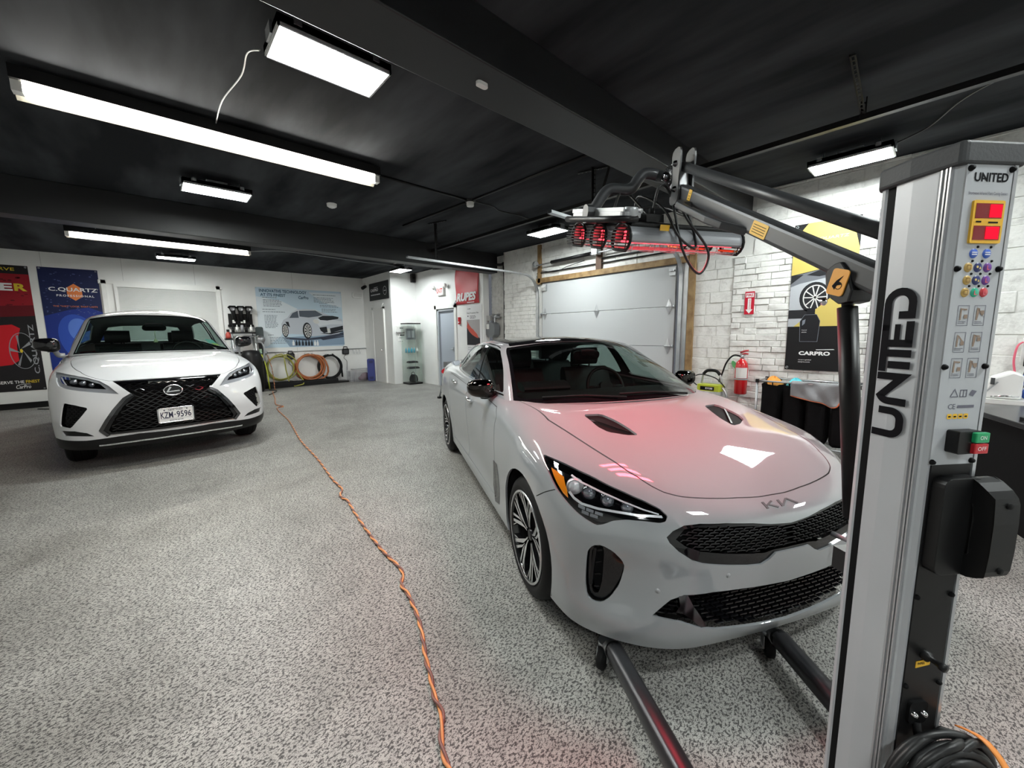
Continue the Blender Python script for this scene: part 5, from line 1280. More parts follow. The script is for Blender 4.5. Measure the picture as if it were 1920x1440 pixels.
# ------------------------------------------------------------------ the white sport utility car
def build_lexus():
    car = empty('sport_utility_car', (.062, 6.936, 0), rad(-87.0), 'white sport utility car facing the camera with licence plate, in front of the blue banner', 'car')
    sk = Skin(LEX_BODY); O = OUTLINE; uv = sk.uv; VM = sk.V[-1]
    c_ = lambda P: cr(sk, 12, 8, P)
    front = [p for p in O['lex_hood'][6:]]
    hood = [(-.30, .80, 1.23), (-.02, .805, 1.19), (.2, .795, 1.155), (.40, .765, 1.11), (.56, .715, 1.075)] + front
    hu = uv([(p[0], abs(p[1]), p[2]) for p in hood]); hu[-1, 0] = 0
    ucow = uv_x_at_y0(sk, -.06)[0]
    hood_rear = uv([(-.25, .70, 1.24), (-.12, .45, 1.245), (-.08, .25, 1.25)])
    hood_area = np.concatenate([hu, [(-.05, hu[-1, 1]), (-.05, VM + .05), (ucow, VM + .05)], hood_rear[::-1]])
    ucab = uv_x_at_y0(sk, -.17)[0]; uend = uv_x_at_y0(sk, -3.30)[0]
    cab = uv([(-.20, .40, 1.255), (-.33, .74, 1.25), (-.46, .80, 1.235), (-.8, .83, 1.24), (-1.8, .83, 1.265), (-2.5, .82, 1.30), (-3.0, .78, 1.335), (-3.4, .66, 1.36), (-3.5, .4, 1.375)])
    cabin = np.concatenate([[(ucab, VM + .05), (ucab, VM - .02)], cab, [(uend, VM + .05)]])
    cowl = np.concatenate([[(ucow, VM + .05)], hood_rear[::-1], uv([(-.30, .79, 1.23)]), cab[2:3], cab[1::-1], [(ucab, VM - .02), (ucab, VM + .05)]])
    arch_f = arch_uv(sk, 0, .365, .41, .95); arch_r = arch_uv(sk, -2.79, .365, .41, .95)
    door_f = side_uv(sk, [(-.62, .42), (-.60, .8), (-.62, 1.12), (-.72, 1.21), (-1.62, 1.24), (-1.62, .42)], .94)
    door_r = side_uv(sk, [(-1.635, .42), (-1.635, 1.24), (-2.6, 1.28), (-2.62, 1.1), (-2.42, .85), (-2.36, .6), (-2.35, .42)], .94)
    def half(P, names_center=.12):
        Q = uv([(p[0], -max(0, -p[1]) if p[1] < 0 else 0, p[2]) for p in P]); return Q
    def centre(key, n):
        Q = half(O[key])
        for i in n: Q[i, 0] = -.04
        return Q
    head = uv(O['lex_headlight']); dark = uv(O['lex_lamp_dark'])
    gr = centre('lex_grille', (10, 11)); gm = centre('lex_grille_mesh', (8, 9))
    vent = round_poly(uv(O['lex_vent']), .12); low = uv(O['lex_low_vent'])
    skl = half(O['lex_skirt']); skl[-1, 0] = 0
    skirt = np.concatenate([[(-.05, skl[-1, 1])], skl[::-1], c_([(5.2, 1.15), (8, 1.2), (15.3, 1.25), (15.3, -.6), (-.6, -.6)])])
    st = uv([(.965, 0, .318), (.96, .3, .316), (.935, .45, .315), (.88, .64, .315)])
    areas = [('hood', hood_area), ('cowl', cowl), ('hole', cabin), ('door_front', door_f), ('door_rear', door_r), ('headlight', head), ('lamp_dark', dark),
             ('skirt', skirt), ('grille', gr), ('grille_mesh', gm), ('vent', vent), ('low_vent', low), ('hole', arch_f), ('hole', arch_r)]
    closed = lambda P: np.concatenate([P, P[:1]])
    cs = CutSkin(sk, areas, [('panel_gap', hu, .006), ('panel_gap', closed(door_f), .006), ('panel_gap', closed(door_r), .006)])
    P = M_WHITE_PAINT
    cs.patch('body', 'body_shell', P, car, rim=.012)
    cs.patch('hood', 'hood', P, car, rim=.012)
    cs.patch('panel_gap', 'panel_gap', M_GAP, car, off=-.006)
    cs.patch('cowl', 'cowl_panel', M_BLACK_SATIN, car, off=-.012, rim_to=0)
    cs.patch('skirt', 'lower_cladding', M_BLACK_SATIN, car, off=.004, rim=.02)
    gs = cs.patch('grille', 'grille_surround', M_GLOSS_BLACK, car, off=-.006, rim_to=.004)
    g2 = cs.patch('grille_mesh', 'grille', M_BLACK, car, off=-.06, rim_to=-.006)
    mm = MB(); v0, v1 = gm[:, 1].min(), gm[:, 1].max(); step = .030; k = 0; v = v0
    while v < v1:
        u = 0.0; du = .036; j = 0
        while u < gm[:, 0].max():
            a = (u, v + (.011 if (j + k) % 2 else -.011)); b = (u + du, v + (-.011 if (j + k) % 2 else .011)); c = ((a[0] + b[0]) / 2, (a[1] + b[1]) / 2)
            if inside(gm, np.array([a, b, c])).all():
                d = math.hypot(du, .022); ang = math.atan2(b[1] - a[1], b[0] - a[0])
                for s in (-1, 1): skin_box(mm, cs, c, d, .0085, .02, -.010, s, 0, ang)
            u += du; j += 1
        v += step; k += 1
    tag(mm.build('grille_mesh', M_GLOSS_BLACK, g2), kind='stuff')
    for s in (-1, 1):
        up = lambda pts: [(p[0], s * abs(p[1]), p[2]) for p in pts]
        cs.patch(('headlight', 'lamp_dark'), 'headlight_lens', M_LENS, car, side=s, off=.001)
        b = cs.patch(('headlight',), 'headlight_housing', M_GREY_TRIM, car, side=s, off=-.012, rim_to=-.001)
        d = cs.patch('lamp_dark', 'lamp_cavity', M_GLOSS_BLACK, car, side=s, off=-.05, rim_to=-.012)
        dk = O['lex_lamp_dark']
        for f, r in ((.30, .032), (.52, .03), (.72, .026)):
            A = Vector(dk[1]).lerp(Vector(dk[4]), f); B2 = Vector(dk[0]).lerp(Vector(dk[5]), f); c0 = A.lerp(B2, .45)
            c, n = cs.on(up([tuple(c0)]), -.035); l = MB(); Mx = lathe_matrix(Vector(c[0]), Vector((.95, s * .2, 0)))
            l.lathe([(r, -.02), (r, .004), (r * .86, .006)], 18, 0, Mx); l.lathe([(r * .84, .003), (r * .5, .012), (0, .016)], 18, 1, Mx)
            l.build('lamp_projector', [M_DARK_CHROME, mat('projector_glass', (.18, .2, .23), .03, .4, coat=1.0)], d)
        m = MB(); ribbon3(cs, up([dk[0], Vector(dk[1]).lerp(Vector(dk[2]), .4)]), .012, -.02, m, thick=.006); m.build('daytime_light', M_LED, d)
        v = cs.patch('vent', 'bumper_vent', M_BLACK_SATIN, car, side=s, off=-.045, rim_to=.001)
        hx = MB(); vv0, vv1 = vent[:, 1].min(), vent[:, 1].max(); k = 0; y = vv0 + .015
        while y < vv1:
            u = vent[:, 0].min() + (.02 if k % 2 else 0)
            while u < vent[:, 0].max():
                if inside(vent, np.array([[u - .018, y], [u + .018, y], [u, y + .01]])).all(): skin_box(hx, cs, (u, y), .030, .018, .012, -.032, s)
                u += .040
            y += .026; k += 1
        hx.build('vent_mesh', M_BLACK, v)
        cs.patch('low_vent', 'lower_vent', M_GLOSS_BLACK, car, side=s, off=-.012, rim_to=.001)
        t = MB(); ribbon3(cs, up(O['lex_trim']), .030, .006, t, thick=.02); t.build('grille_trim', M_DARK_CHROME, car)
        for x, z in ((-1.45, 1.06), (-2.38, 1.10)):
            c = Vector(cs.on([(x, s * .94, z)], .012)[0][0]); h = MB()
            h.tube([c + Vector((-.10, 0, .004)), c + Vector((-.08, s * .012, .004)), c + Vector((.06, s * .012, 0)), c + Vector((.09, 0, 0))], [.010, .014, .014, .010], 10); h.build('door_handle', M_CHROME, car)
        mirror_shell(car, (-.48, s * 1.01, 1.372), s, .225, .185, .16, M_GLOSS_BLACK, (-.55, .88, 1.235), M_GREY_TRIM)
    t = MB(); ribbon3(cs, [tuple(p) for p in sk.at(st)[0]], .018, .012, t, thick=.012); ribbon3(cs, mirror_pts([tuple(p) for p in sk.at(st)[0]]), .018, .012, t, thick=.012)
    t.build('lower_trim', M_CHROME, car)
    t = MB(); bl = uv([(.985, 0, .405), (.977, .25, .405), (.94, .5, .41), (.925, .58, .412)])
    for sg in (1, -1): ribbon3(cs, [(p[0], sg * p[1], p[2]) for p in sk.at(bl)[0]], .014, .002, t, thick=.01)
    t.build('grille_lower_trim', M_CHROME, car)
    t = MB(); tp = uv([(O['lex_grille'][0][0], .50, .99), (.88, .3, .995), (.90, 0, .995)])
    # oval badge with an L
    c = Vector(cs.on([(.97, 0, .845)], .006)[0][0]); Mx = frame(c, (0, 1, 0), (-.12, 0, 1))
    e = MB(); e.tube([Mx @ Vector((.082 * math.cos(a), .058 * math.sin(a), .008)) for a in [2 * PI * k / 40 for k in range(40)]], .008, 8, 0, closed=True)
    e.prism(ellipse(0, 0, .076, .052, 32), -.01, .002, 1, Mx)
    Lp = [(-.028, .040), (-.010, .034), (-.040, -.010), (.055, -.002), (.060, -.016), (-.062, -.022)]
    e.prism(Lp, 0, .010, 0, Mx)
    e.build('grille_badge', [M_CHROME, M_GLOSS_BLACK], car)
    # licence plate
    c = Vector((1.012, 0, .566)); Mx = frame(c, (0, 1, 0), (-.06, 0, 1))
    p = MB(); p.prism(round_rect(-.152, -.076, .152, .076, .012, 4), -.004, 0, 0, Mx)
    pl = p.build('licence_plate', mat('plate_white', (.80, .80, .79), .35), car)
    fr = MB(); fr.tube([Mx @ Vector((x, y, .001)) for x, y in round_rect(-.156, -.080, .156, .080, .014, 4)], .007, 8, 0, closed=True); fr.build('plate_frame', M_CHROME, pl)
    bk = MB(); bk.prism(round_rect(-.165, -.085, .175, .09, .01, 3), -.05, -.006, 0, Mx); bk.build('plate_holder', M_BLACK, pl)
    L = MB(); lettering(L, 'KZM-9596', Mx, .272, .074, 0, bold=.018, align='c', lift=.0012) if False else None
    Mt = Mx @ Matrix.Translation((0, -.034, 0))
    lettering(L, 'KZM', Mt @ Matrix.Translation((-.136, 0, 0)), .108, .072, 0, bold=.015, lift=.0012)
    lettering(L, '9596', Mt @ Matrix.Translation((.004, 0, 0)), .132, .072, 0, bold=.015, lift=.0012)
    flat_poly(L, [(-.022, .034), (-.004, .028), (-.008, .045)], Mt, 0, .0012)
    lettering(L, 'NEW YORK', Mx @ Matrix.Translation((0, .047, 0)), .13, .020, 0, bold=.015, align='c', lift=.0012)
    lettering(L, 'EXCELSIOR', Mx @ Matrix.Translation((0, -.068, 0)), .12, .014, 0, bold=.01, align='c', lift=.0012)
    for x in (-.10, .10): flat_poly(L, ellipse(x, .058, .007, .007, 12), Mx, 0, .0013)
    flat_rect(L, -.14, -.044, .14, -.042, Mx, 0, .0012)
    L.build('plate_lettering', mat('plate_navy', (.012, .016, .05), .4), pl)
    # ---- cabin
    ck = Skin(LEX_CABIN); q = lambda PP: cr(ck, 12, 8, PP)
    frit = q([(-.2, .02), (1, .02), (2.0, .02), (2.5, .05), (2.45, 1.5), (2.35, 2.9), (1, 3.0), (-.2, 3.0)])
    ws = q([(-.2, .12), (1, .12), (2.0, .12), (2.3, .16), (2.25, 1.5), (2.2, 2.7), (1, 2.8), (-.2, 2.82)])
    fg = round_poly(q([(3.3, .3), (3.2, 1.5), (3.3, 2.7), (4, 2.8), (4.92, 2.8), (4.92, .24), (4, .24)]), .08)
    rg = round_poly(q([(5.08, .24), (6.0, .24), (7.0, .3), (7.6, .6), (7.2, 1.8), (6.8, 2.6), (6, 2.8), (5.08, 2.8)]), .08)
    bp = q([(4.9, .2), (5.1, .2), (5.1, 2.82), (4.9, 2.82)])
    rgl = q([(8.25, .3), (9, .2), (10.2, .2), (10.2, 2.9), (9, 2.86), (8.3, 2.65)])
    cc = CutSkin(ck, [('frit', frit), ('windshield', ws), ('fg', fg), ('rg', rg), ('bp', bp), ('rear_glass', rgl)], [])
    cc.patch('body', 'roof_panel', P, car, rim=.02)
    cc.patch(('body', 'bp'), 'headliner', M_INTERIOR, car, off=-.022)
    cc.patch('frit', 'windshield_border', M_GLOSS_BLACK, car)
    cc.patch('windshield', 'windshield', M_GLASS, car); cc.patch('rear_glass', 'rear_window', M_GLASS, car)
    for s in (-1, 1):
        cc.patch('bp', 'door_pillar', M_GLOSS_BLACK, car, side=s, off=.001)
        cc.patch('fg', 'front_side_window', M_SIDE_GLASS, car, side=s, off=-.004, rim_to=0); cc.patch('rg', 'rear_side_window', M_SIDE_GLASS, car, side=s, off=-.004, rim_to=0)
        t = MB(); ring = q([(3.2, .14), (4, .12), (5, .12), (6, .12), (7, .16), (7.75, .55)]); p3 = ck.at(ring)[0]; p3[:, 1] *= s
        ribbon3(cc, p3.tolist(), .016, .004, t, thick=.006); t.build('window_trim', M_CHROME, car)
    prop_interior(car, -.22, 1.235, [(-1.42, .38, .74), (-1.42, -.38, .74), (-2.35, .40, .72), (-2.35, -.40, .72)], .38, (-2.9, 1.22), .45, M_INTERIOR)
    rm = MB(); rm.prism(round_rect(-.13, -.04, .13, .04, .035, 4), -.012, .012, 0, frame((-.74, 0, 1.585), (0, 1, 0), (.2, 0, .98))); rm.box((-.80, -.09, 1.60), (-.66, .09, 1.65)); rm.build('rear_view_mirror', M_BLACK, car)
    fr = MB(); fr.tube([(-.75, 0, 1.55), (-.75, 0, 1.44)], .003, 5); fr.lathe([(0, .0), (.025, .005), (.028, .02), (.0, .07)], 10, 0, Matrix.Translation((-.75, 0, 1.37))); fr.build('air_freshener', mat('pale_green', (.5, .6, .35), .6), car)
    sk1 = MB(); a = cc.on([(-.42, .52, 1.42), (-.43, .62, 1.42), (-.36, .66, 1.365), (-.34, .56, 1.365)], -.004)[0]; sk1.add(a.tolist(), [(0, 1, 2, 3)]); sk1.build('windshield_sticker', mat('teal_sticker', (.25, .62, .55), .5), car)
    sk1 = MB(); a = cc.on([(-.36, .585, 1.362), (-.36, .66, 1.362), (-.33, .69, 1.33), (-.325, .61, 1.33)], -.003)[0]; sk1.add(a.tolist(), [(0, 1, 2, 3)]); sk1.build('inspection_sticker', mat('yellow_green_sticker', (.6, .72, .2), .5), car)
    sp = five_spokes(.262)
    for x in (0, -2.79):
        for s in (-1, 1): make_wheel('wheel', car, (x, s * .82, .365), s, .365, .235, .268, sp, M_MACHINED, M_WHEEL_DARK)
    wheel_wells(car, (0, -2.79), .412, .365, .93, .52)
    u = MB(); u.box((-.46, -.8, .28), (-2.3, .8, .4)); u.box((-3.2, -.65, .35), (-3.7, .65, .5)); u.box((-.45, -.5, .28), (.82, .5, .38)); u.box((-2.3, -.5, .3), (-3.3, .5, .42)); u.box((.46, -.72, .29), (.68, .72, .36)); u.build('underbody', M_BLACK, car)
    t = MB()
    for s in (-1, 1): t.tube([tuple(p) for p in cs.on([(-3.45, s * .86, 1.16), (-3.65, s * .76, 1.17), (-3.74, s * .5, 1.18)], .004)[0]], .04, 8)
    t.build('tail_lamp', M_RED, car)
build_lexus()

# ------------------------------------------------------------------ banners and posters
def sheet(name, F, x0, y0, x1, y1, m, label, cat, loc, thick=.004, lift=.004):
    t = empty(name, loc, 0, label, cat)
    b = MB(); b.prism([(x0, y0), (x1, y0), (x1, y1), (x0, y1)], lift, lift + thick, 0, F); put(t, b, 'sheet', m)
    return t, lift + thick
def eyelets(t, F, pts, lift):
    e = MB()
    for x, y in pts: e.tube([F @ Vector((x + .012 * math.cos(a), y + .012 * math.sin(a), lift)) for a in [2 * PI * k / 10 for k in range(10)]], .004, 5, 0, closed=True)
    put(t, e, 'eyelet', M_STEEL)
def flat(t, name, m, fn, few=False):
    """flat print on a sheet; scattered specks and rows of tiny words stay one piece"""
    mb = MB(); fn(mb); o = put(t, mb, name, m)
    if not few: o['kind'] = 'stuff'
    return o
P_ = lambda n, c, r=.5: mat('print_' + n, c, r, spec=.25)
def text_rows(mb, F, x0, x1, ys, h, lift, seed=1, mi=0):
    rnd = random.Random(seed)
    for y in ys:
        x = x0; xe = x1 - rnd.uniform(0, .25) * (x1 - x0)
        while x < xe - .01:
            w = min(rnd.uniform(.02, .07), xe - x); flat_rect(mb, x, y, x + w, y + h, F, mi, lift); x += w + .012

# red banner at the left edge
t, lf = sheet('red_banner', BACK, -2.68, .37, -1.79, 2.93, P_('banner_charcoal', (.018, .016, .018)), 'red and black banner with a red car wing, left of the blue banner', 'banner', (-2.2, YB, 1.6))
F = BACK
def red_art(mb):
    flat_poly(mb, [(-2.68, 1.95), (-1.79, 2.0), (-1.79, 2.76), (-2.68, 2.76)], F, 0, lf + .0006)
def red_mid(mb):
    flat_poly(mb, [(-2.68, 1.86), (-1.79, 1.92), (-1.79, 2.14), (-2.68, 2.08)], F, 0, lf + .001)
    rnd = random.Random(3)
    for k in range(26): flat_poly(mb, ellipse(rnd.uniform(-2.6, -1.84), rnd.uniform(2.1, 2.7), rnd.uniform(.01, .035), rnd.uniform(.006, .018), 10), F, 0, lf + .001)
flat(t, 'print_red', P_('red', (.30, .012, .022)), red_art); flat(t, 'print_dark_red', P_('dark_red', (.13, .008, .014)), red_mid)
flat(t, 'print_wing', P_('wing_red', (.62, .015, .025)), lambda mb: flat_poly(mb, [(-2.68, 1.62), (-2.3, 1.72), (-2.12, 1.74), (-2.02, 1.66), (-2.06, 1.5), (-2.10, 1.3), (-2.10, 1.0), (-2.2, .92), (-2.68, .86)], F, 0, lf + .0015))
flat(t, 'print_tyre', P_('tyre', (.010, .010, .011)), lambda mb: flat_poly(mb, ellipse(-2.03, 1.20, .19, .40, 30), F, 0, lf + .001))
def wheel_art(mb):
    for k in range(5):
        a = 2 * PI * k / 5 + .4; flat_poly(mb, [(-2.05 + .02 * math.cos(a + 1.5), 1.2 + .04 * math.sin(a + 1.5)), (-2.05 + .15 * math.cos(a), 1.2 + .33 * math.sin(a)), (-2.05 + .15 * math.cos(a + .22), 1.2 + .33 * math.sin(a + .22))], F, 0, lf + .0022)
    stroke(mb, ellipse(-2.03, 1.2, .175, .37, 30), .012, F, 0, lf + .0022, True)
flat(t, 'print_wheel', P_('wheel_grey', (.30, .31, .33)), wheel_art)
flat(t, 'print_hub', P_('gold', (.72, .55, .04)), lambda mb: (flat_poly(mb, ellipse(-2.05, 1.2, .02, .04, 12), F, 0, lf + .003), lettering(mb, 'RESERVE', F @ Matrix.Translation((-1.97, 2.82, 0)), .46, .062, 0, bold=.012, align='r', lift=lf + .002), lettering(mb, 'R', F @ Matrix.Translation((-1.84, 2.42, 0)), .17, .15, 0, bold=.04, align='r', lift=lf + .002), lettering(mb, 'FINEST', F @ Matrix.Translation((-1.87, .53, 0)), .19, .06, 0, bold=.01, align='r', lift=lf + .002)))
def red_txt(mb):
    lettering(mb, 'E', F @ Matrix.Translation((-2.03, 2.42, 0)), .17, .15, 0, bold=.04, align='r', lift=lf + .002)
    lettering(mb, 'SERVE THE', F @ Matrix.Translation((-2.08, .53, 0)), .34, .06, 0, bold=.01, align='r', lift=lf + .002)
    lettering(mb, 'CarPro', F @ Matrix.Translation((-2.0, .42, 0)), .20, .075, 0, bold=.01, shear=.2, align='r', lift=lf + .002)
    stroke(mb, [(-2.16, .50), (-2.08, .512), (-2.0, .505)], .006, F, 0, lf + .002)
flat(t, 'print_lettering', M_WHITE_INK, red_txt)
R90 = Matrix.Rotation(PI / 2, 4, 'Z')
flat(t, 'print_side_lettering', P_('grey_letter', (.36, .37, .40)), lambda mb: lettering(mb, 'C.QUARTZ', F @ Matrix.Translation((-1.83, .72, 0)) @ R90, 1.02, .085, 0, bold=.01, lift=lf + .002))
eyelets(t, F, [(-1.82, 2.90), (-1.82, .40), (-2.65, 2.90), (-2.65, .40)], lf)

# blue banner behind the white car
t, lf = sheet('blue_banner', BACK, -1.67, .37, -.79, 2.94, P_('banner_navy', (.012, .018, .075)), 'tall blue banner with orange hexagon and water beads behind the white car', 'banner', (-1.2, YB, 1.6))
def blue_glow(mb, x, y, rx, ry, n): flat_poly(mb, ellipse(x, y, rx, ry, 36, .15), F, 0, lf + .0005 * n)
flat(t, 'print_blue', P_('blue_a', (.016, .035, .22)), lambda mb: flat_poly(mb, [(-1.67, .37), (-.79, .37), (-.79, 2.02), (-1.0, 2.12), (-1.3, 2.06), (-1.67, 1.92)], F, 0, lf + .0005))
flat(t, 'print_blue_bright', P_('blue_b', (.03, .08, .42)), lambda mb: blue_glow(mb, -1.2, 1.45, .30, .52, 2))
flat(t, 'print_blue_light', P_('blue_c', (.10, .20, .62)), lambda mb: (blue_glow(mb, -1.18, 1.62, .17, .26, 3), flat_poly(mb, [(-1.18, 1.42), (-.96, 1.62), (-.84, 1.95), (-.9, 1.66), (-1.02, 1.46)], F, 0, lf + .002)))
flat(t, 'print_gill', P_('gill', (.01, .012, .03)), lambda mb: flat_poly(mb, [(-1.11, 1.58), (-1.02, 1.78), (-.93, 1.86), (-.95, 1.74), (-1.02, 1.62)], F, 0, lf + .0025))
def beads(mb):
    rnd = random.Random(9)
    for k in range(70): flat_poly(mb, ellipse(rnd.uniform(-1.62, -.84), rnd.uniform(1.95, 2.85), rnd.uniform(.006, .022), rnd.uniform(.004, .012), 8), F, 0, lf + .0012)
flat(t, 'print_beads', P_('bead', (.07, .10, .25)), beads)
flat(t, 'print_hexagon', P_('hex_orange', (.78, .23, .07)), lambda mb: (flat_poly(mb, [(-1.18 + .13 * math.cos(a), 2.44 + .18 * math.sin(a)) for a in [PI / 2 + k * PI / 3 for k in range(6)]], F, 0, lf + .002), lettering(mb, 'THE "WET" LOOK THAT LASTS', F @ Matrix.Translation((-1.19, 2.12, 0)), .66, .032, 0, align='c', lift=lf + .002)))
flat(t, 'print_lettering', M_WHITE_INK, lambda mb: (lettering(mb, 'C.QUARTZ', F @ Matrix.Translation((-1.19, 2.44, 0)), .72, .095, 0, bold=.02, align='c', lift=lf + .003), lettering(mb, 'PROFESSIONAL', F @ Matrix.Translation((-1.17, 2.34, 0)), .56, .045, 0, bold=.02, align='c', lift=lf + .003, space=1.3), lettering(mb, 'r', F @ Matrix.Translation((-.83, 2.5, 0)), .016, .03, 0, lift=lf + .003)))
eyelets(t, F, [(-1.64, 2.91), (-.82, 2.91), (-1.64, .40), (-.82, .40)], lf)

# wide poster with a silver sports car
t, lf = sheet('sports_car_poster', BACK, 2.19, 1.12, 4.47, 2.79, P_('sky', (.56, .70, .80)), 'wide pale blue poster with a silver sports car above the wall hoses', 'poster', (3.3, YB, 1.9))
def A(px, py): return (2.19 + (px - 268) / 566 * 2.28, 2.79 - (py - (200 + (px - 268) * .0507)) / (400 - (px - 268) * .085) * 1.67)
AP = lambda L: [A(*p) for p in L]
flat(t, 'print_pale', P_('pale_sky', (.74, .81, .86)), lambda mb: (flat_poly(mb, AP([(268, 260), (420, 290), (520, 340), (450, 420), (400, 520), (310, 590), (270, 596)]), F, 0, lf + .0004), flat_poly(mb, AP([(600, 232), (700, 300), (830, 330), (830, 240)]), F, 0, lf + .0004)))
flat(t, 'print_ground', P_('ground_blue', (.26, .36, .48)), lambda mb: flat_poly(mb, AP([(410, 530), (600, 515), (835, 480), (838, 572), (600, 585), (450, 590)]), F, 0, lf + .0008))
flat(t, 'print_shadow', P_('shadow_navy', (.05, .06, .09)), lambda mb: (flat_poly(mb, AP([(420, 528), (560, 535), (690, 520), (835, 490), (835, 512), (690, 535), (560, 548), (440, 540)]), F, 0, lf + .0012), flat_poly(mb, AP([(660, 535), (835, 515), (835, 522), (680, 545)]), F, 0, lf + .0012)))
flat(t, 'print_car_body', P_('car_silver', (.56, .60, .66)), lambda mb: flat_poly(mb, AP([(412, 480), (408, 440), (424, 412), (448, 400), (476, 366), (515, 345), (565, 341), (640, 344), (690, 364), (742, 384), (802, 394), (828, 408), (833, 440), (833, 482), (800, 500), (740, 510), (690, 512), (610, 520), (560, 510), (470, 505), (440, 508)]), F, 0, lf + .0016))
flat(t, 'print_car_light', P_('car_highlight', (.72, .76, .80)), lambda mb: (flat_poly(mb, AP([(630, 405), (700, 400), (830, 420), (832, 440), (740, 440), (660, 452), (640, 430)]), F, 0, lf + .002), flat_poly(mb, AP([(475, 368), (520, 347), (640, 346), (660, 352), (520, 354)]), F, 0, lf + .002)))
flat(t, 'print_car_dark', P_('car_dark', (.018, .02, .026)), lambda mb: [flat_poly(mb, AP(q), F, 0, lf + .0024) for q in ([(655, 398), (690, 384), (760, 384), (805, 392), (800, 404), (720, 415), (670, 412)], [(435, 425), (455, 425), (462, 462), (445, 450)], [(660, 462), (712, 455), (720, 490), (690, 498), (668, 482)], [(735, 466), (833, 448), (833, 474), (740, 496)], [(660, 500), (740, 495), (833, 478), (833, 486), (740, 506)])] + [flat_poly(mb, [A(*p) for p in ellipse(cx, cy, rx, ry, 24)], F, 0, lf + .0024) for cx, cy, rx, ry in ((430, 483, 21, 44), (575, 483, 31, 54))] and None)
flat(t, 'print_windows', P_('window_grey', (.10, .12, .15)), lambda mb: (flat_poly(mb, AP([(462, 400), (485, 368), (520, 352), (524, 398)]), F, 0, lf + .0024), flat_poly(mb, AP([(530, 390), (528, 352), (640, 350), (690, 378), (655, 388), (590, 396)]), F, 0, lf + .0024)))
def rims(mb):
    for cx, cy, rx, ry in ((430, 483, 15, 34), (578, 483, 22, 42)):
        for k in range(10):
            a = 2 * PI * k / 10; flat_poly(mb, [A(cx, cy), A(cx + rx * math.cos(a), cy + ry * math.sin(a)), A(cx + rx * math.cos(a + .3), cy + ry * math.sin(a + .3))], F, 0, lf + .003)
        stroke(mb, [A(*p) for p in ellipse(cx, cy, rx, ry, 24)], .012, F, 0, lf + .003, True)
    flat_poly(mb, [A(*p) for p in ellipse(640, 422, 22, 14, 18, .3)], F, 0, lf + .003); flat_poly(mb, AP([(714, 468), (732, 466), (736, 496), (718, 498)]), F, 0, lf + .003)
flat(t, 'print_rims', P_('rim_light', (.70, .70, .68)), rims)
def pos_text(mb):
    lettering(mb, 'INNOVATIVE TECHNOLOGY', F @ Matrix.Translation((*A(290, 232), 0)), 1.20, .085, 0, bold=.02, lift=lf + .003); lettering(mb, 'AT ITS FINEST', F @ Matrix.Translation((*A(295, 258), 0)), .62, .08, 0, bold=.02, lift=lf + .003)
    lettering(mb, 'CarPro', F @ Matrix.Translation((*A(532, 276), 0)), .27, .09, 0, bold=.02, shear=.1, lift=lf + .003)
flat(t, 'print_title', P_('title_navy', (.03, .09, .17)), pos_text)
def pos_rows(mb):
    for (a, b2, y0, n, sd) in ((305, 400, 268, 1, 1), (308, 440, 284, 5, 2), (300, 392, 346, 1, 5), (300, 470, 362, 1, 6), (308, 392, 386, 9, 3), (322, 360, 515, 1, 7), (330, 460, 532, 5, 4), (630, 800, 250, 1, 8), (634, 790, 268, 4, 9), (670, 740, 304, 1, 10), (674, 810, 318, 2, 11), (684, 800, 342, 3, 12)):
        xa, ya = A(a, y0); xb, _ = A(b2, y0); text_rows(mb, F, xa, xb, [ya - .042 * k for k in range(n)], .018, lf + .0028, sd)
flat(t, 'print_small_text', P_('text_grey', (.22, .27, .32)), pos_rows)
def bottles(mb):
    for k, x in enumerate((476, 496, 515, 538, 560, 580, 600, 622, 640)):
        h = 34 if k not in (7, 8) else 30
        flat_poly(mb, AP([(x - 7, 582), (x + 7, 581), (x + 7, 560), (x + 3, 554), (x + 3, 546), (x - 3, 546), (x - 3, 554), (x - 7, 560)]), F, 0 if k not in (0, 7, 8) else 1, lf + .003)
mb = MB(); bottles(mb); put(t, mb, 'print_bottles', [P_('bottle_dark', (.02, .025, .035)), P_('bottle_white', (.85, .87, .88))])
eyelets(t, F, [(2.21, 2.77), (4.45, 2.77), (4.45, 1.14), (2.21, 1.14)], lf)

# small black sign on the closet wall
CL = sidewall(5.17)
t, lf = sheet('black_sign', CL, -12.36, 2.50, -11.0, 3.02, P_('sign_black', (.016, .017, .019)), 'black sign with white letters above the closet door', 'sign', (5.17, 11.7, 2.75), thick=.012)
flat(t, 'print_lettering', P_('sign_white', (.75, .76, .77)), lambda mb: (lettering(mb, 'CARPRO', CL @ Matrix.Translation((-12.26, 2.76, 0)), .56, .09, 0, bold=.04, lift=lf + .001), flat_rect(mb, -12.0, 2.87, -11.72, 2.885, CL, 0, lf + .001), text_rows(mb, CL, -12.24, -11.45, [2.65], .03, lf + .001, 5), stroke(mb, ellipse(-11.24, 2.74, .11, .12, 24), .012, CL, 0, lf + .001, True), flat_rect(mb, -11.31, 2.73, -11.17, 2.75, CL, 0, lf + .001)))

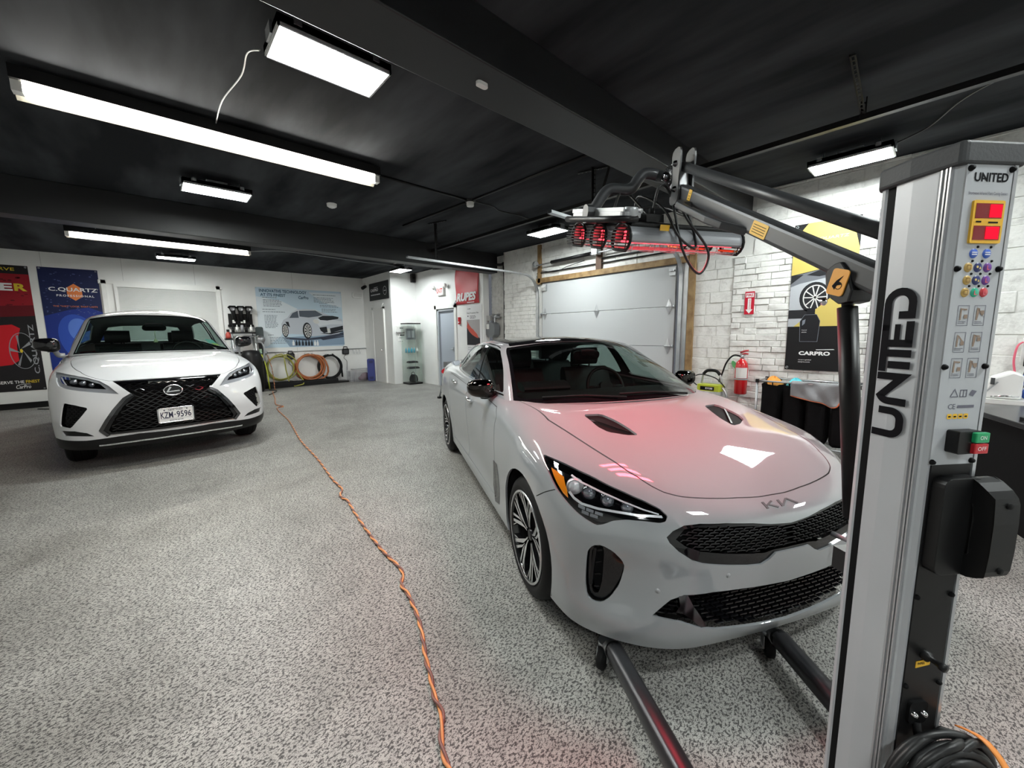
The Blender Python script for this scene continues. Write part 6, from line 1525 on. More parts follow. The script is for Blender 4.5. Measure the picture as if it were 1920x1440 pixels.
# red fabric banner and info poster by the exit
OF = sidewall(5.95)
t = empty('red_fabric_banner', (5.95, 8.25, 2.6), 0, 'creased red fabric banner with white letters hanging beside the exit sign', 'banner')
b = MB(); nx, nz = 22, 18; vs = []
for j in range(nz + 1):
    for i in range(nx + 1):
        u, v = i / nx, j / nz
        dx = .010 * math.sin(9 * u + 5 * v * v) * v + .012 * math.sin(4 * u - 7 * v)
        vs.append(Vector((5.925 - dx, 8.72 - .97 * u, 2.20 + .95 * v - .02 * math.sin(PI * u) * v)))
b.add(vs, [(j*(nx+1)+i, j*(nx+1)+i+1, (j+1)*(nx+1)+i+1, (j+1)*(nx+1)+i) for j in range(nz) for i in range(nx)], 0, True)
o = put(t, b, 'fabric', mat('banner_red', (.60, .045, .055), .5)); md = o.modifiers.new('s', 'SOLIDIFY'); md.thickness = .004
flat(t, 'print_lettering', M_WHITE_INK, lambda mb: (lettering(mb, 'RUPES', OF @ Matrix.Translation((-8.66, 2.27, 0)), .84, .21, 0, bold=.05, shear=.25, lift=.050), flat_rect(mb, -8.2, 2.215, -7.9, 2.235, OF, 0, .050)))
b = MB(); b.cyl((5.92, 8.76, 3.15), (5.92, 7.72, 3.15), .012, 8); put(t, b, 'hanging_rod', M_BLACK_SATIN)
t, lf = sheet('info_poster', OF, -8.30, .62, -7.66, 2.17, P_('poster_white', (.78, .78, .79)), 'narrow white poster with an orange machine picture below the red fabric banner', 'poster', (5.95, 8.0, 1.4))
flat(t, 'print_picture', P_('picture_grey', (.42, .40, .40)), lambda mb: flat_rect(mb, -8.29, 1.17, -7.75, 1.80, OF, 0, lf + .0006))
flat(t, 'print_picture_dark', P_('picture_dark', (.03, .03, .034)), lambda mb: flat_poly(mb, [(-8.29, 1.17), (-7.75, 1.17), (-7.75, 1.34), (-8.0, 1.46), (-8.18, 1.62), (-8.29, 1.66)], OF, 0, lf + .0012))
flat(t, 'print_machine', P_('machine_red', (.55, .10, .07)), lambda mb: (flat_poly(mb, [(-8.29, 1.62), (-8.25, 1.74), (-8.17, 1.66), (-8.10, 1.60), (-8.02, 1.56), (-7.95, 1.50), (-7.86, 1.44), (-7.80, 1.34), (-7.90, 1.36), (-8.05, 1.42), (-8.18, 1.50)], OF, 0, lf + .0018), stroke(mb, [(-8.22, 1.70), (-8.28, 1.76)], .02, OF, 0, lf + .0018)))
flat(t, 'print_text', M_INK, lambda mb: (lettering(mb, 'RUPES', OF @ Matrix.Translation((-8.24, 2.06, 0)), .12, .022, 0, bold=.03, lift=lf + .001), lettering(mb, 'Paint Protection Film', OF @ Matrix.Translation((-8.27, 1.95, 0)), .48, .035, 0, bold=.01, lift=lf + .001), flat_poly(mb, ellipse(-8.23, 1.89, .018, .018, 12), OF, 0, lf + .001), text_rows(mb, OF, -8.15, -7.9, [1.89, 1.86, 1.83], .012, lf + .001, 3), lettering(mb, 'Just the', OF @ Matrix.Translation((-8.25, 1.09, 0)), .14, .03, 0, lift=lf + .001), lettering(mb, 'best finishing', OF @ Matrix.Translation((-8.25, 1.04, 0)), .22, .03, 0, lift=lf + .001), text_rows(mb, OF, -8.15, -7.85, [.93, .82], .014, lf + .001, 4), flat_rect(mb, -8.26, .915, -8.22, .945, OF, 0, lf + .001), flat_rect(mb, -8.26, .80, -8.22, .84, OF, 0, lf + .001)))
# exit sign with two lamp heads
t = empty('exit_sign', (5.9, 9.4, 2.6), 0, 'lit white and red EXIT sign with two lamp heads over the grey door', 'exit sign')
put(t, MB().rbox((5.88, 9.26, 2.50), (5.95, 9.60, 2.74), .01), 'sign_box', M_WHITE_PLASTIC)
flat(t, 'sign_letters', emit_mat('exit_red', (1.0, .04, .02), .16), lambda mb: lettering(mb, 'EXIT', sidewall(5.88) @ Matrix.Translation((-9.57, 2.56, 0)), .28, .12, 0, bold=.02, lift=.002))
for y in (9.72, 9.14):
    put(t, MB().lathe([(0, .07), (.05, .065), (.062, .04), (.05, 0), (.02, -.02), (0, -.02)], 16, 0, lathe_matrix((5.90, y, 2.74), (-.7, .15 if y > 9.4 else -.15, -.3))), 'lamp_head', M_WHITE_PLASTIC); put(t, MB().cyl((5.91, y, 2.74), (5.93, y - math.copysign(.12, y - 9.4), 2.70), .012, 8), 'lamp_neck', M_WHITE_PLASTIC)
al = empty('fire_alarm_pull', (5.93, 8.6, 1.78), 0, 'small red fire alarm pull beside the grey exit door', 'alarm'); put(al, MB().rbox((5.915, 8.56, 1.70), (5.95, 8.65, 1.88), .01), 'alarm_body', M_RED); put(al, MB().box((5.905, 8.58, 1.74), (5.916, 8.63, 1.765)), 'alarm_lever', M_WHITE_PLASTIC)
# wall controls on the closet front
t = empty('wall_control', (5.4, 10.88, 1.6), 0, 'white thermostat panel with grey display on the closet front', 'control panel')
put(t, MB().rbox((5.28, 10.86, 1.53), (5.52, 10.90, 1.70), .012), 'panel_body', M_WHITE_PLASTIC); put(t, MB().box((5.38, 10.852, 1.62), (5.48, 10.862, 1.66)), 'panel_display', mat('lcd_grey', (.16, .18, .18), .3)); put(t, MB().box((5.27, 10.85, 1.50), (5.52, 10.90, 1.53)), 'panel_ledge', mat('ledge_grey', (.4, .4, .4), .5))
t = empty('card_holder', (5.43, 10.88, 1.42), 0, 'small white holder with dark cards under the thermostat', 'holder'); put(t, MB().box((5.36, 10.87, 1.38), (5.52, 10.90, 1.48)), 'holder_body', M_WHITE_PLASTIC); put(t, MB().box((5.38, 10.862, 1.42), (5.52, 10.872, 1.45)), 'card', M_INK)
t = empty('switch_plate', (5.40, 10.89, 1.25), 0, 'white three gang switch plate lowest on the closet front', 'light switch'); put(t, MB().rbox((5.30, 10.885, 1.18), (5.50, 10.90, 1.33), .01), 'plate', M_WHITE_PLASTIC)
for x in (5.35, 5.40, 5.45): put(t, MB().box((x - .008, 10.872, 1.235), (x + .008, 10.886, 1.275)), 'toggle', mat('toggle_grey', (.35, .35, .35), .4))
# camera and emergency light in the corner
t = empty('security_camera', (5.1, 12.7, 3.0), 0, 'small dark security camera high in the back corner', 'camera'); put(t, MB().cyl((5.14, 12.6, 2.98), (5.0, 12.5, 2.9), .05, 12), 'camera_body', M_BLACK_SATIN); put(t, MB().box((5.10, 12.56, 2.96), (5.17, 12.66, 3.08)), 'camera_mount', M_WHITE_PLASTIC)
t = empty('ceiling_speaker', (5.9, 10.8, 3.1), 0, 'small black speaker under the ceiling above the display cabinet', 'speaker'); put(t, MB().rbox((5.80, 10.78, 2.98), (5.92, 10.90, 3.22), .02), 'speaker_body', M_BLACK_SATIN); put(t, MB().lathe([(0, 0), (.035, .004), (.04, 0)], 14, 0, lathe_matrix((5.86, 10.778, 3.1), (0, -1, 0))), 'speaker_cone', M_BLACK)
t = empty('emergency_light', (5.0, 12.86, 2.72), 0, 'white oval emergency light on the back wall near the closet', 'lamp'); put(t, MB().rbox((4.80, 2.63, -.0), (5.15, 2.80, .09), .05, 0, BACK @ Matrix.Translation((0, 0, 0))) if False else MB().prism(round_rect(4.80, 2.62, 5.14, 2.80, .06, 5), 0, .08, 0, BACK), 'lamp_body', M_WHITE_PLASTIC); put(t, MB().prism(round_rect(4.84, 2.66, 5.10, 2.76, .04, 4), .08, .10, 0, BACK), 'lamp_lens', mat('frosted', (.7, .7, .68), .3))

# ------------------------------------------------------------------ hoses, tools and bins along the back wall
def wall_conduit():
    t = empty('outlet_conduit', (2.3, YB - .03, .99), 0, 'thin steel conduit from a round junction box along the back wall', 'conduit')
    put(t, MB().tube([(2.3, YB - .02, .985), (5.17, YB - .02, 1.02)], .012, 8), 'conduit_pipe', M_STEEL); put(t, MB().lathe([(0, .05), (.055, .05), (.065, .03), (.065, 0)], 16, 0, lathe_matrix((2.29, YB, .985), (0, -1, 0))), 'junction_box', M_STEEL)
wall_conduit()
def coil(name, label, cx, cz, rx, rz, n, r, m, seed, depth=.10, tails=()):
    rnd = random.Random(seed); t = empty(name, (cx, YB - .1, cz), 0, label, 'hose')
    pts = []
    for k in range(n):
        q = .3 if n < 3 else 1; ox, oz, s = rnd.uniform(-.05, .05) * q, rnd.uniform(-.04, .02) * q, 1 - (1 - rnd.uniform(.86, 1.06)) * q
        for j in range(20):
            a = 2 * PI * j / 20 + PI / 2; f = j / 20
            pts.append((cx + ox + rx * s * math.cos(a), YB - .07 - depth * ((k + f) / n), cz + oz + (rz * s) * math.sin(a)))
    for q in tails: pts.append(q)
    b = MB(); b.tube(smooth_path(pts, 2), r, 8); put(t, b, 'hose', m)
    h = MB()
    for x in (-.1, .1): h.tube([(cx + x, YB - .004, cz + rz + .03), (cx + x, YB - .12, cz + rz + .0), (cx + x, YB - .13, cz + rz + .05)], .006, 6)
    put(t, h, 'wall_hook', M_STEEL)
    return t
coil('green_hose', 'yellow green air hose coiled on the back wall, nearest the tool rack', 2.64, .56, .37, .36, 4, .016, mat('hose_green', (.34, .33, .06), .4), 4, .12, [(2.78, 12.6, .09), (3.0, 12.42, .05), (3.15, 12.55, .12), (3.0, 12.75, .45)])
coil('orange_hose', 'thick orange brown hose coiled in the middle of the back wall', 3.38, .54, .37, .36, 4, .028, mat('hose_orange', (.40, .13, .045), .45), 6, .14, [(3.75, 12.7, .80), (3.85, 12.62, .5), (3.82, 12.66, .25), (3.6, 12.7, .12)])
coil('black_hose', 'thick black hose coiled on the back wall beside the orange one', 3.97, .50, .34, .36, 2, .028, M_RUBBER, 8, .08, [(4.05, 12.78, .87), (4.22, 12.77, .70), (4.30, 12.77, .4), (4.31, 12.77, .15)])
def hang_tool(x, z, label, cat, grip):
    t = empty('hanging_work_lamp', (x, YB - .06, z), 0, label, cat)
    put(t, MB().prism(round_rect(x - .10, z - .09, x + .10, z + .09, .03, 4), 0, .06, 0, BACK), 'lamp_body', M_BLACK_SATIN); put(t, MB().prism(round_rect(x - .07, z - .06, x + .07, z + .05, .015, 3), .06, .066, 0, BACK), 'lamp_face', mat('lamp_face_grey', grip, .3))
    b = MB(); b.tube([(x - .06, YB - .03, z + .08), (x - .05, YB - .03, z + .15), (x + .05, YB - .03, z + .15), (x + .06, YB - .03, z + .08)], .012, 6); put(t, b, 'lamp_handle', M_BLACK_SATIN)
    b = MB(); b.tube(smooth_path([(x, YB - .03, z - .09), (x - .06, YB - .03, z - .2), (x + .02, YB - .03, z - .3), (x + .02, YB - .03, z - .48), (x + .01, YB - .03, z - .6)], 5), .006, 6); put(t, b, 'lamp_cord', M_CAB)
hang_tool(2.92, .86, 'black work lamp hanging between the green and orange hoses', 'work lamp', (.05, .05, .055)); hang_tool(4.49, .94, 'black work lamp with grey face hanging right of the black hose', 'work lamp', (.45, .46, .47))
for k, x in enumerate((4.72, 4.82, 4.92)):
    b = MB(); b.tube(smooth_path([(x, YB, .98), (x, YB - .05, .97), (x + .01, YB - .05, .88), (x + .03, YB - .06, .86), (x + .04, YB - .05, .92)], 4), .005, 6)
    tag(b.build('wall_hook', M_STEEL), 'thin empty wire hook on the back wall above the clear bin', 'hook', 'wire hooks above the clear bin')
sh = MB(); sh.box((2.28, 12.52, 0), (4.42, 12.88, .05)); sh.box((2.28, 12.54, .05), (2.9, 12.86, .16)); sh.prism([(12.5, .0), (12.54, .0), (12.54, .17), (12.5, .13)], 2.28, 4.1, 0, Matrix(((0, 0, 1, 0), (1, 0, 0, 0), (0, 1, 0, 0), (0, 0, 0, 1))))
tag(sh.build('floor_ramp', M_BLACK_SATIN, bevel=.006), 'low black ramp board lying along the back wall under the hoses', 'ramp')
t = empty('clear_bin', (4.9, 12.5, 0), 0, 'translucent plastic bin with mauve cloth near the closet', 'bin')
CB = glass_mat('cloudy_plastic', (.94, .94, .95), .10, .2)
b = MB(); b.prism([(4.62, 12.33), (5.06, 12.33), (5.06, 12.68), (4.62, 12.68)], 0.004, .012)
for a, c in (((4.58, 12.30), (5.10, 12.312)), ((4.58, 12.70), (5.10, 12.712)), ((4.58, 12.30), (4.592, 12.71)), ((5.09, 12.30), (5.10, 12.71))): b.box((a[0], a[1], .006), (c[0], c[1], .38))
put(t, b, 'bin_body', CB); b = MB(); b.tube([(4.57, 12.29, .38), (5.11, 12.29, .38), (5.11, 12.72, .38), (4.57, 12.72, .38)], .012, 6, 0, closed=True); put(t, b, 'bin_rim', mat('bin_rim', (.62, .62, .63), .4))
b = MB(); b.ball((4.93, 12.5, .14), .15, 14, 0, (1.0, .8, .85)); b.ball((4.80, 12.48, .09), .09, 12, 0, (1.2, 1, .8)); put(t, b, 'bundled_cloth', mat('mauve_cloth', (.30, .20, .24), .8, bump=(20, .8, .03)))
t = empty('clear_tub', (4.5, 12.6, 0), 0, 'smaller cloudy plastic tub left of the translucent bin', 'bin'); b = MB()
for a, c in (((4.42, 12.40), (4.56, 12.41)), ((4.42, 12.70), (4.56, 12.71)), ((4.42, 12.4), (4.43, 12.71)), ((4.55, 12.4), (4.56, 12.71))): b.box((a[0], a[1], 0), (c[0], c[1], .34))
put(t, b, 'tub_body', CB); b = MB(); b.box((4.43, 12.41, 0), (4.55, 12.70, .01)); put(t, b, 'tub_base', CB)
t = empty('blue_creeper', (4.98, 12.2, 0), 0, 'blue plastic mechanic creeper leaning upright by the closet door', 'creeper')
b = MB(); M = frame((4.93, 12.24, .01), (.55, -.2, 0), (.03, .05, 1)); b.prism(round_rect(-.02, 0, .20, .70, .05, 4), -.03, .03, 0, M); put(t, b, 'board', mat('creeper_blue', (.025, .04, .20), .4), bevel=.01)
for z in (.10, .60): b = MB(); b.prism(round_rect(.03, z - .04, .15, z + .04, .02, 3), .03, .05, 0, M); put(t, b, 'pad', mat('creeper_pad', (.015, .022, .11), .5))

# tool rack with polishers and the trolley under it
t = empty('polisher_rack', (1.8, YB - .1, 1.85), 0, 'black wall rack holding three black polishers beside the poster', 'tool rack')
put(t, MB().box((1.52, YB - .03, 1.70), (2.06, YB - .002, 2.05)), 'back_plate', M_BLACK_SATIN); put(t, MB().box((1.50, YB - .16, 1.70), (2.06, YB - .002, 1.76)), 'rack_tray', M_BLACK)
for x in (1.62, 1.80, 1.78 + .06): put(t, MB().box((x - .03, YB - .17, 1.80), (x + .03, YB - .14, 1.88)), 'white_card', M_WHITE_PLASTIC)
for k, (x, a) in enumerate(((1.61, .15), (1.79, .0), (1.97, -.12))):
    q = empty('polisher', (x, YB - .12, 1.95), 0, ('black polisher at the window end of the wall rack', 'black polisher in the middle of the wall rack', 'black polisher tilted at the poster end of the wall rack')[k], 'polisher', 'polishers on the wall rack')
    top = Vector((x, YB - .12, 2.20)); low = Vector((x + a * .3, YB - .14, 1.84))
    b = MB(); b.tube([top + Vector((0, 0, .05)), top, top.lerp(low, .3), low], [.05, .075, .05, .04], 12); put(q, b, 'polisher_body', M_BLACK_SATIN)
    b = MB(); b.tube([top + Vector((-.08, -.03, .0)), top + Vector((-.06, -.08, .03)), top + Vector((.06, -.08, .03)), top + Vector((.08, -.03, 0))], .022, 8); put(q, b, 'front_handle', M_BLACK)
    b = MB(); b.lathe([(0, .0), (.05, .004), (.055, .02)], 14, 0, lathe_matrix(top + Vector((0, -.075, -.03)), (0, -1, 0))); put(q, b, 'badge', mat('tool_badge', (.35, .35, .36), .3, .6))
t = empty('polishing_trolley', (1.8, 12.5, 0), 0, 'black tool trolley with hanging cables behind the white car mirror', 'trolley')
for z in (.35, 1.0, 1.52): put(t, MB().box((1.50, 12.42, z), (2.04, 12.80, z + .04)), 'trolley_shelf', M_BLACK_SATIN)
for x in (1.52, 2.02):
    for y in (12.44, 12.78): put(t, MB().cyl((x, y, .08), (x, y, 1.56), .016, 8), 'trolley_post', M_STEEL)
for x in (1.52, 2.02):
    for y in (12.44, 12.78): b = MB(); b.cyl((x, y - .012, .05), (x, y + .012, .05), .05, 12); put(t, b, 'castor', M_RUBBER)
rnd = random.Random(5)
for k in range(5):
    x = 1.56 + .1 * k; c = Vector((x, 12.55 + .08 * (k % 2), 1.56)); b = MB(); b.cyl(c, c + Vector((0, 0, .10 + .04 * (k % 3))), .035, 10); b.cyl(c + Vector((0, 0, .1)), c + Vector((0, 0, .19)), .012, 8)
    tag(b.build('spray_bottle', [M_BLACK_SATIN, M_WHITE_PLASTIC, mat('bottle_grey', (.3, .3, .32), .4)][k % 3]), ['first black', 'white', 'grey', 'second black', 'second white'][k] + ' bottle on the top shelf of the tool trolley', 'bottle', 'bottles on the tool trolley')
t = empty('red_bottle', (1.53, 12.5, 1.56), 0, 'red and black spray bottle on the window end of the trolley', 'bottle'); b = MB(); b.lathe([(0, 0), (.06, 0), (.06, .10), (.03, .16), (.02, .18), (0, .18)], 14, 0, Matrix.Translation((1.44, 12.5, 1.40))); put(t, b, 'bottle_body', mat('bottle_red', (.50, .08, .06), .4)); b = MB(); b.box((1.41, 12.46, 1.57), (1.47, 12.53, 1.63)); put(t, b, 'spray_head', M_BLACK_SATIN); b = MB(); b.box((1.36, 12.42, 1.36), (1.52, 12.60, 1.40)); put(t, b, 'small_ledge', M_BLACK_SATIN)
t = empty('vacuum_cleaner', (1.82, 12.1, 0), 0, 'dark upright shop vacuum with bent grey handles behind the white car', 'vacuum')
b = MB(); b.lathe([(0, .05), (.24, .05), (.25, .7), (.23, .95), (.18, 1.08), (0, 1.1)], 20, 0, Matrix.Translation((1.84, 12.1, 0))); put(t, b, 'vacuum_tank', M_BLACK_SATIN)
for s in (-1, 1): b = MB(); b.tube(smooth_path([(1.84 + s * .24, 11.98, .8), (1.84 + s * .27, 11.95, 1.12), (1.84 + s * .22, 11.95, 1.28), (1.84 + s * .08, 11.95, 1.30)], 5), .022, 8); put(t, b, 'vacuum_handle', M_STEEL)
b = MB(); b.tube(smooth_path([(1.55, 12.0, 1.1), (1.52, 11.9, 1.32), (1.75, 11.88, 1.42), (2.0, 11.9, 1.46)], 6), .02, 8); put(t, b, 'vacuum_wand', M_CHROME)
for x in (1.70, 1.98): b = MB(); b.cyl((x, 11.96, .05), (x, 11.99, .05), .05, 12); put(t, b, 'castor', M_RUBBER)
b = MB(); b.tube(smooth_path([(2.05, 12.0, .98), (2.1, 11.98, .8), (2.14, 11.98, .5), (2.16, 12.0, .2), (2.2, 12.2, .03)], 6), .014, 8); put(t, b, 'vacuum_hose', mat('hose_lime', (.50, .55, .06), .4))
t = empty('tall_black_post', (2.17, 12.72, 0), 0, 'tall narrow black charging post between trolley and hoses', 'post')
put(t, MB().box((2.13, 12.66, 0), (2.24, 12.80, 1.38)), 'post_body', M_BLACK_SATIN); b = MB(); b.prism(round_rect(-.09, 0, .09, .36, .04, 4), -.03, .03, 0, frame((2.17, 12.70, 1.34), (1, 0, 0), (0, .1, 1))); put(t, b, 'post_screen', mat('post_screen', (.06, .075, .075), .2)); put(t, MB().box((2.12, 12.655, .98), (2.18, 12.662, 1.10)), 'post_sticker', mat('sticker_green', (.35, .5, .35), .5)); b = MB(); b.lathe([(0, .05), (.09, .04), (.11, 0), (0, -.03)], 16, 0, lathe_matrix((2.17, 12.62, 1.36), (.2, -1, 0))); put(t, b, 'post_head', M_STEEL); put(t, MB().box((2.10, 12.60, 0), (2.27, 12.84, .03)), 'post_foot', M_BLACK)

# ------------------------------------------------------------------ glass display cabinet
GC = glass_mat('cabinet_glass', (.965, .985, .975), .03)
t = empty('display_cabinet', (5.72, 10.6, 0), rad(0), 'tall glass display cabinet between the closet corner and the exit door', 'cabinet')
CX0, CX1, CY0, CY1 = 5.40, 5.82, 10.42, 10.84
put(t, MB().box((CX0, CY0, 0), (CX1, CY1, .05)), 'cabinet_base', M_BLACK_SATIN); put(t, MB().box((CX0, CY0, 1.75), (CX1, CY1, 1.78)), 'cabinet_top', M_BLACK_SATIN)
for a, c in (((CX0, CY0), (CX1, CY0 + .005)), ((CX0, CY0), (CX0 + .005, CY1)), ((CX1 - .005, CY0), (CX1, CY1)), ((CX0, CY1 - .005), (CX1, CY1))): put(t, MB().box((a[0], a[1], .05), (c[0], c[1], 1.75)), 'glass_pane', GC)
b = MB(); b.box((CX0 + .20, CY0 - .004, .05), (CX0 + .205, CY0, 1.75)); put(t, b, 'door_edge', mat('glass_edge', (.35, .5, .46), .1))
for z in (.45, .62, .92, 1.30): put(t, MB().box((CX0 + .01, CY0 + .01, z), (CX1 - .01, CY1 - .01, z + .006)), 'glass_shelf', GC)
t = empty('framed_board', (5.6, 10.6, 1.3), 0, 'dark framed board on the top shelf of the glass cabinet', 'board'); put(t, MB().box((5.46, 10.64, 1.307), (5.76, 10.66, 1.62)), 'board_frame', mat('board_dark', (.09, .10, .11), .4)); put(t, MB().box((5.50, 10.632, 1.36), (5.60, 10.641, 1.56)), 'board_print', mat('board_grey', (.35, .38, .40), .4)); put(t, MB().box((5.63, 10.632, 1.36), (5.72, 10.641, 1.56)), 'board_print', mat('board_grey', (.35, .38, .40), .4))
for k in range(8):
    x = 5.45 + (k % 4) * .09; y = 10.50 + (k // 4) * .16; blue = (k % 4) < 3
    b = MB(); b.lathe([(0, 0), (.028, 0), (.028, .09), (.012, .11), (.012, .14), (0, .14)], 10, 0, Matrix.Translation((x, y, .927)))
    tag(b.build('small_bottle', mat('bottle_cyan', (.05, .42, .62), .3) if blue else M_WHITE_PLASTIC), ('small cyan bottle' if blue else 'small white bottle') + ' on the middle shelf of the glass cabinet', 'bottle', 'cyan bottles in the cabinet' if blue else 'white bottles in the cabinet')
for k, (z, w) in enumerate(((.627, .26), (.457, .30))):
    b = MB(); b.box((5.48, 10.5, z), (5.48 + w, 10.72, z + .035)); b.box((5.50, 10.52, z + .035), (5.46 + w, 10.7, z + .05)); tag(b.build('dark_case', M_BLACK_SATIN), ('flat dark case on the third shelf of the cabinet', 'flat dark case on the lowest glass shelf of the cabinet')[k], 'case')
t = empty('black_bag', (5.6, 10.6, .05), 0, 'black bag on the floor of the glass cabinet', 'bag'); b = MB(); b.prism(smooth_poly([(-.10, 0), (.12, 0), (.10, .18), (.02, .24), (-.06, .18)]), -.09, .09, 0, frame((5.62, 10.62, .052), (1, 0, 0), (0, 0, 1))); put(t, b, 'bag_body', M_BLACK, bevel=.01); b = MB(); b.tube(smooth_path([(5.56, 10.62, .22), (5.58, 10.62, .33), (5.66, 10.62, .33), (5.68, 10.62, .22)], 5), .008, 6); put(t, b, 'bag_strap', M_BLACK)
# gas meter in the niche
t = empty('gas_meter', (6.1, 7.45, 1.6), 0, 'grey gas meter with pipes on the recessed brick wall', 'gas meter')
M_MET = mat('meter_grey', (.17, .18, .19), .45)
b = MB(); b.prism(smooth_poly([(-7.58, 1.36), (-7.28, 1.36), (-7.26, 1.62), (-7.33, 1.72), (-7.53, 1.72), (-7.60, 1.62)], 1), .02, .20, 0, sidewall(6.2)); put(t, b, 'meter_body', M_MET, bevel=.01)
b = MB(); b.prism(round_rect(-7.56, 1.56, -7.46, 1.68, .01), .20, .21, 0, sidewall(6.2)); put(t, b, 'meter_dial', M_WHITE_PLASTIC)
for y in (7.52, 7.34): b = MB(); b.tube(smooth_path([(6.08, y, 1.70), (6.08, y, 1.82), (6.1, y - .03, 1.88), (6.2, y - .03, 1.90)], 4), .022, 10); put(t, b, 'pipe', M_STEEL)
b = MB(); b.box((6.03, 7.46, 1.76), (6.16, 7.58, 1.88)); put(t, b, 'regulator', mat('regulator_grey', (.5, .5, .5), .4, .5)); b = MB(); b.cyl((6.1, 7.2, 1.84), (6.1, 7.42, 1.84), .03, 10); put(t, b, 'valve', M_STEEL)
b = MB(); b.tube(smooth_path([(6.1, 7.0, 0.0), (6.1, 7.0, 1.5), (6.1, 7.0, 2.9), (6.0, 7.05, 3.0), (5.7, 7.6, 3.02), (5.2, 8.6, 3.03)], 6), .03, 10); tag(b.build('gas_pipe', M_BLACK_SATIN), 'black pipe running up the recessed brick and along under the ceiling', 'pipe')
# folding stand behind the grey car
t = empty('tripod_stand', (4.72, 7.65, 0), 0, 'small grey folding stand with a rubber foot behind the grey car', 'stand')
for a, c in (((4.72, 7.72, .02), (4.80, 7.50, .74)), ((5.0, 7.5, .02), (4.86, 7.48, .74)), ((4.86, 7.2, .02), (4.86, 7.42, .72))): put(t, MB().cyl(a, c, .018, 8), 'stand_leg', M_STEEL); put(t, MB().cbox((a[0], a[1], .02), (.07, .07, .04)), 'rubber_foot', M_RUBBER)
put(t, MB().box((4.74, 7.38, .72), (4.94, 7.54, .84)), 'stand_head', mat('stand_grey', (.20, .21, .22), .4)); put(t, MB().box((4.752, 7.535, .42), (4.79, 7.60, .58), 0), 'stand_sticker', M_WHITE_PLASTIC)

# ------------------------------------------------------------------ right wall: poster, fire sign, extinguisher, washer, laundry cart
RW = sidewall(XR - .03)
def tall_poster(name, ymax, ymin, z0, z1, label):
    t, lf = sheet(name, RW, -ymax, z0, -ymin, z1, P_('poster_black', (.010, .010, .011), .6), label, 'poster', (XR, (ymax + ymin) / 2, (z0 + z1) / 2), lift=.006)
    W, H = ymax - ymin, z1 - z0
    B = lambda u, v: (-ymax + u * W, z0 + v * H)
    return t, lf, B
t, lf, B = tall_poster('bottle_poster', 1.405, .78, .96, 2.72, 'black and yellow poster with car wheel and bottle behind the lamp arm')
BP = lambda L: [B(*p) for p in L]
flat(t, 'print_yellow', P_('poster_yellow', (.60, .47, .13)), lambda mb: (flat_poly(mb, BP([(0, .66), (1, .72), (1, .80), (.86, 1), (.22, 1), (0, .90)]), RW, 0, lf + .0005), flat_poly(mb, BP([(.10, .305), (1, .305), (1, .62), (.55, .46)]), RW, 0, lf + .0022)))
flat(t, 'print_photo', P_('photo_grey', (.17, .18, .20)), lambda mb: flat_poly(mb, BP([(0, .305), (1, .305), (1, .72), (0, .655)]), RW, 0, lf + .0006))
flat(t, 'print_car', P_('photo_silver', (.45, .47, .50)), lambda mb: (flat_poly(mb, BP([(0, .58), (.15, .60), (.6, .63), (1, .66), (1, .44), (.7, .42), (.2, .40), (0, .41)]), RW, 0, lf + .0012), flat_rect(mb, *B(0, .305), *B(1, .36), RW, 0, lf + .0012)))
flat(t, 'print_car_dark', P_('photo_dark', (.02, .021, .024)), lambda mb: (flat_poly(mb, BP([(0, .60), (.2, .66), (0, .66)]), RW, 0, lf + .0016), flat_poly(mb, BP([(.25, .655), (.45, .64), (1, .67), (1, .72), (.5, .69)]), RW, 0, lf + .0016), flat_poly(mb, [B(*p) for p in ellipse(.40, .50, .24, .105, 28)], RW, 0, lf + .0016), flat_poly(mb, BP([(0, .36), (.6, .36), (.4, .42), (0, .42)]), RW, 0, lf + .0016)))
def wheel5(mb):
    stroke(mb, [B(*p) for p in ellipse(.41, .50, .185, .082, 28)], .012, RW, 0, lf + .002, True)
    for k in range(5):
        a = 2 * PI * k / 5 + PI / 2
        for s in (-.28, .28): stroke(mb, [B(.41, .5), B(.41 + .18 * math.cos(a + s), .5 + .08 * math.sin(a + s))], .012, RW, 0, lf + .002)
flat(t, 'print_wheel', P_('rim_light', (.70, .70, .68)), wheel5)
flat(t, 'print_bottle', P_('bottle_ink', (.012, .013, .016)), lambda mb: flat_poly(mb, BP([(.22, .20), (.50, .20), (.52, .34), (.46, .385), (.43, .39), (.43, .43), (.30, .43), (.30, .39), (.27, .385), (.20, .34)]), RW, 0, lf + .003))
flat(t, 'print_bottle_edge', P_('bottle_edge', (.20, .22, .26)), lambda mb: (stroke(mb, BP([(.22, .20), (.50, .20), (.52, .34), (.46, .385), (.27, .385), (.20, .34)]), .004, RW, 0, lf + .0034, True), flat_poly(mb, BP([(.24, .31), (.24, .345), (.29, .355), (.28, .325)]), RW, 0, lf + .0034)))
flat(t, 'print_lettering', M_WHITE_INK, lambda mb: (lettering(mb, 'CARPRO', RW @ Matrix.Translation((*B(.22, .105), 0)), .31, .048, 0, bold=.045, lift=lf + .002), flat_poly(mb, BP([(.50, .142), (.78, .146), (.76, .150), (.49, .146)]), RW, 0, lf + .002), lettering(mb, 'carpro.global', RW @ Matrix.Translation((*B(.22, .068), 0)), .13, .014, 0, bold=.01, lift=lf + .002), lettering(mb, 'carpro.com', RW @ Matrix.Translation((*B(.22, .052), 0)), .12, .014, 0, bold=.01, lift=lf + .002), lettering(mb, 'liquid', RW @ Matrix.Translation((*B(.24, .275), 0)), .05, .014, 0, lift=lf + .0036), lettering(mb, 'stone', RW @ Matrix.Translation((*B(.24, .262), 0)), .05, .012, 0, lift=lf + .0036)))
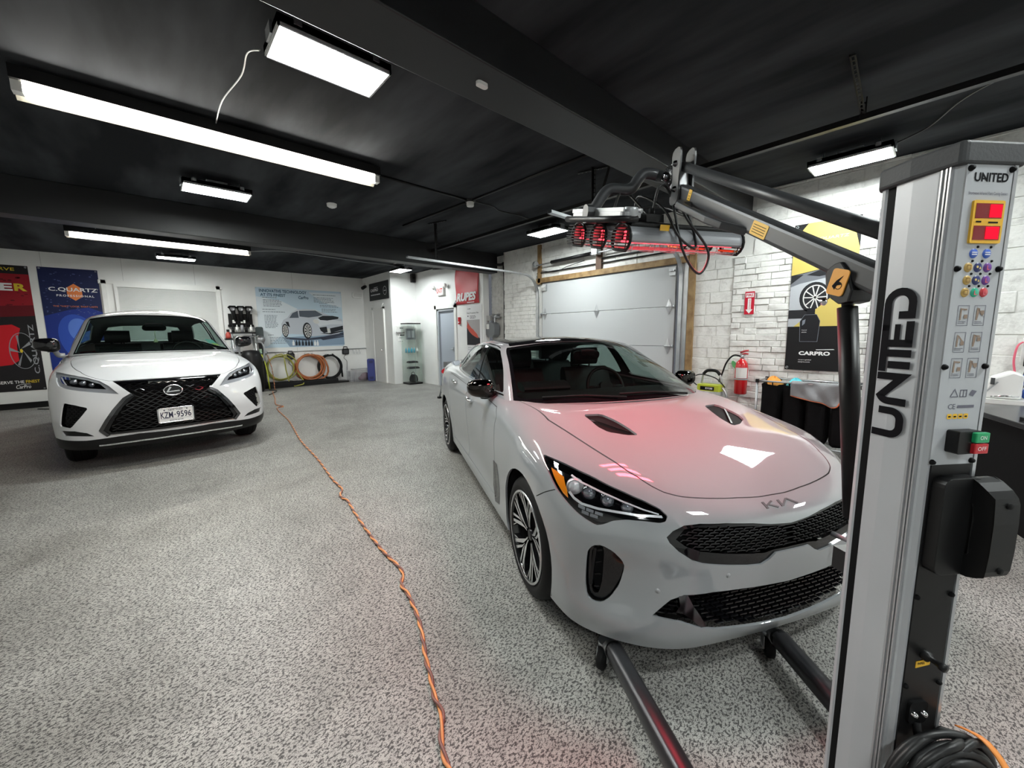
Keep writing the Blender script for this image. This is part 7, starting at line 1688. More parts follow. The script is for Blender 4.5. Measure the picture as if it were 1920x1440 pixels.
flat(t, 'print_title', P_('pale_gold', (.75, .68, .45)), lambda mb: lettering(mb, 'C.QUARTZ', RW @ Matrix.Translation((*B(.30, .875), 0)), .34, .038, 0, bold=.01, shear=.15, lift=lf + .002))
eyelets(t, RW, BP([(.04, .985), (.96, .985), (.04, .015), (.96, .015)]), lf)
t, lf, B = tall_poster('second_poster', .64, .02, .96, 2.74, 'second black poster mostly hidden behind the grey lamp column')
flat(t, 'print_white', P_('poster_white', (.78, .78, .79)), lambda mb: (flat_rect(mb, *B(.0, .60), *B(1, .93), RW, 0, lf + .0006), flat_poly(mb, [B(.05, .40), B(.12, .415), B(.05, .41)], RW, 0, lf + .0006)))
eyelets(t, RW, [B(.05, .98), B(.95, .98)], lf)
t, lf = sheet('fire_sign', RW, -1.915, 1.67, -1.80, 1.97, P_('fire_red', (.55, .012, .035)), 'red and white FIRE EXTINGUISHER arrow sign on the white brick', 'sign', (XR, 1.86, 1.82), thick=.003, lift=.006)
flat(t, 'print_white', M_WHITE_INK, lambda mb: (flat_rect(mb, -1.905, 1.895, -1.81, 1.95, RW, 0, lf + .0006), flat_poly(mb, [(-1.8775, 1.88), (-1.8375, 1.88), (-1.8375, 1.735), (-1.815, 1.735), (-1.8575, 1.68), (-1.90, 1.735), (-1.8775, 1.735)], RW, 0, lf + .0006)))
flat(t, 'print_red', P_('fire_red', (.55, .012, .035)), lambda mb: (lettering(mb, 'FIRE', RW @ Matrix.Translation((-1.8575, 1.905, 0)), .082, .036, 0, bold=.03, align='c', lift=lf + .0012), lettering(mb, 'EXTINGUISHER', RW @ Matrix.Translation((-1.845, 1.735, 0)) @ R90, .135, .018, 0, bold=.01, lift=lf + .0012)))
t = empty('fire_extinguisher', (5.88, 1.87, .62), 0, 'red fire extinguisher hanging under the fire sign', 'extinguisher')
ex = Matrix.Translation((5.875, 1.875, .60))
put(t, MB().lathe([(0, 0), (.07, 0), (.078, .01), (.078, .36), (.07, .42), (.045, .455), (.028, .465), (.028, .48), (0, .48)], 24, 0, ex), 'cylinder', mat('extinguisher_red', (.55, .01, .015), .25, coat=.6))
put(t, MB().lathe([(.0786, .22), (.0786, .36)], 12, 0, ex, True, PI * .78, PI * 1.42), 'paper_label', mat('label_paper', (.72, .70, .68), .5)); b = MB(); b.lathe([(.081, .195), (.081, .215)], 24, 0, ex); b.box((5.95, 1.85, .80), (5.99, 1.90, .83)); put(t, b, 'strap', M_STEEL)
b = MB(); b.cyl((5.875, 1.875, 1.08), (5.875, 1.875, 1.13), .022, 10); b.box((5.86, 1.84, 1.12), (5.89, 1.90, 1.15)); put(t, b, 'valve', M_ALU)
b = MB(); b.tube([(5.875, 1.90, 1.13), (5.865, 1.84, 1.15), (5.86, 1.80, 1.145)], .013, 6); b.tube([(5.875, 1.90, 1.16), (5.865, 1.84, 1.185), (5.86, 1.80, 1.19)], .013, 6); put(t, b, 'squeeze_handle', mat('handle_red', (.5, .05, .06), .35))
b = MB(); b.tube(smooth_path([(5.87, 1.89, 1.11), (5.86, 1.98, 1.12), (5.85, 2.06, 1.02), (5.85, 2.11, .86), (5.85, 2.13, .80)], 6), .011, 8); b.cyl((5.85, 2.125, .82), (5.85, 2.14, .74), .016, 8); put(t, b, 'discharge_hose', M_RUBBER)
put(t, MB().prism(ellipse(-1.975, .99, .03, .06, 16, .5), .0, .003, 0, sidewall(5.9)), 'inspection_tag', mat('tag_green', (.15, .6, .22), .5))
t = empty('pressure_washer', (5.62, 2.18, 0), 0, 'lime and black pressure washer with a grey tube handle beside the grey car', 'pressure washer')
b = MB(); b.tube(smooth_path([(5.66, 2.32, .10), (5.66, 2.31, .60), (5.66, 2.29, .84), (5.66, 2.23, .91), (5.66, 2.12, .91), (5.66, 2.06, .84), (5.66, 2.03, .60), (5.66, 2.02, .10)], 5), .014, 8); put(t, b, 'frame', M_STEEL)
b = MB(); b.tube(smooth_path([(5.66, 2.285, .86), (5.66, 2.23, .912), (5.66, 2.12, .912), (5.66, 2.065, .86)], 5), .021, 10); put(t, b, 'grip', M_RUBBER)
put(t, MB().rbox((5.54, 2.02, .64), (5.72, 2.32, .73), .02), 'control_panel', mat('lime_plastic', (.50, .58, .04), .4), bevel=.008); put(t, MB().box((5.535, 2.09, .655), (5.545, 2.27, .705)), 'panel_plate', M_BLACK)
flat(t, 'print_lettering', M_WHITE_INK, lambda mb: lettering(mb, 'RYOBI', sidewall(5.535) @ Matrix.Translation((-2.20, .668, 0)), .09, .026, 0, bold=.03, lift=.002))
put(t, MB().rbox((5.50, 2.03, .12), (5.80, 2.31, .50), .05), 'motor_housing', M_BLACK_SATIN, bevel=.02); b = MB(); b.cyl((5.53, 2.17, .58), (5.53, 2.19, .58), .02, 8); put(t, b, 'knob', M_BLACK)
for y in (2.0, 2.34): b = MB(); b.cyl((5.70, y - .02, .13), (5.70, y + .02, .13), .13, 18); put(t, b, 'wheel', M_RUBBER)
b = MB(); b.tube(smooth_path([(5.62, 2.02, .70), (5.62, 1.96, .60), (5.62, 1.92, .40), (5.6, 1.86, .2)], 5), .014, 8); put(t, b, 'spray_wand', M_STEEL)
b = MB(); b.tube(smooth_path([(5.64, 2.36, .70), (5.6, 2.42, .78), (5.58, 2.30, .86), (5.6, 2.1, .82), (5.62, 1.98, .70)], 6), .008, 6); put(t, b, 'pressure_hose', M_CAB)
b = MB(); pts = []
for k in range(3):
    for j in range(16): a = 2 * PI * j / 16; pts.append((5.72 + .05 * math.cos(a * 2) + .02 * k, 1.82 + (.17 + .02 * k) * math.cos(a), .22 + (.20 + .02 * k) * math.sin(a) * (1 if True else 0)))
b.tube(smooth_path(pts, 2), .011, 7); tag(b.build('grey_hose', mat('hose_grey', (.25, .25, .26), .4)), 'coiled grey hose hanging low on the brick beside the laundry cart', 'hose')

# ------------------------------------------------------------------ laundry cart with towels
t = empty('laundry_cart', (5.58, 1.08, 0), 0, 'black four bag laundry cart on a grey tube frame against the white brick', 'laundry cart')
cx0, cx1, cy0, cy1 = 5.40, 5.78, .60, 1.54
b = MB()
for x in (cx0, cx1):
    for y in (cy0, cy1): b.cyl((x, y, .10), (x, y, .86), .013, 8)
    b.cyl((x, cy0, .85), (x, cy1, .85), .011, 8); b.cyl((x, cy0, .14), (x, cy1, .14), .012, 8)
for y in (cy0, cy1): b.cyl((cx0, y, .85), (cx1, y, .85), .011, 8); b.cyl((cx0, y, .14), (cx1, y, .14), .012, 8)
put(t, b, 'frame', M_STEEL)
for x in (cx0, cx1):
    for y in (cy0, cy1): put(t, MB().cbox((x, y, .85), (.034, .034, .04)), 'corner_joint', M_BLACK_SATIN); put(t, MB().cyl((x - .012, y, .05), (x + .012, y, .05), .05, 12), 'castor', M_RUBBER)
M_BAG = mat('black_canvas', (.008, .008, .0085), .85, spec=0.1, bump=(60, .4, .01))
for k in range(4):
    y1 = cy1 - .025 - k * .2275; y0 = y1 - .205; b = MB(); n = 16; rings = []
    for j, z in enumerate((.81, .76, .6, .4, .22, .17)):
        s = (1.0, .97, 1.0, 1.04, 1.02, .9)[j]; e = (.35, .45, .6, .7, .6, .6)[j]; ring = []
        for i in range(n):
            a = 2 * PI * i / n; pw = lambda q: math.copysign(abs(q) ** e, q)
            ring.append(((cx0 + cx1) / 2 + .17 * s * pw(math.cos(a)), (y0 + y1) / 2 + .103 * s * pw(math.sin(a)), z + .008 * math.sin(5 * a + k)))
        rings += ring
    fs = [(j*n+i, j*n+(i+1) % n, (j+1)*n+(i+1) % n, (j+1)*n+i) for j in range(5) for i in range(n)]; fs.append(tuple(5*n + i for i in range(n)))
    b.add(rings, fs, 0, True); bag = put(t, b, 'bag', M_BAG)
    h = MB()
    for s in (-1, 1):
        for q in (.03, -.03): h.cyl(((cx0 + cx1) / 2 + s * .165, (y0 + y1) / 2 + q, .80), ((cx0 + cx1) / 2 + s * .19, (y0 + y1) / 2 + q, .855), .006, 6)
    put(t, h, 'bag_hook', M_BLACK)
def towel_heap(x, y, z, r, m, label, seed):
    rnd = random.Random(seed); b = MB(); n, k = 18, 8; vs = []
    for j in range(k + 1):
        tt = j / k * PI * .62
        for i in range(n):
            a = 2 * PI * i / n; w = 1 + .16 * math.sin(3 * a + seed + 2 * tt) + .1 * math.sin(7 * a + 3 * tt + seed * 2)
            vs.append((x + r * 1.5 * w * math.sin(tt) * math.cos(a), y + r * .95 * w * math.sin(tt) * math.sin(a), z + r * 1.05 * math.cos(tt) * (1 + .18 * math.sin(4 * a + seed))))
    b.add(vs, [(j*n+i, (j+1)*n+i, (j+1)*n+(i+1) % n, j*n+(i+1) % n) for j in range(k) for i in range(n)], 0, True)
    return tag(b.build('towel', m), label, 'towel')
towel_heap(5.57, 1.41, .80, .085, mat('orange_cloth', (.85, .36, .07), .85, bump=(40, .8, .02)), 'orange microfibre towel heaped in the first laundry bag by the extinguisher', 2)
towel_heap(5.57, 1.19, .80, .080, mat('cyan_cloth', (.10, .52, .60), .85, bump=(40, .8, .02)), 'cyan towel in the second laundry bag', 4)
towel_heap(5.57, .73, .80, .085, mat('white_cloth', (.70, .75, .82), .85, bump=(40, .8, .02)), 'pale white towel in the last laundry bag behind the gas strut', 7)
tw = empty('draped_towel', (5.40, .95, .85), 0, 'grey towel with orange edging draped over the front rail of the laundry cart', 'towel')
nu, nv = 26, 16; vs = []; edge_pts = []
for j in range(nv + 1):
    for i in range(nu + 1):
        u, v = i / nu, j / nv; y = 1.19 - .47 * u
        low = .66 - .07 * math.exp(-((u - .78) / .2) ** 2) + .05 * (1 - u) - .02 * math.sin(5 * u)
        if u > .9: low += .10 * (u - .9) / .1
        fold = .018 * math.sin(10 * u + 4 * v) * min(1, v * 3) + .012 * math.sin(17 * u - 6 * v) * v
        if v < .2: q = v / .2; x = cx0 + .10 - .115 * q; z = .84 + .03 * math.sin(PI * q * .5 + .3)
        else: q = (v - .2) / .8; x = cx0 - .018 - .012 * q - fold; z = .868 + (low - .868) * q
        vs.append((x, y - .03 * v * math.sin(3 * u), z))
b = MB(); b.add(vs, [(j*(nu+1)+i, j*(nu+1)+i+1, (j+1)*(nu+1)+i+1, (j+1)*(nu+1)+i) for j in range(nv) for i in range(nu)], 0, True)
o = put(tw, b, 'cloth', mat('grey_cloth', (.27, .28, .29), .9, bump=(150, .6, .004))); md = o.modifiers.new('s', 'SOLIDIFY'); md.thickness = .006
b = MB(); b.tube([vs[nv*(nu+1)+i] for i in range(nu + 1)] + [vs[j*(nu+1)+nu] for j in range(nv - 1, 3, -1)], .007, 6); b.tube([Vector(vs[(6 + (i * 10) // nu)*(nu+1)+i]) + Vector((-.006, 0, 0)) for i in range(8, nu + 1)][::-1], .006, 6) if False else None
put(tw, b, 'orange_edging', mat('edging_orange', (.80, .20, .08), .8))

# ------------------------------------------------------------------ counter and bench at the right edge
n_ = Vector((-.366, .930, 0)); d_ = Vector((-.930, -.366, 0)); P1 = Vector((5.34, -.065, 0))
t = empty('work_counter', (4.6, -.35, 0), 0, 'black counter with dark work top behind the grey lamp column', 'counter')
CM = Matrix((d_, -n_, Vector((0, 0, 1)))).transposed().to_4x4(); CM.translation = P1
def cbx(a, c): return MB().box(a, c, 0, CM)
o = put(t, cbx((0, 0, 0), (1.7, .55, .745)), 'counter_body', mat('counter_black', (.006, .006, .0065), .75, spec=0.15, bump=(30, .2, .004))); put(t, cbx((-.02, -.03, .745), (1.74, .58, .785)), 'worktop', mat('worktop_dark', (.035, .036, .038), .25), bevel=.006)
t = empty('black_tray', (4.5, -.45, .785), 0, 'flat black tray lying on the black counter', 'tray'); put(t, MB().prism(round_rect(.78, .02, 1.25, .30, .03, 3), .786, .812, 0, CM), 'tray_body', M_BLACK_SATIN)
t = empty('black_equipment_box', (4.5, -.5, .785), 0, 'upright black equipment box standing on the black counter', 'box'); put(t, MB().prism(round_rect(.80, .31, 1.10, .50, .02, 3), .786, 1.03, 0, CM), 'box_body', M_BLACK_SATIN, bevel=.006); b = MB(); b.box((.83, .303, .82), (1.07, .311, 1.0), 0, CM); put(t, b, 'box_front', M_BLACK)
t = empty('white_bench', (5.75, -.7, 0), 0, 'white bench against the brick behind the black counter', 'bench'); put(t, MB().box((5.62, -1.5, .77), (5.94, -.10, .81)), 'bench_top', M_WHITE_PLASTIC); put(t, MB().box((5.63, -1.5, .70), (5.66, -.12, .77)), 'bench_apron', M_WHITE_PLASTIC)
for x in (5.66, 5.90):
    for y in (-1.46, -.15): put(t, MB().box((x - .02, y - .02, 0), (x + .02, y + .02, .77)), 'bench_leg', M_STEEL)
t = empty('white_machine', (5.75, -.33, .81), 0, 'white sloped steam machine with grey keypad on the bench', 'machine'); MM = frame((5.67, -.22, .812), (0, -1, 0), (0, 0, 1))
b = MB(); b.prism([(0, 0), (.24, 0), (.24, .22), (.17, .25), (.06, .19), (0, .04)], -.24, 0, 0, MM); put(t, b, 'machine_body', M_WHITE_PLASTIC, bevel=.02); b = MB(); b.prism([(.02, .05), (.09, .155), (.10, .15), (.03, .045)], .001, .006, 0, MM); put(t, b, 'keypad', mat('keypad_grey', (.42, .44, .45), .4)); b = MB(); b.box((.05, .13, .005), (.075, .19, .03), 0, MM); put(t, b, 'lever', M_DARK_CHROME); b = MB(); b.tube([MM @ Vector(p) for p in ((.06, .02, .05), (.14, .035, .05), (.22, .03, .04))], .008, 6); put(t, b, 'nozzle', M_CHROME)
t = empty('wall_socket', (5.98, -.47, 1.3), 0, 'white wall socket block with black plug and pink lead above the bench', 'socket'); put(t, MB().box((5.93, -.52, 1.14), (5.975, -.44, 1.36)), 'socket_box', M_WHITE_PLASTIC); put(t, MB().box((5.90, -.50, 1.10), (5.94, -.46, 1.20)), 'plug', M_BLACK)
b = MB(); b.tube(smooth_path([(5.93, -.44, 1.32), (5.90, -.41, 1.28), (5.88, -.40, 1.15), (5.88, -.42, 1.02)], 6), .008, 6); put(t, b, 'pink_lead', mat('pink_lead', (.70, .12, .18), .4)); b = MB()
for q in (0, .02): b.tube(smooth_path([(5.92, -.48 - q, 1.11), (5.90, -.47 - q, 1.0), (5.88, -.45 - q, .88), (5.85, -.45 - q, .82)], 5), .007, 6)
put(t, b, 'black_lead', M_CAB)
b = MB(); pts = []
for k in range(3):
    for j in range(14): a = 2 * PI * j / 14; pts.append((5.70 + .01 * k, -.55 + (.10 + .008 * k) * math.cos(a), .94 + (.115 + .008 * k) * math.sin(a)))
b.tube(smooth_path(pts, 2), .014, 7); tag(b.build('blue_hose', mat('hose_blue', (.02, .07, .32), .35)), 'coiled blue hose standing on the white bench', 'hose')

# ------------------------------------------------------------------ orange twisted extension cord along the floor
path = smooth_path([(2.33, 12.84, .92), (2.35, 12.50, .55), (2.32, 12.22, .03), (2.17, 11.7, .012), (1.98, 10.5, .012), (1.80, 9.5, .012), (1.86, 9.1, .012), (1.70, 8.9, .012), (1.60, 7.6, .012), (1.50, 6.8, .012), (1.38, 5.9, .012), (1.30, 4.88, .012), (1.21, 4.08, .012), (1.19, 3.75, .012), (1.12, 3.58, .012), (1.13, 3.42, .012), (1.09, 3.16, .012), (1.04, 2.76, .012), (1.01, 2.44, .012), (1.00, 2.14, .012), (.935, 2.02, .012), (.92, 1.9, .012), (.86, 1.67, .012), (.77, 1.45, .012), (.74, 1.36, .012), (.70, 1.26, .012), (.685, 1.18, .012), (.63, 1.10, .012), (.60, 1.00, .012), (.60, .80, .012), (.70, .45, .012)], 26)
ec = empty('extension_cord', (1.2, 4, 0), 0, 'orange twisted extension cord winding across the floor between the cars', 'cord')
for ph, m, nm in ((0, mat('cord_orange', (.80, .33, .12), .45), 'orange_strand'), (PI, mat('cord_brown', (.26, .12, .10), .5), 'brown_strand')):
    pts = []; s = 0.0; keep = None
    for i in range(len(path)):
        a = path[i]; d = (path[min(i + 1, len(path) - 1)] - path[max(i - 1, 0)]).normalized()
        if i: s += (a - path[i - 1]).length
        if keep is not None and (a - keep).length < .022: continue
        keep = a; sd = d.cross(Vector((0, 0, 1))); sd = sd.normalized() if sd.length > .1 else Vector((1, 0, 0)); up = sd.cross(d)
        an = s * 2 * PI / .17 + ph; pts.append(a + (sd * math.cos(an) + up * math.sin(an)) * .0058)
    b = MB(); b.tube(pts, .0062, 6); put(ec, b, nm, m)
b = MB(); b.tube(smooth_path([(-1.9, 12.5, .01), (-1.6, 12.2, .01), (-1.3, 12.1, .01), (-1.1, 12.5, .01), (-.7, 12.3, .01)], 6), .012, 6); tag(b.build('floor_cable', M_CAB), 'black cable lying on the floor under the blue banner', 'cable')
b = MB(); b.tube(smooth_path([(2.0, 11.2, .01), (2.15, 11.5, .01), (2.3, 11.9, .01), (2.2, 12.2, .01)], 6), .012, 6); tag(b.build('floor_cable', M_CAB), 'short black cable on the floor below the green hose', 'cable')

# ------------------------------------------------------------------ infrared lamp stand
C0 = Vector((1.289, .041, 0)); HD = rad(54.0); h_ = Vector((math.cos(HD), math.sin(HD), 0)); l_ = Vector((-h_.y, h_.x, 0)); Z = Vector((0, 0, 1))
ir = empty('infrared_lamp_stand', tuple(C0), 0, 'grey column lamp stand with long arm holding red glowing heater tubes over the bonnet', 'lamp stand')
FB = frame(C0 - h_ * .0775, -l_, Z)          # panel side, local x to the viewer's right
FL = frame(C0 + l_ * .0738, -h_, Z)          # lettered side
SEC = Matrix((h_, l_, Z)).transposed().to_4x4(); SEC.translation = C0
ipt = lambda r, s, z: C0 + h_ * r + l_ * s + Z * z
M_COL = mat('column_silver', (.50, .515, .54), .42, .2, vary=(2.5, .06)); M_COL_EDGE = mat('column_edge', (.50, .51, .53), .28, .6)
M_CAPM = mat('cap_grey_plastic', (.05, .052, .056), .6, bump=(160, .3, .002)); M_ARM = mat('arm_dark_grey', (.055, .057, .061), .38, .2); M_ARMB = mat('arm_black', (.011, .0115, .0125), .35, .1)
side = [(-.0775, .056), (-.070, .062), (-.068, .066), (-.045, .0705), (0, .0735), (.034, .0720), (.037, .068)]
edge = [(.055, .068), (.059, .0705), (.068, .068), (.0765, .058), (.0775, .050)]
sec = side + [(.037, .060), (.055, .060)] + edge
sec = sec + [(p[0], -p[1]) for p in reversed(sec)]
b = MB(); b.prism(sec[::-1], .06, 1.768, 0, SEC); put(ir, b, 'column', M_COL)
for s in (-1, 1):
    q = [(.037, s * .0675), (.055, s * .0675), (.055, s * .060), (.037, s * .060)]
    b = MB(); b.prism(q if s < 0 else q, .06, 1.768, 0, SEC); put(ir, b, 'black_channel', M_BLACK)
    b = MB()
    for r in (-.064, -.058, -.050): b.prism([(r - .0014, s * .066), (r + .0014, s * .066), (r + .0014, s * .0715), (r - .0014, s * .0715)], .06, 1.766, 0, SEC)
    put(ir, b, 'column_ribs', M_COL_EDGE)
cap = [(p[0] * 1.10 + .0, p[1] * 1.12) for p in ([(-.0775, .060), (-.07, .066), (0, .0745), (.06, .072), (.0775, .052)])]; cap = cap + [(p[0], -p[1]) for p in reversed(cap)]
b = MB(); b.prism(cap[::-1], 1.764, 1.808, 0, SEC); put(ir, b, 'column_cap', M_CAPM, bevel=.008)
# control panel
put(ir, MB().prism([(-.056, 1.163), (.048, 1.163), (.048, 1.768), (-.056, 1.768)], 0, .003, 0, FB), 'control_panel', mat('panel_pale_grey', (.46, .475, .50), .4)); CP = ir.children[-1]
def on_panel(name, m, fn): mb = MB(); fn(mb); return put(ir, mb, name, m)
put(ir, MB().prism([(-.050, .06), (.046, .06), (.046, 1.163), (-.050, 1.163)], 0, .003, 0, FB), 'lower_panel', M_BLACK_SATIN)
put(ir, MB().prism([(.049, .06), (.057, .06), (.057, 1.766), (.049, 1.766)], -.004, .004, 0, FB), 'side_strip', M_COL_EDGE)
for y, z in ((.049, 1.757), (-.043, 1.757), (.052, 1.568), (-.043, 1.568), (.052, 1.372), (-.043, 1.372), (.052, 1.170), (-.043, 1.170), (.046, .86), (-.040, .86), (.046, .64), (-.040, .64)):
    mb = MB(); mb.lathe([(0, .007), (.004, .006), (.006, .002), (.006, 0)], 10, 0, FB @ Matrix.Translation((-y, z, .003))); put(ir, mb, 'panel_screw', M_BLACK)
LZ = .0035
on_panel('panel_print', M_INK, lambda m: (lettering(m, 'UNITED', FB @ Matrix.Translation((0, 1.733, 0)), .076, .017, 0, bold=.03, align='c', lift=LZ), flat_rect(m, -.02, 1.738, -.012, 1.74, FB, 0, LZ)))
SMALL = on_panel('panel_small_print', mat('print_grey', (.12, .12, .16), .4), lambda m: (lettering(m, 'Shortwave Infrared Paint Curing System', FB @ Matrix.Translation((-.003, 1.707, 0)), .088, .008, 0, align='c', lift=LZ), lettering(m, 'CE', FB @ Matrix.Translation((-.030, 1.283, 0)), .017, .011, 0, bold=.01, lift=LZ), text_rows(m, FB, -.008, .034, [1.285], .006, LZ, 3), stroke(m, [(-.028, 1.309), (-.019, 1.325), (-.010, 1.309)], .0018, FB, 0, LZ, True), stroke(m, [(-.005, 1.309), (.010, 1.309), (.010, 1.323), (-.005, 1.323)], .0018, FB, 0, LZ, True), stroke(m, [(.0025, 1.309), (.0025, 1.323)], .0018, FB, 0, LZ), flat_poly(m, [(.016, 1.312), (.026, 1.309), (.034, 1.32), (.022, 1.323)], FB, 0, LZ)))
d = put(ir, MB().prism(round_rect(-.036, 1.617, .034, 1.698, .003, 2), .003, .007, 0, FB), 'display_frame', mat('display_yellow', (.85, .48, .04), .35))
LED = emit_mat('led_red', (1.0, .008, .025), .26)
on_panel('display_window', mat('display_dark_red', (.22, .008, .012), .2), lambda m: (flat_rect(m, -.031, 1.664, .029, 1.692, FB, 0, .0075), flat_rect(m, -.031, 1.623, .029, 1.650, FB, 0, .0075)))
on_panel('display_digits', LED, lambda m: (flat_rect(m, .000, 1.666, .027, 1.690, FB, 0, .0080), flat_rect(m, -.004, 1.625, .026, 1.648, FB, 0, .0080)))
on_panel('display_print', M_INK, lambda m: (text_rows(m, FB, -.028, -.012, [1.656], .003, .0075, 2), text_rows(m, FB, .0, .026, [1.655], .003, .0075, 5)))
cols = {'blue': (.05, .13, .55), 'gold': (.55, .36, .10), 'navy': (.03, .04, .16), 'purple': (.16, .05, .30), 'green': (.03, .42, .26), 'red': (.60, .05, .06)}
for (y, z, c) in ((.018, 1.598, 'blue'), (-.012, 1.598, 'blue'), (.026, 1.571, 'gold'), (.004, 1.571, 'navy'), (-.018, 1.571, 'purple'), (.025, 1.546, 'gold'), (.004, 1.546, 'navy'), (-.018, 1.546, 'purple'), (.026, 1.522, 'gold'), (.004, 1.522, 'green'), (-.017, 1.522, 'red')):
    mb = MB(); mb.lathe([(0, .0048), (.0085, .0045), (.0095, .003)], 18, 0, FB @ Matrix.Translation((-y, z, 0))); bt = put(ir, mb, 'button', mat('button_' + c, cols[c], .35))
    mb = MB(); X = FB @ Matrix.Translation((-y, z, .0052))
    if c == 'blue': flat_rect(mb, -.006, .001, .006, .003, X); flat_rect(mb, -.006, -.003, .006, -.001, X)
    elif c == 'gold': stroke(mb, [(-.004, -.004), (.004, -.004), (.004, .004), (-.004, .004)], .0014, X, 0, 0, True)
    elif c == 'navy': flat_poly(mb, ellipse(-.003, .001, .0025, .0025, 10), X); flat_poly(mb, [(.001, -.003), (.006, -.003), (.0035, .002)], X)
    else: stroke(mb, [(-.002, .004), (-.002, -.004), (.003, -.004)], .0018, X)
    o = mb.build('button_mark', {'blue': M_WHITE_INK, 'gold': mat('mark_brown', (.25, .14, .03), .4), 'navy': mat('mark_gold', (.8, .6, .2), .4)}.get(c, mat('mark_red', (.75, .12, .16), .4)), bt); o.matrix_parent_inverse = Matrix.Identity(4)
    mb = MB(); mb.lathe([(0, .005), (.0022, .0045), (.0026, .003)], 8, 0, FB @ Matrix.Translation((-y + .008, z + .0125, 0))); put(ir, mb, 'indicator', M_BLACK)
def diagrams(m1, m2):
    for r, z in enumerate((1.476, 1.422, 1.369)):
        for cidx, y in enumerate((.0235, -.0145)):
            x = -y; stroke(m1, [(x - .0125, z - .020), (x + .0125, z - .020), (x + .0125, z + .020), (x - .0125, z + .020)], .0011, FB, 0, LZ, True)
            text_rows(m1, FB, x - .010, x + .010, [z - .016, z - .013], .0012, LZ, r * 2 + cidx)
            flat_poly(m2, [(x - .008, z - .009), (x - .004, z - .009), (x - .004 + .004 * cidx, z + .014), (x - .007, z + .016)], FB, 0, LZ + .0002)
            stroke(m2, [(x - .004, z + .013), (x + .008, z + .012 - .012 * ((r + cidx) % 2))], .003, FB, 0, LZ + .0002); flat_rect(m2, x + .002, z - .006 + .008 * cidx, x + .010, z + .002 + .008 * cidx, FB, 0, LZ + .0004)
m1, m2 = MB(), MB(); diagrams(m1, m2); tag(put(ir, m1, 'diagram_lines', mat('print_grey', (.12, .12, .16), .4)), kind='stuff'); tag(put(ir, m2, 'diagram_picture', mat('diagram_brown', (.28, .20, .15), .5)), kind='stuff')
on_panel('warning_icons', M_YELLOW, lambda m: [flat_poly(m, round_rect(x - .0055, 1.262, x + .0055, 1.273, .002, 2), FB, 0, LZ) for x in (-.024, -.011, .002, .015)] and None)
on_panel('warning_icon_print', M_INK, lambda m: [flat_rect(m, x - .003, 1.2655, x + .003, 1.2685, FB, 0, LZ + .0003) for x in (-.024, -.011, .002, .015)] and None)
sw = put(ir, MB().prism(round_rect(-.026, 1.192, .030, 1.240, .004, 2), .003, .026, 0, FB), 'power_switch', M_BLACK_SATIN, bevel=.002)
put(ir, MB().prism([(.004, 1.217), (.036, 1.217), (.036, 1.238), (.004, 1.238)], .024, .034, 0, FB), 'on_button', mat('switch_green', (.02, .36, .14), .35), bevel=.002)
put(ir, MB().prism([(.004, 1.194), (.036, 1.194), (.036, 1.215), (.004, 1.215)], .024, .034, 0, FB), 'off_button', mat('switch_red', (.55, .02, .03), .35), bevel=.002)
on_panel('switch_print', M_WHITE_INK, lambda m: (lettering(m, 'ON', FB @ Matrix.Translation((.020, 1.224, 0)), .015, .008, 0, align='c', lift=.0345), lettering(m, 'OFF', FB @ Matrix.Translation((.020, 1.201, 0)), .020, .008, 0, align='c', lift=.0345)))
# push handle on the back
b = MB(); prof = smooth_poly([(.003, 1.135), (.03, 1.14), (.062, 1.115), (.07, 1.09), (.07, .96), (.062, .935), (.03, .925), (.003, .93), (.003, .965), (.03, .968), (.036, .98), (.036, 1.075), (.03, 1.09), (.003, 1.095)], 1)
b.prism([(p[0], p[1]) for p in prof], -.075, -.020, 0, frame(C0 - h_ * .0775, -h_, Z) @ Matrix.Rotation(0, 4, 'X')); put(ir, b, 'push_handle', M_BLACK_SATIN, bevel=.008)
put(ir, MB().prism(round_rect(-.046, .925, .05, 1.14, .02, 4), .003, .028, 0, FB), 'handle_base', M_BLACK_SATIN, bevel=.008)
mb = MB(); mb.lathe([(0, .0715), (.006, .0715), (.007, .069)], 12, 0, FB @ Matrix.Translation((.05, 1.095, 0))); mb.lathe([(0, .0715), (.006, .0715), (.007, .069)], 12, 0, FB @ Matrix.Translation((.05, .955, 0))); put(ir, mb, 'handle_bolt', M_BLACK)
put(ir, MB().prism([(-.026, .683), (.010, .688), (.010, .704), (-.026, .699)], .003, .004, 0, FB), 'yellow_tag', M_YELLOW); on_panel('tag_print', M_INK, lambda m: (lettering(m, 'INFRA', FB @ Matrix.Translation((-.022, .691, 0)), .018, .006, 0, bold=.02, lift=.0045),))
mb = MB(); mb.lathe([(.012, 0), (.012, .01), (.006, .014), (.006, .03), (.009, .034), (.009, .042), (0, .044)], 12, 0, FB @ Matrix.Translation((-.008, .716, .003))); put(ir, mb, 'cable_knob', M_BLACK_SATIN)
put(ir, MB().prism(round_rect(-.035, .545, .012, .60, .01, 3), .003, .010, 0, FB), 'hook_plate', M_BLACK); mb = MB()
for x in (-.025, .000): mb.lathe([(0, .009), (.005, .008), (.0065, 0)], 6, 0, FB @ Matrix.Translation((x, .572, .010)))
put(ir, mb, 'hook_bolt', M_CHROME); mb = MB(); mb.tube([FB @ Vector(p) for p in ((-.012, .55, .008), (-.012, .50, .02), (-.012, .485, .05), (-.012, .49, .09), (-.012, .515, .097))], .008, 8); put(ir, mb, 'cable_hook', M_BLACK)
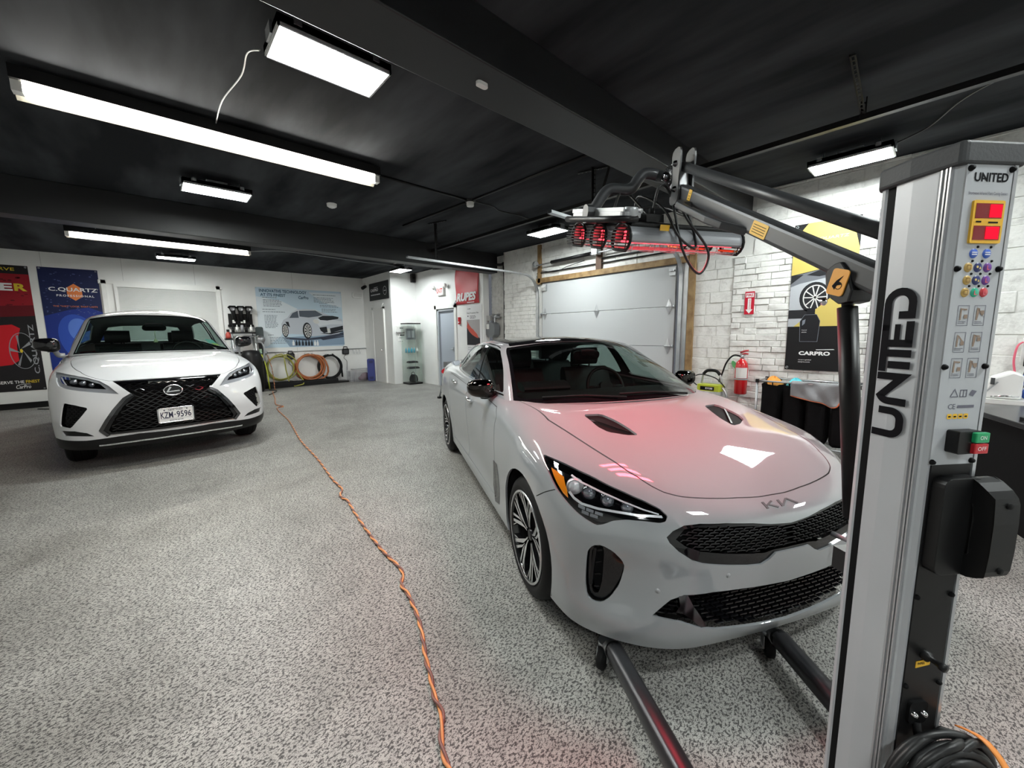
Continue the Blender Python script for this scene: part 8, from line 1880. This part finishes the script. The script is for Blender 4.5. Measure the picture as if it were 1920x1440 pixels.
# big vertical letters on the side: strokes (along the column, across)
def united(m):
    S = .0162; G = FL @ Matrix.Translation((-.012 + .048, 1.205, 0)) @ R90      # local x runs up the column, y towards the front edge
    H_ = .066
    def st(pts, w=S): stroke(m, pts, w, G, 0, .0012)
    arc = lambda cx, cy, r, a0, a1: [(cx + r * math.cos(rad(a0 + (a1 - a0) * k / 10)), cy + r * math.sin(rad(a0 + (a1 - a0) * k / 10))) for k in range(11)]
    hs = S / 2; B0 = hs; T0 = H_ - hs; r = .020
    st([(.009, H_), (.009, B0 + r)] + arc(.009 + r, B0 + r, r, 180, 270)[1:] + [(.042, B0)] + arc(.042, B0 + r, r, 270, 360)[1:] + [(.062, .055)])          # U
    st([(.084, 0), (.084, T0 - r)] + arc(.084 + r, T0 - r, r, 180, 120)[1:] + [(.140, B0 + .004), (.140, H_)])   # N
    st([(.166, 0), (.166, .046)]); st([(.150, T0), (.255, T0)]); st([(.192, 0), (.192, .05)])                    # I and T share a bar
    st([(.214, .0), (.214, .05)]); st([(.214, B0), (.262, B0)]); st([(.222, .033), (.256, .033)], .012)          # E
    st([(.276, .034), (.276, B0), (.302, B0)] + arc(.302, B0 + .025, .025, -90, 90)[1:] + [(.242, T0)])          # D
on_panel('column_lettering', M_INK, united)
# legs, cross beam, castors
def caster(x, y, z, ang, parent_name='castor'):
    b = MB(); M = Matrix.Translation((x, y, 0)) @ Matrix.Rotation(ang, 4, 'Z')
    b.cyl((M @ Vector((0, 0, z - .012))), (M @ Vector((0, 0, z + .006))), .032, 16)
    for s in (-1, 1): b.prism([(-.034, z - .012), (.030, z - .012), (-.006, .04), (-.042, .04)], s * .024 - .002, s * .024 + .002, 0, M @ frame((0, 0, 0), (1, 0, 0), (0, 0, 1)))
    o = put(ir, b, 'castor', M_STEEL)
    w = MB(); w.lathe([(.0, -.016), (.030, -.016), (.034, -.017), (.047, -.014), (.050, -.008), (.050, .008), (.047, .014), (.034, .017), (.030, .016), (0, .016)], 24, 0, M @ Matrix.Translation((-.026, 0, .05)) @ Matrix.Rotation(PI / 2, 4, 'X'))
    q = w.build('castor_wheel', M_RUBBER, o); q.matrix_parent_inverse = Matrix.Identity(4)
M_LEG = mat('leg_gunmetal', (.045, .046, .05), .32, .5)
for tip, back, ca in (((1.326, .843, .113), (.938, .220, .113), rad(12)), ((1.912, .390, .113), (1.50, -.06, .113), rad(30))):
    b = MB(); tv, bv = Vector(tip), Vector(back); d = (bv - tv).normalized(); sd = d.cross(Z)
    ring = lambda c: [c + sd * .037 * math.copysign(abs(math.cos(a)) ** .7, math.cos(a)) + Z * .037 * math.copysign(abs(math.sin(a)) ** .7, math.sin(a)) for a in [2 * PI * k / 20 for k in range(20)]]
    vs = ring(tv) + ring(bv); b.add(vs, [(i, (i + 1) % 20, 20 + (i + 1) % 20, 20 + i) for i in range(20)], 0, True); b.add(vs, [tuple(range(20)), tuple(range(39, 19, -1))])
    put(ir, b, 'leg', M_LEG)
    b = MB(); b.lathe([(0, .012), (.035, .010), (.039, 0), (.039, -.012), (0, -.012)], 20, 0, lathe_matrix(tv - d * .004, -d)); put(ir, b, 'leg_cap', M_BLACK)
    b = MB(); b.tube([tv - d * .0 - Z * .02, tv - d * .045 - Z * .01], [.034, .036], 12); put(ir, b, 'castor_mount', M_STEEL)
    m = tv - d * .062 + l_ * .012; caster(m.x, m.y, .105, ca); e = bv - d * .04; caster(e.x, e.y, .10, ca + 1)
b = MB(); b.tube([(.938, .220, .113), (1.50, -.06, .113)], .045, 4); put(ir, b, 'cross_beam', M_LEG, bevel=.006)
b = MB(); b.prism(round_rect(-.09, -.08, .10, .08, .02, 3), .03, .10, 0, SEC); put(ir, b, 'column_foot', M_ARMB)
# parallel arm
HA = rad(56.0); g_ = Vector((math.cos(HA), math.sin(HA), 0)); k_ = Vector((-g_.y, g_.x, 0)); apt = lambda r, z, s=0.0: C0 + g_ * r + k_ * s + Z * z
def bar(a, c, hh, w, name, m, bev=.008):
    d = (c - a).normalized(); n = k_; u = d.cross(n) * -1; b = MB(); vs = []
    for q in (a, c): vs += [q + n * w / 2 + u * hh / 2, q - n * w / 2 + u * hh / 2, q - n * w / 2 - u * hh / 2, q + n * w / 2 - u * hh / 2]
    b.add(vs, [(0, 1, 5, 4), (1, 2, 6, 5), (2, 3, 7, 6), (3, 0, 4, 7), (3, 2, 1, 0), (4, 5, 6, 7)]); return put(ir, b, name, m, bevel=bev, bseg=3)
A0, A1 = apt(.02, 1.520), apt(1.02, 2.085); bar(A0, A1, .066, .052, 'lower_arm', M_ARM, .014)
b = MB(); b.cyl(apt(.03, 1.640), apt(1.02, 2.195), .0195, 18); put(ir, b, 'upper_arm', M_ARM)
b = MB(); b.prism(round_rect(-.03, 1.46, .03, 1.72, .01, 3), -.02, .02, 0, frame(apt(.075, 0), k_, Z)); put(ir, b, 'arm_carriage', M_ARMB)
ad = (A1 - A0).normalized(); au = ad.cross(k_); AF = frame(A0, ad, au)           # x along the arm, y up, z to the lettered side (lift)
zs = 1 if AF.to_3x3().col[2].dot(k_) > 0 else -1
# grab handle looping out from the side of the arm
b = MB(); pp = [(1.05, .024), (1.04, .070), (1.0, .098), (.76, .098), (.68, .080), (.60, .024), (.655, .024), (.71, .062), (.77, .074), (.97, .074), (.995, .060), (.995, .024)]
b.prism(pp, -.040, -.012, 0, frame(A0, ad, k_) if frame(A0, ad, k_).to_3x3().col[2].z > 0 else frame(A0, ad, k_) @ Matrix.Scale(-1, 4, (0, 0, 1))); put(ir, b, 'grab_handle', M_ARM, bevel=.008)
def sticker(a0, a1, y0, y1, name='warning_sticker'):
    z = .0268 * zs; b = MB(); b.prism(round_rect(a0, y0, a1, y1, .004, 2), z - .0006, z + .0006, 0, AF); o = put(ir, b, name, M_YELLOW)
    b = MB(); 
    for k in range(4): flat_rect(b, a0 + .008, y0 + (y1 - y0) * (.2 + .18 * k), a1 - .008, y0 + (y1 - y0) * (.24 + .18 * k), AF, 0, z + .0009 * zs)
    q = b.build('sticker_print', M_INK, o); q.matrix_parent_inverse = Matrix.Identity(4)
sticker(.505, .585, -.024, .020); sticker(1.02, 1.045, -.03, .03)
# gas strut and its pivot plate
pv = apt(.185, 1.575)
b = MB(); b.prism(smooth_poly([(-.045, -.05), (.015, -.06), (.05, .02), (.03, .05), (-.01, .055)], 1), -.034, .034, 0, frame(pv, g_, Z)); put(ir, b, 'strut_bracket', M_ARMB, bevel=.004)
sgn = 1 if frame(pv, g_, Z).to_3x3().col[2].dot(k_) > 0 else -1
PF = frame(pv + k_ * .0345, -g_, Z); b = MB(); b.prism(round_rect(-.026, -.034, .022, .034, .008, 3), 0, .003, 0, PF @ Matrix.Rotation(-.3, 4, 'Z')); st = put(ir, b, 'pinch_sticker', mat('sticker_orange', (.85, .38, .05), .4)); b = MB(); X = PF @ Matrix.Rotation(-.3, 4, 'Z'); flat_poly(b, [(-.014, -.012), (-.006, .004), (.010, .020), (.002, .002), (.012, -.004), (0, -.008), (-.004, -.020)], X, 0, .0035); stroke(b, ellipse(.004, -.008, .009, .009, 16), .0018, X, 0, .0035, True)
o = b.build('sticker_print', M_INK, st); o.matrix_parent_inverse = Matrix.Identity(4)
b = MB(); b.lathe([(0, .008), (.008, .007), (.011, 0)], 14, 0, frame(apt(.225, 1.528) + k_ * .034, -g_, Z)); put(ir, b, 'pivot_bolt', M_CHROME)
b = MB(); b.tube([apt(.190, 1.54), apt(.186, 1.505)], .013, 12); b.tube([apt(.187, 1.510), apt(.115, .95)], .0225, 16); b.tube([apt(.115, .95), apt(.100, .84)], .008, 8); put(ir, b, 'gas_strut', M_BLACK_SATIN)
b = MB(); b.box((-.02, -.03, -.03), (.05, .03, .03), 0, frame(apt(.085, .83), g_, k_)); put(ir, b, 'strut_foot', M_ARMB)
# head plates, clamp disc, crank tube
for s in (-1, 1):
    b = MB(); NP = frame(apt(1.02, 2.15) + k_ * s * .034, g_, Z)
    prof = smooth_poly([(-.03, .118), (.022, .118), (.036, .085), (.02, .03), (.030, -.05), (.048, -.09), (.03, -.122), (-.02, -.118), (-.034, -.08), (-.026, -.03), (-.036, .03), (-.042, .09)], 1)
    b.prism(prof, -.003, .003, 0, NP); p = put(ir, b, 'head_plate', M_ARM, bevel=.0015)
    b = MB()
    for z in (2.205, 2.095): b.lathe([(0, .012), (.010, .010), (.014, 0)], 14, 0, lathe_matrix(apt(1.02, z) + k_ * s * .037, k_ * s))
    o = b.build('head_bolt', M_DARK_CHROME, p); o.matrix_parent_inverse = Matrix.Identity(4)
dc = apt(1.095, 2.175); b = MB(); b.lathe([(0, -.034), (.046, -.034), (.050, -.028), (.050, .028), (.046, .034), (0, .034)], 28, 0, lathe_matrix(dc, k_)); put(ir, b, 'clamp_disc', M_ARMB)
b = MB()
for k in range(14): a = 2 * PI * k / 14; b.lathe([(0, .0025), (.0035, .002), (.004, 0)], 8, 0, lathe_matrix(dc + k_ * .034, k_) @ Matrix.Translation((.037 * math.cos(a), .037 * math.sin(a), 0)))
b.lathe([(.020, 0), (.020, .018), (.014, .022), (0, .022)], 18, 0, lathe_matrix(dc + k_ * .034, k_)); put(ir, b, 'clamp_bolt', M_DARK_CHROME)
b = MB(); b.prism([(-.06, -.062), (.0, -.062), (.03, -.03), (.03, .05), (-.02, .06), (-.05, .03)], -.028, .028, 0, frame(apt(1.07, 2.17), g_, Z)); put(ir, b, 'head_block', M_ALU, bevel=.006)
crank = smooth_path([tuple(dc + g_ * .02), (1.935, 1.042, 2.214), (1.906, 1.066, 2.224), (1.874, 1.092, 2.224), (1.854, 1.109, 2.200), (1.836, 1.124, 2.166), (1.812, 1.143, 2.150), (1.778, 1.17, 2.152), (1.747, 1.196, 2.152), (1.722, 1.215, 2.132), (1.695, 1.237, 2.081), (1.670, 1.258, 2.030)], 5)
b = MB(); b.tube(crank, .027, 16); put(ir, b, 'crank_tube', M_ARM)
# heater cassette: three tubes
CL_, CR_ = Vector((1.644, 1.067, 1.880)), Vector((2.324, .816, 1.905)); ta = (CR_ - CL_).normalized(); LT = (CR_ - CL_).length
tb = Vector((.202, .949, .242)).normalized(); tb = (tb - ta * tb.dot(ta)).normalized(); tn = ta.cross(tb)
if tn.z < 0: tn = -tn
M_TUBEM = mat('heater_housing', (.30, .31, .33), .32, .35); M_ROD = emit_mat('heater_rod', (1.0, .035, .05), IR_POWER)
for k in range(3):
    o0 = CL_ + tb * .19 * k; F3 = frame(o0, tb, tn)                     # x across, y up, z = along?
    if F3.to_3x3().col[2].dot(ta) < 0: F3 = Matrix((tb, tn, ta)).transposed().to_4x4(); F3.translation = o0
    outer = [(.066 * math.cos(rad(a)), .066 * math.sin(rad(a))) for a in range(-14, 195, 11)]; inner = [(.060 * math.cos(rad(a)), .060 * math.sin(rad(a))) for a in range(194, -15, -11)]
    def ext(poly, z0, z1, mi=0, mb=None):
        mb = mb or MB(); n = len(poly); vs = [F3 @ Vector((p[0], p[1], z0)) for p in poly] + [F3 @ Vector((p[0], p[1], z1)) for p in poly]; mb.add(vs, [(i, (i + 1) % n, n + (i + 1) % n, n + i) for i in range(n)], mi, False); return mb
    hb = ext(outer + inner, .01, LT - .02); house = put(ir, hb, 'heater_housing', M_TUBEM)
    def sub(mb, name, m): q = mb.build(name, m, house); q.matrix_parent_inverse = Matrix.Identity(4); return q
    mb = MB(); mb.prism(round_rect(-.042, .052, .042, .076, .01, 3), .02, LT - .03, 0, F3); sub(mb, 'top_cover', M_BLACK_SATIN)
    # end grilles
    for z0, sg in ((0, 1), (LT - .02, 1)):
        mb = MB(); ring = [(.070 * math.cos(rad(a)), .066 * math.sin(rad(a))) for a in range(-50, 231, 20)]
        mb.tube([F3 @ Vector((p[0], p[1], z0 + .004)) for p in ring], .007, 8, 0, closed=True)
        for yv in np.linspace(-.045, .05, 8):
            w = math.sqrt(max(.066 ** 2 - yv ** 2, 0)); z1 = z0 - .035 if z0 == 0 else z0 + .012
            mb.tube([F3 @ Vector(p) for p in ((-w, yv, z0), (-w * .9, yv, z1), (w * .9, yv, z1), (w, yv, z0))], .0030, 5)
        for xv in (-.045, .045): mb.tube([F3 @ Vector((xv, -.055, z0 + .0)), F3 @ Vector((xv, .055, z0 + .0))], .0028, 5)
        sub(mb, 'end_grille', M_BLACK_SATIN)
    for xv in (-.028, .0, .028): mb = MB(); mb.cyl(F3 @ Vector((xv, -.012, .03)), F3 @ Vector((xv, -.012, LT - .05)), .006, 8); sub(mb, 'heater_rod', M_ROD)
    mb = MB()
    for xv in np.linspace(-.046, .046, 6): mb.tube([F3 @ Vector((xv, -.046, .015)), F3 @ Vector((xv, -.046, LT - .03))], .0022, 5)
    for zz in np.linspace(.03, LT - .05, 6): mb.tube([F3 @ Vector((-.062, -.02, zz)), F3 @ Vector((-.05, -.054, zz)), F3 @ Vector((.05, -.054, zz)), F3 @ Vector((.062, -.02, zz))], .0022, 5)
    sub(mb, 'guard_wires', M_STEEL)
    mb = MB(); mb.prism([(-.06, -.012), (.06, -.012), (.05, .035), (.02, .055), (-.02, .055), (-.05, .035)], .05, .056, 0, F3); sub(mb, 'glare_mask_plate', M_BLACK)  # added dark plate, keeps the rods from glaring through the end grille
    mb = MB()
    for xv, yv in ((-.02, .004), (.026, .026), (.026, .008), (.028, -.008)): mb.cyl(F3 @ Vector((xv, yv, .040)), F3 @ Vector((xv, yv + .003, .052)), .0075, 8)
    sub(mb, 'rod_glow_stub', M_ROD)  # glowing stubs on the dark plate imitate rod light showing through gaps
    mb = MB(); mb.prism([(-.052, -.030), (.052, -.030), (.045, -.040), (-.045, -.040)], LT - .05, LT - .02, 0, F3); sub(mb, 'end_reflector', mat('amber_heat', (.55, .18, .04), .4, .4))
    ld = bpy.data.lights.new('heater_glow', 'AREA'); ld.shape = 'RECTANGLE'; ld.size = .09; ld.size_y = LT - .1; ld.energy = IR_GLOW; ld.color = (1.0, .05, .085)
    lo = bpy.data.objects.new('heater_glow', ld); COL.objects.link(lo); lo.parent = house
    M = Matrix((tb, ta, tb.cross(ta))).transposed().to_4x4()
    if (M.to_3x3() @ Vector((0, 0, -1))).dot(tn) > 0: M = Matrix((-tb, ta, (-tb).cross(ta))).transposed().to_4x4()
    M.translation = o0 + ta * LT / 2 - tn * .062; lo.matrix_parent_inverse = Matrix.Identity(4); lo.matrix_basis = M
    b = MB(); pc = F3 @ Vector((0, .078, LT * .28 if k else LT * .22)); b.prism([(-.03, 0), (.03, 0), (.02, .035), (-.02, .035)], -.05, .05, 0, frame(pc, tb, tn)); sub(b, 'cable_gland', M_BLACK_SATIN)
    b = MB(); b.cyl(pc + tn * .02, pc + tn * .06 - ta * .01, .013, 10); sub(b, 'plug', M_BLACK)
    if k == 0:
        b = MB(); b.prism(round_rect(.0, -.012, .055, .014, .003, 2), 0, .002, 0, frame(F3 @ Vector((-.050, .055, LT * .24)), ta, tn)); sub(b, 'warning_sticker', M_YELLOW)
# carrier bracket over the left ends
bc = CL_ + tb * .19 + tn * .090 + ta * .02
b = MB(); FBk = Matrix((tb, ta, tn)).transposed().to_4x4(); FBk.translation = bc
b.prism(round_rect(-.235, -.05, .235, .055, .03, 4), 0, .022, 0, FBk)
for x in np.linspace(-.20, .20, 9): b.box((x - .005, -.045, .018), (x + .005, .05, .034), 0, FBk)
b.box((-.225, -.05, .02), (.225, -.042, .04), 0, FBk); b.box((-.225, .047, .02), (.225, .055, .04), 0, FBk)
for x in (-.21, .21): b.lathe([(0, .044), (.03, .044), (.034, .03), (.034, 0)], 18, 0, FBk @ Matrix.Translation((x, 0, 0)))
br = put(ir, b, 'carrier_bracket', M_ALU, bevel=.003)
b = MB()
for x in (-.19, 0, .19): b.box((x - .03, -.03, -.022), (x + .03, .03, .004), 0, FBk)
put(ir, b, 'bracket_foot', M_ALU)
b = MB(); b.tube([FBk @ Vector(p) for p in ((-.235, .02, -.005), (-.235, -.07, -.01), (-.15, -.085, -.012), (.15, -.085, -.012), (.235, -.07, -.01), (.235, .02, -.005))], .015, 10); put(ir, b, 'carrier_handle', M_BLACK_SATIN)
b = MB(); b.prism(smooth_poly([(-.02, -.03), (.02, -.03), (.028, .04), (0, .06), (-.028, .04)], 1), -.032, .032, 0, frame(Vector((1.668, 1.258, 2.02)), tb, tn)); put(ir, b, 'crank_knuckle', M_ARM)
b = MB(); b.tube([apt(1.30, 2.05), apt(1.55, 1.87)], .02, 8) if False else None
# hanging heater cables
def loose(pts, r=.006): b = MB(); b.tube(smooth_path(pts, 8), r, 8); put(ir, b, 'heater_cable', M_CAB)
hp = apt(1.03, 2.03)
w = lambda k, z, dy=0: CL_ + tb * .19 * k + ta * (LT * z) + tn * dy
loose([tuple(w(0, .22, .13)), tuple(w(0, .24, .23) ), tuple(w(0, .34, .20)), tuple(w(0, .40, -.04) - tb * .10), tuple(w(0, .55, -.14) - tb * .12), tuple(w(0, .62, -.04) - tb * .1), tuple(w(0, .45, .10) - tb * .05), tuple(hp)])
loose([tuple(w(1, .28, .13)), tuple(w(1, .30, .20)), tuple(w(0, .30, .14)), tuple(w(0, .36, .02) - tb * .09), tuple(w(0, .5, -.02) - tb * .10), tuple(w(0, .52, .12)), tuple(hp + Vector((.01, .01, 0)))])
loose([tuple(w(1, .1, .11)), tuple(w(1, .14, .21)), tuple(w(1, .22, .20)), tuple(w(0, .20, .10)), tuple(w(0, .23, .10))])
loose([tuple(w(2, .28, .13)), tuple(w(1, .5, .16)), tuple(w(0, .5, .12)), tuple(w(0, .48, .2)), tuple(hp + Vector((-.01, .01, 0)))])
# coiled mains cable on the hook, with an orange strap
coilc = FB @ Vector((.028, .385, .055))
cc = empty('mains_cable_coil', tuple(coilc), 0, 'black coiled mains cable with an orange strap hanging on the lamp column', 'cable')
rnd = random.Random(11)
b = MB(); pts = []
for k in range(9):
    ox, oy, rr, dz = rnd.uniform(-.012, .012), rnd.uniform(-.012, .012), rnd.uniform(.085, .128), (k % 3 - 1) * .017 + rnd.uniform(-.004, .004)
    for j in range(18):
        a = 2 * PI * j / 18 + .4 * k; pts.append(FB @ Vector((.020 + ox + rr * 1.03 * math.cos(a), .412 + oy + rr * 1.06 * math.sin(a), .055 + dz + .006 * math.sin(2 * a + k))))
b.tube(smooth_path(pts, 2), .0088, 8); put(cc, b, 'cable', M_CAB)
b = MB(); st_ = [FB @ Vector(p) for p in ((.085, .535, .02), (.097, .54, .06), (.104, .50, .098), (.092, .45, .102), (.074, .40, .102), (.056, .35, .098), (.05, .34, .05), (.06, .38, .012))]
vs = []
for i, p in enumerate(smooth_path(st_, 4)): vs += [p + (FB.to_3x3() @ Vector((-.010, .004, 0))), p + (FB.to_3x3() @ Vector((.010, -.004, 0)))]
b.add(vs, [(2*i, 2*i+1, 2*i+3, 2*i+2) for i in range(len(vs) // 2 - 1)], 0, True); o = put(cc, b, 'strap', M_ORANGE); md = o.modifiers.new('s', 'SOLIDIFY'); md.thickness = .003
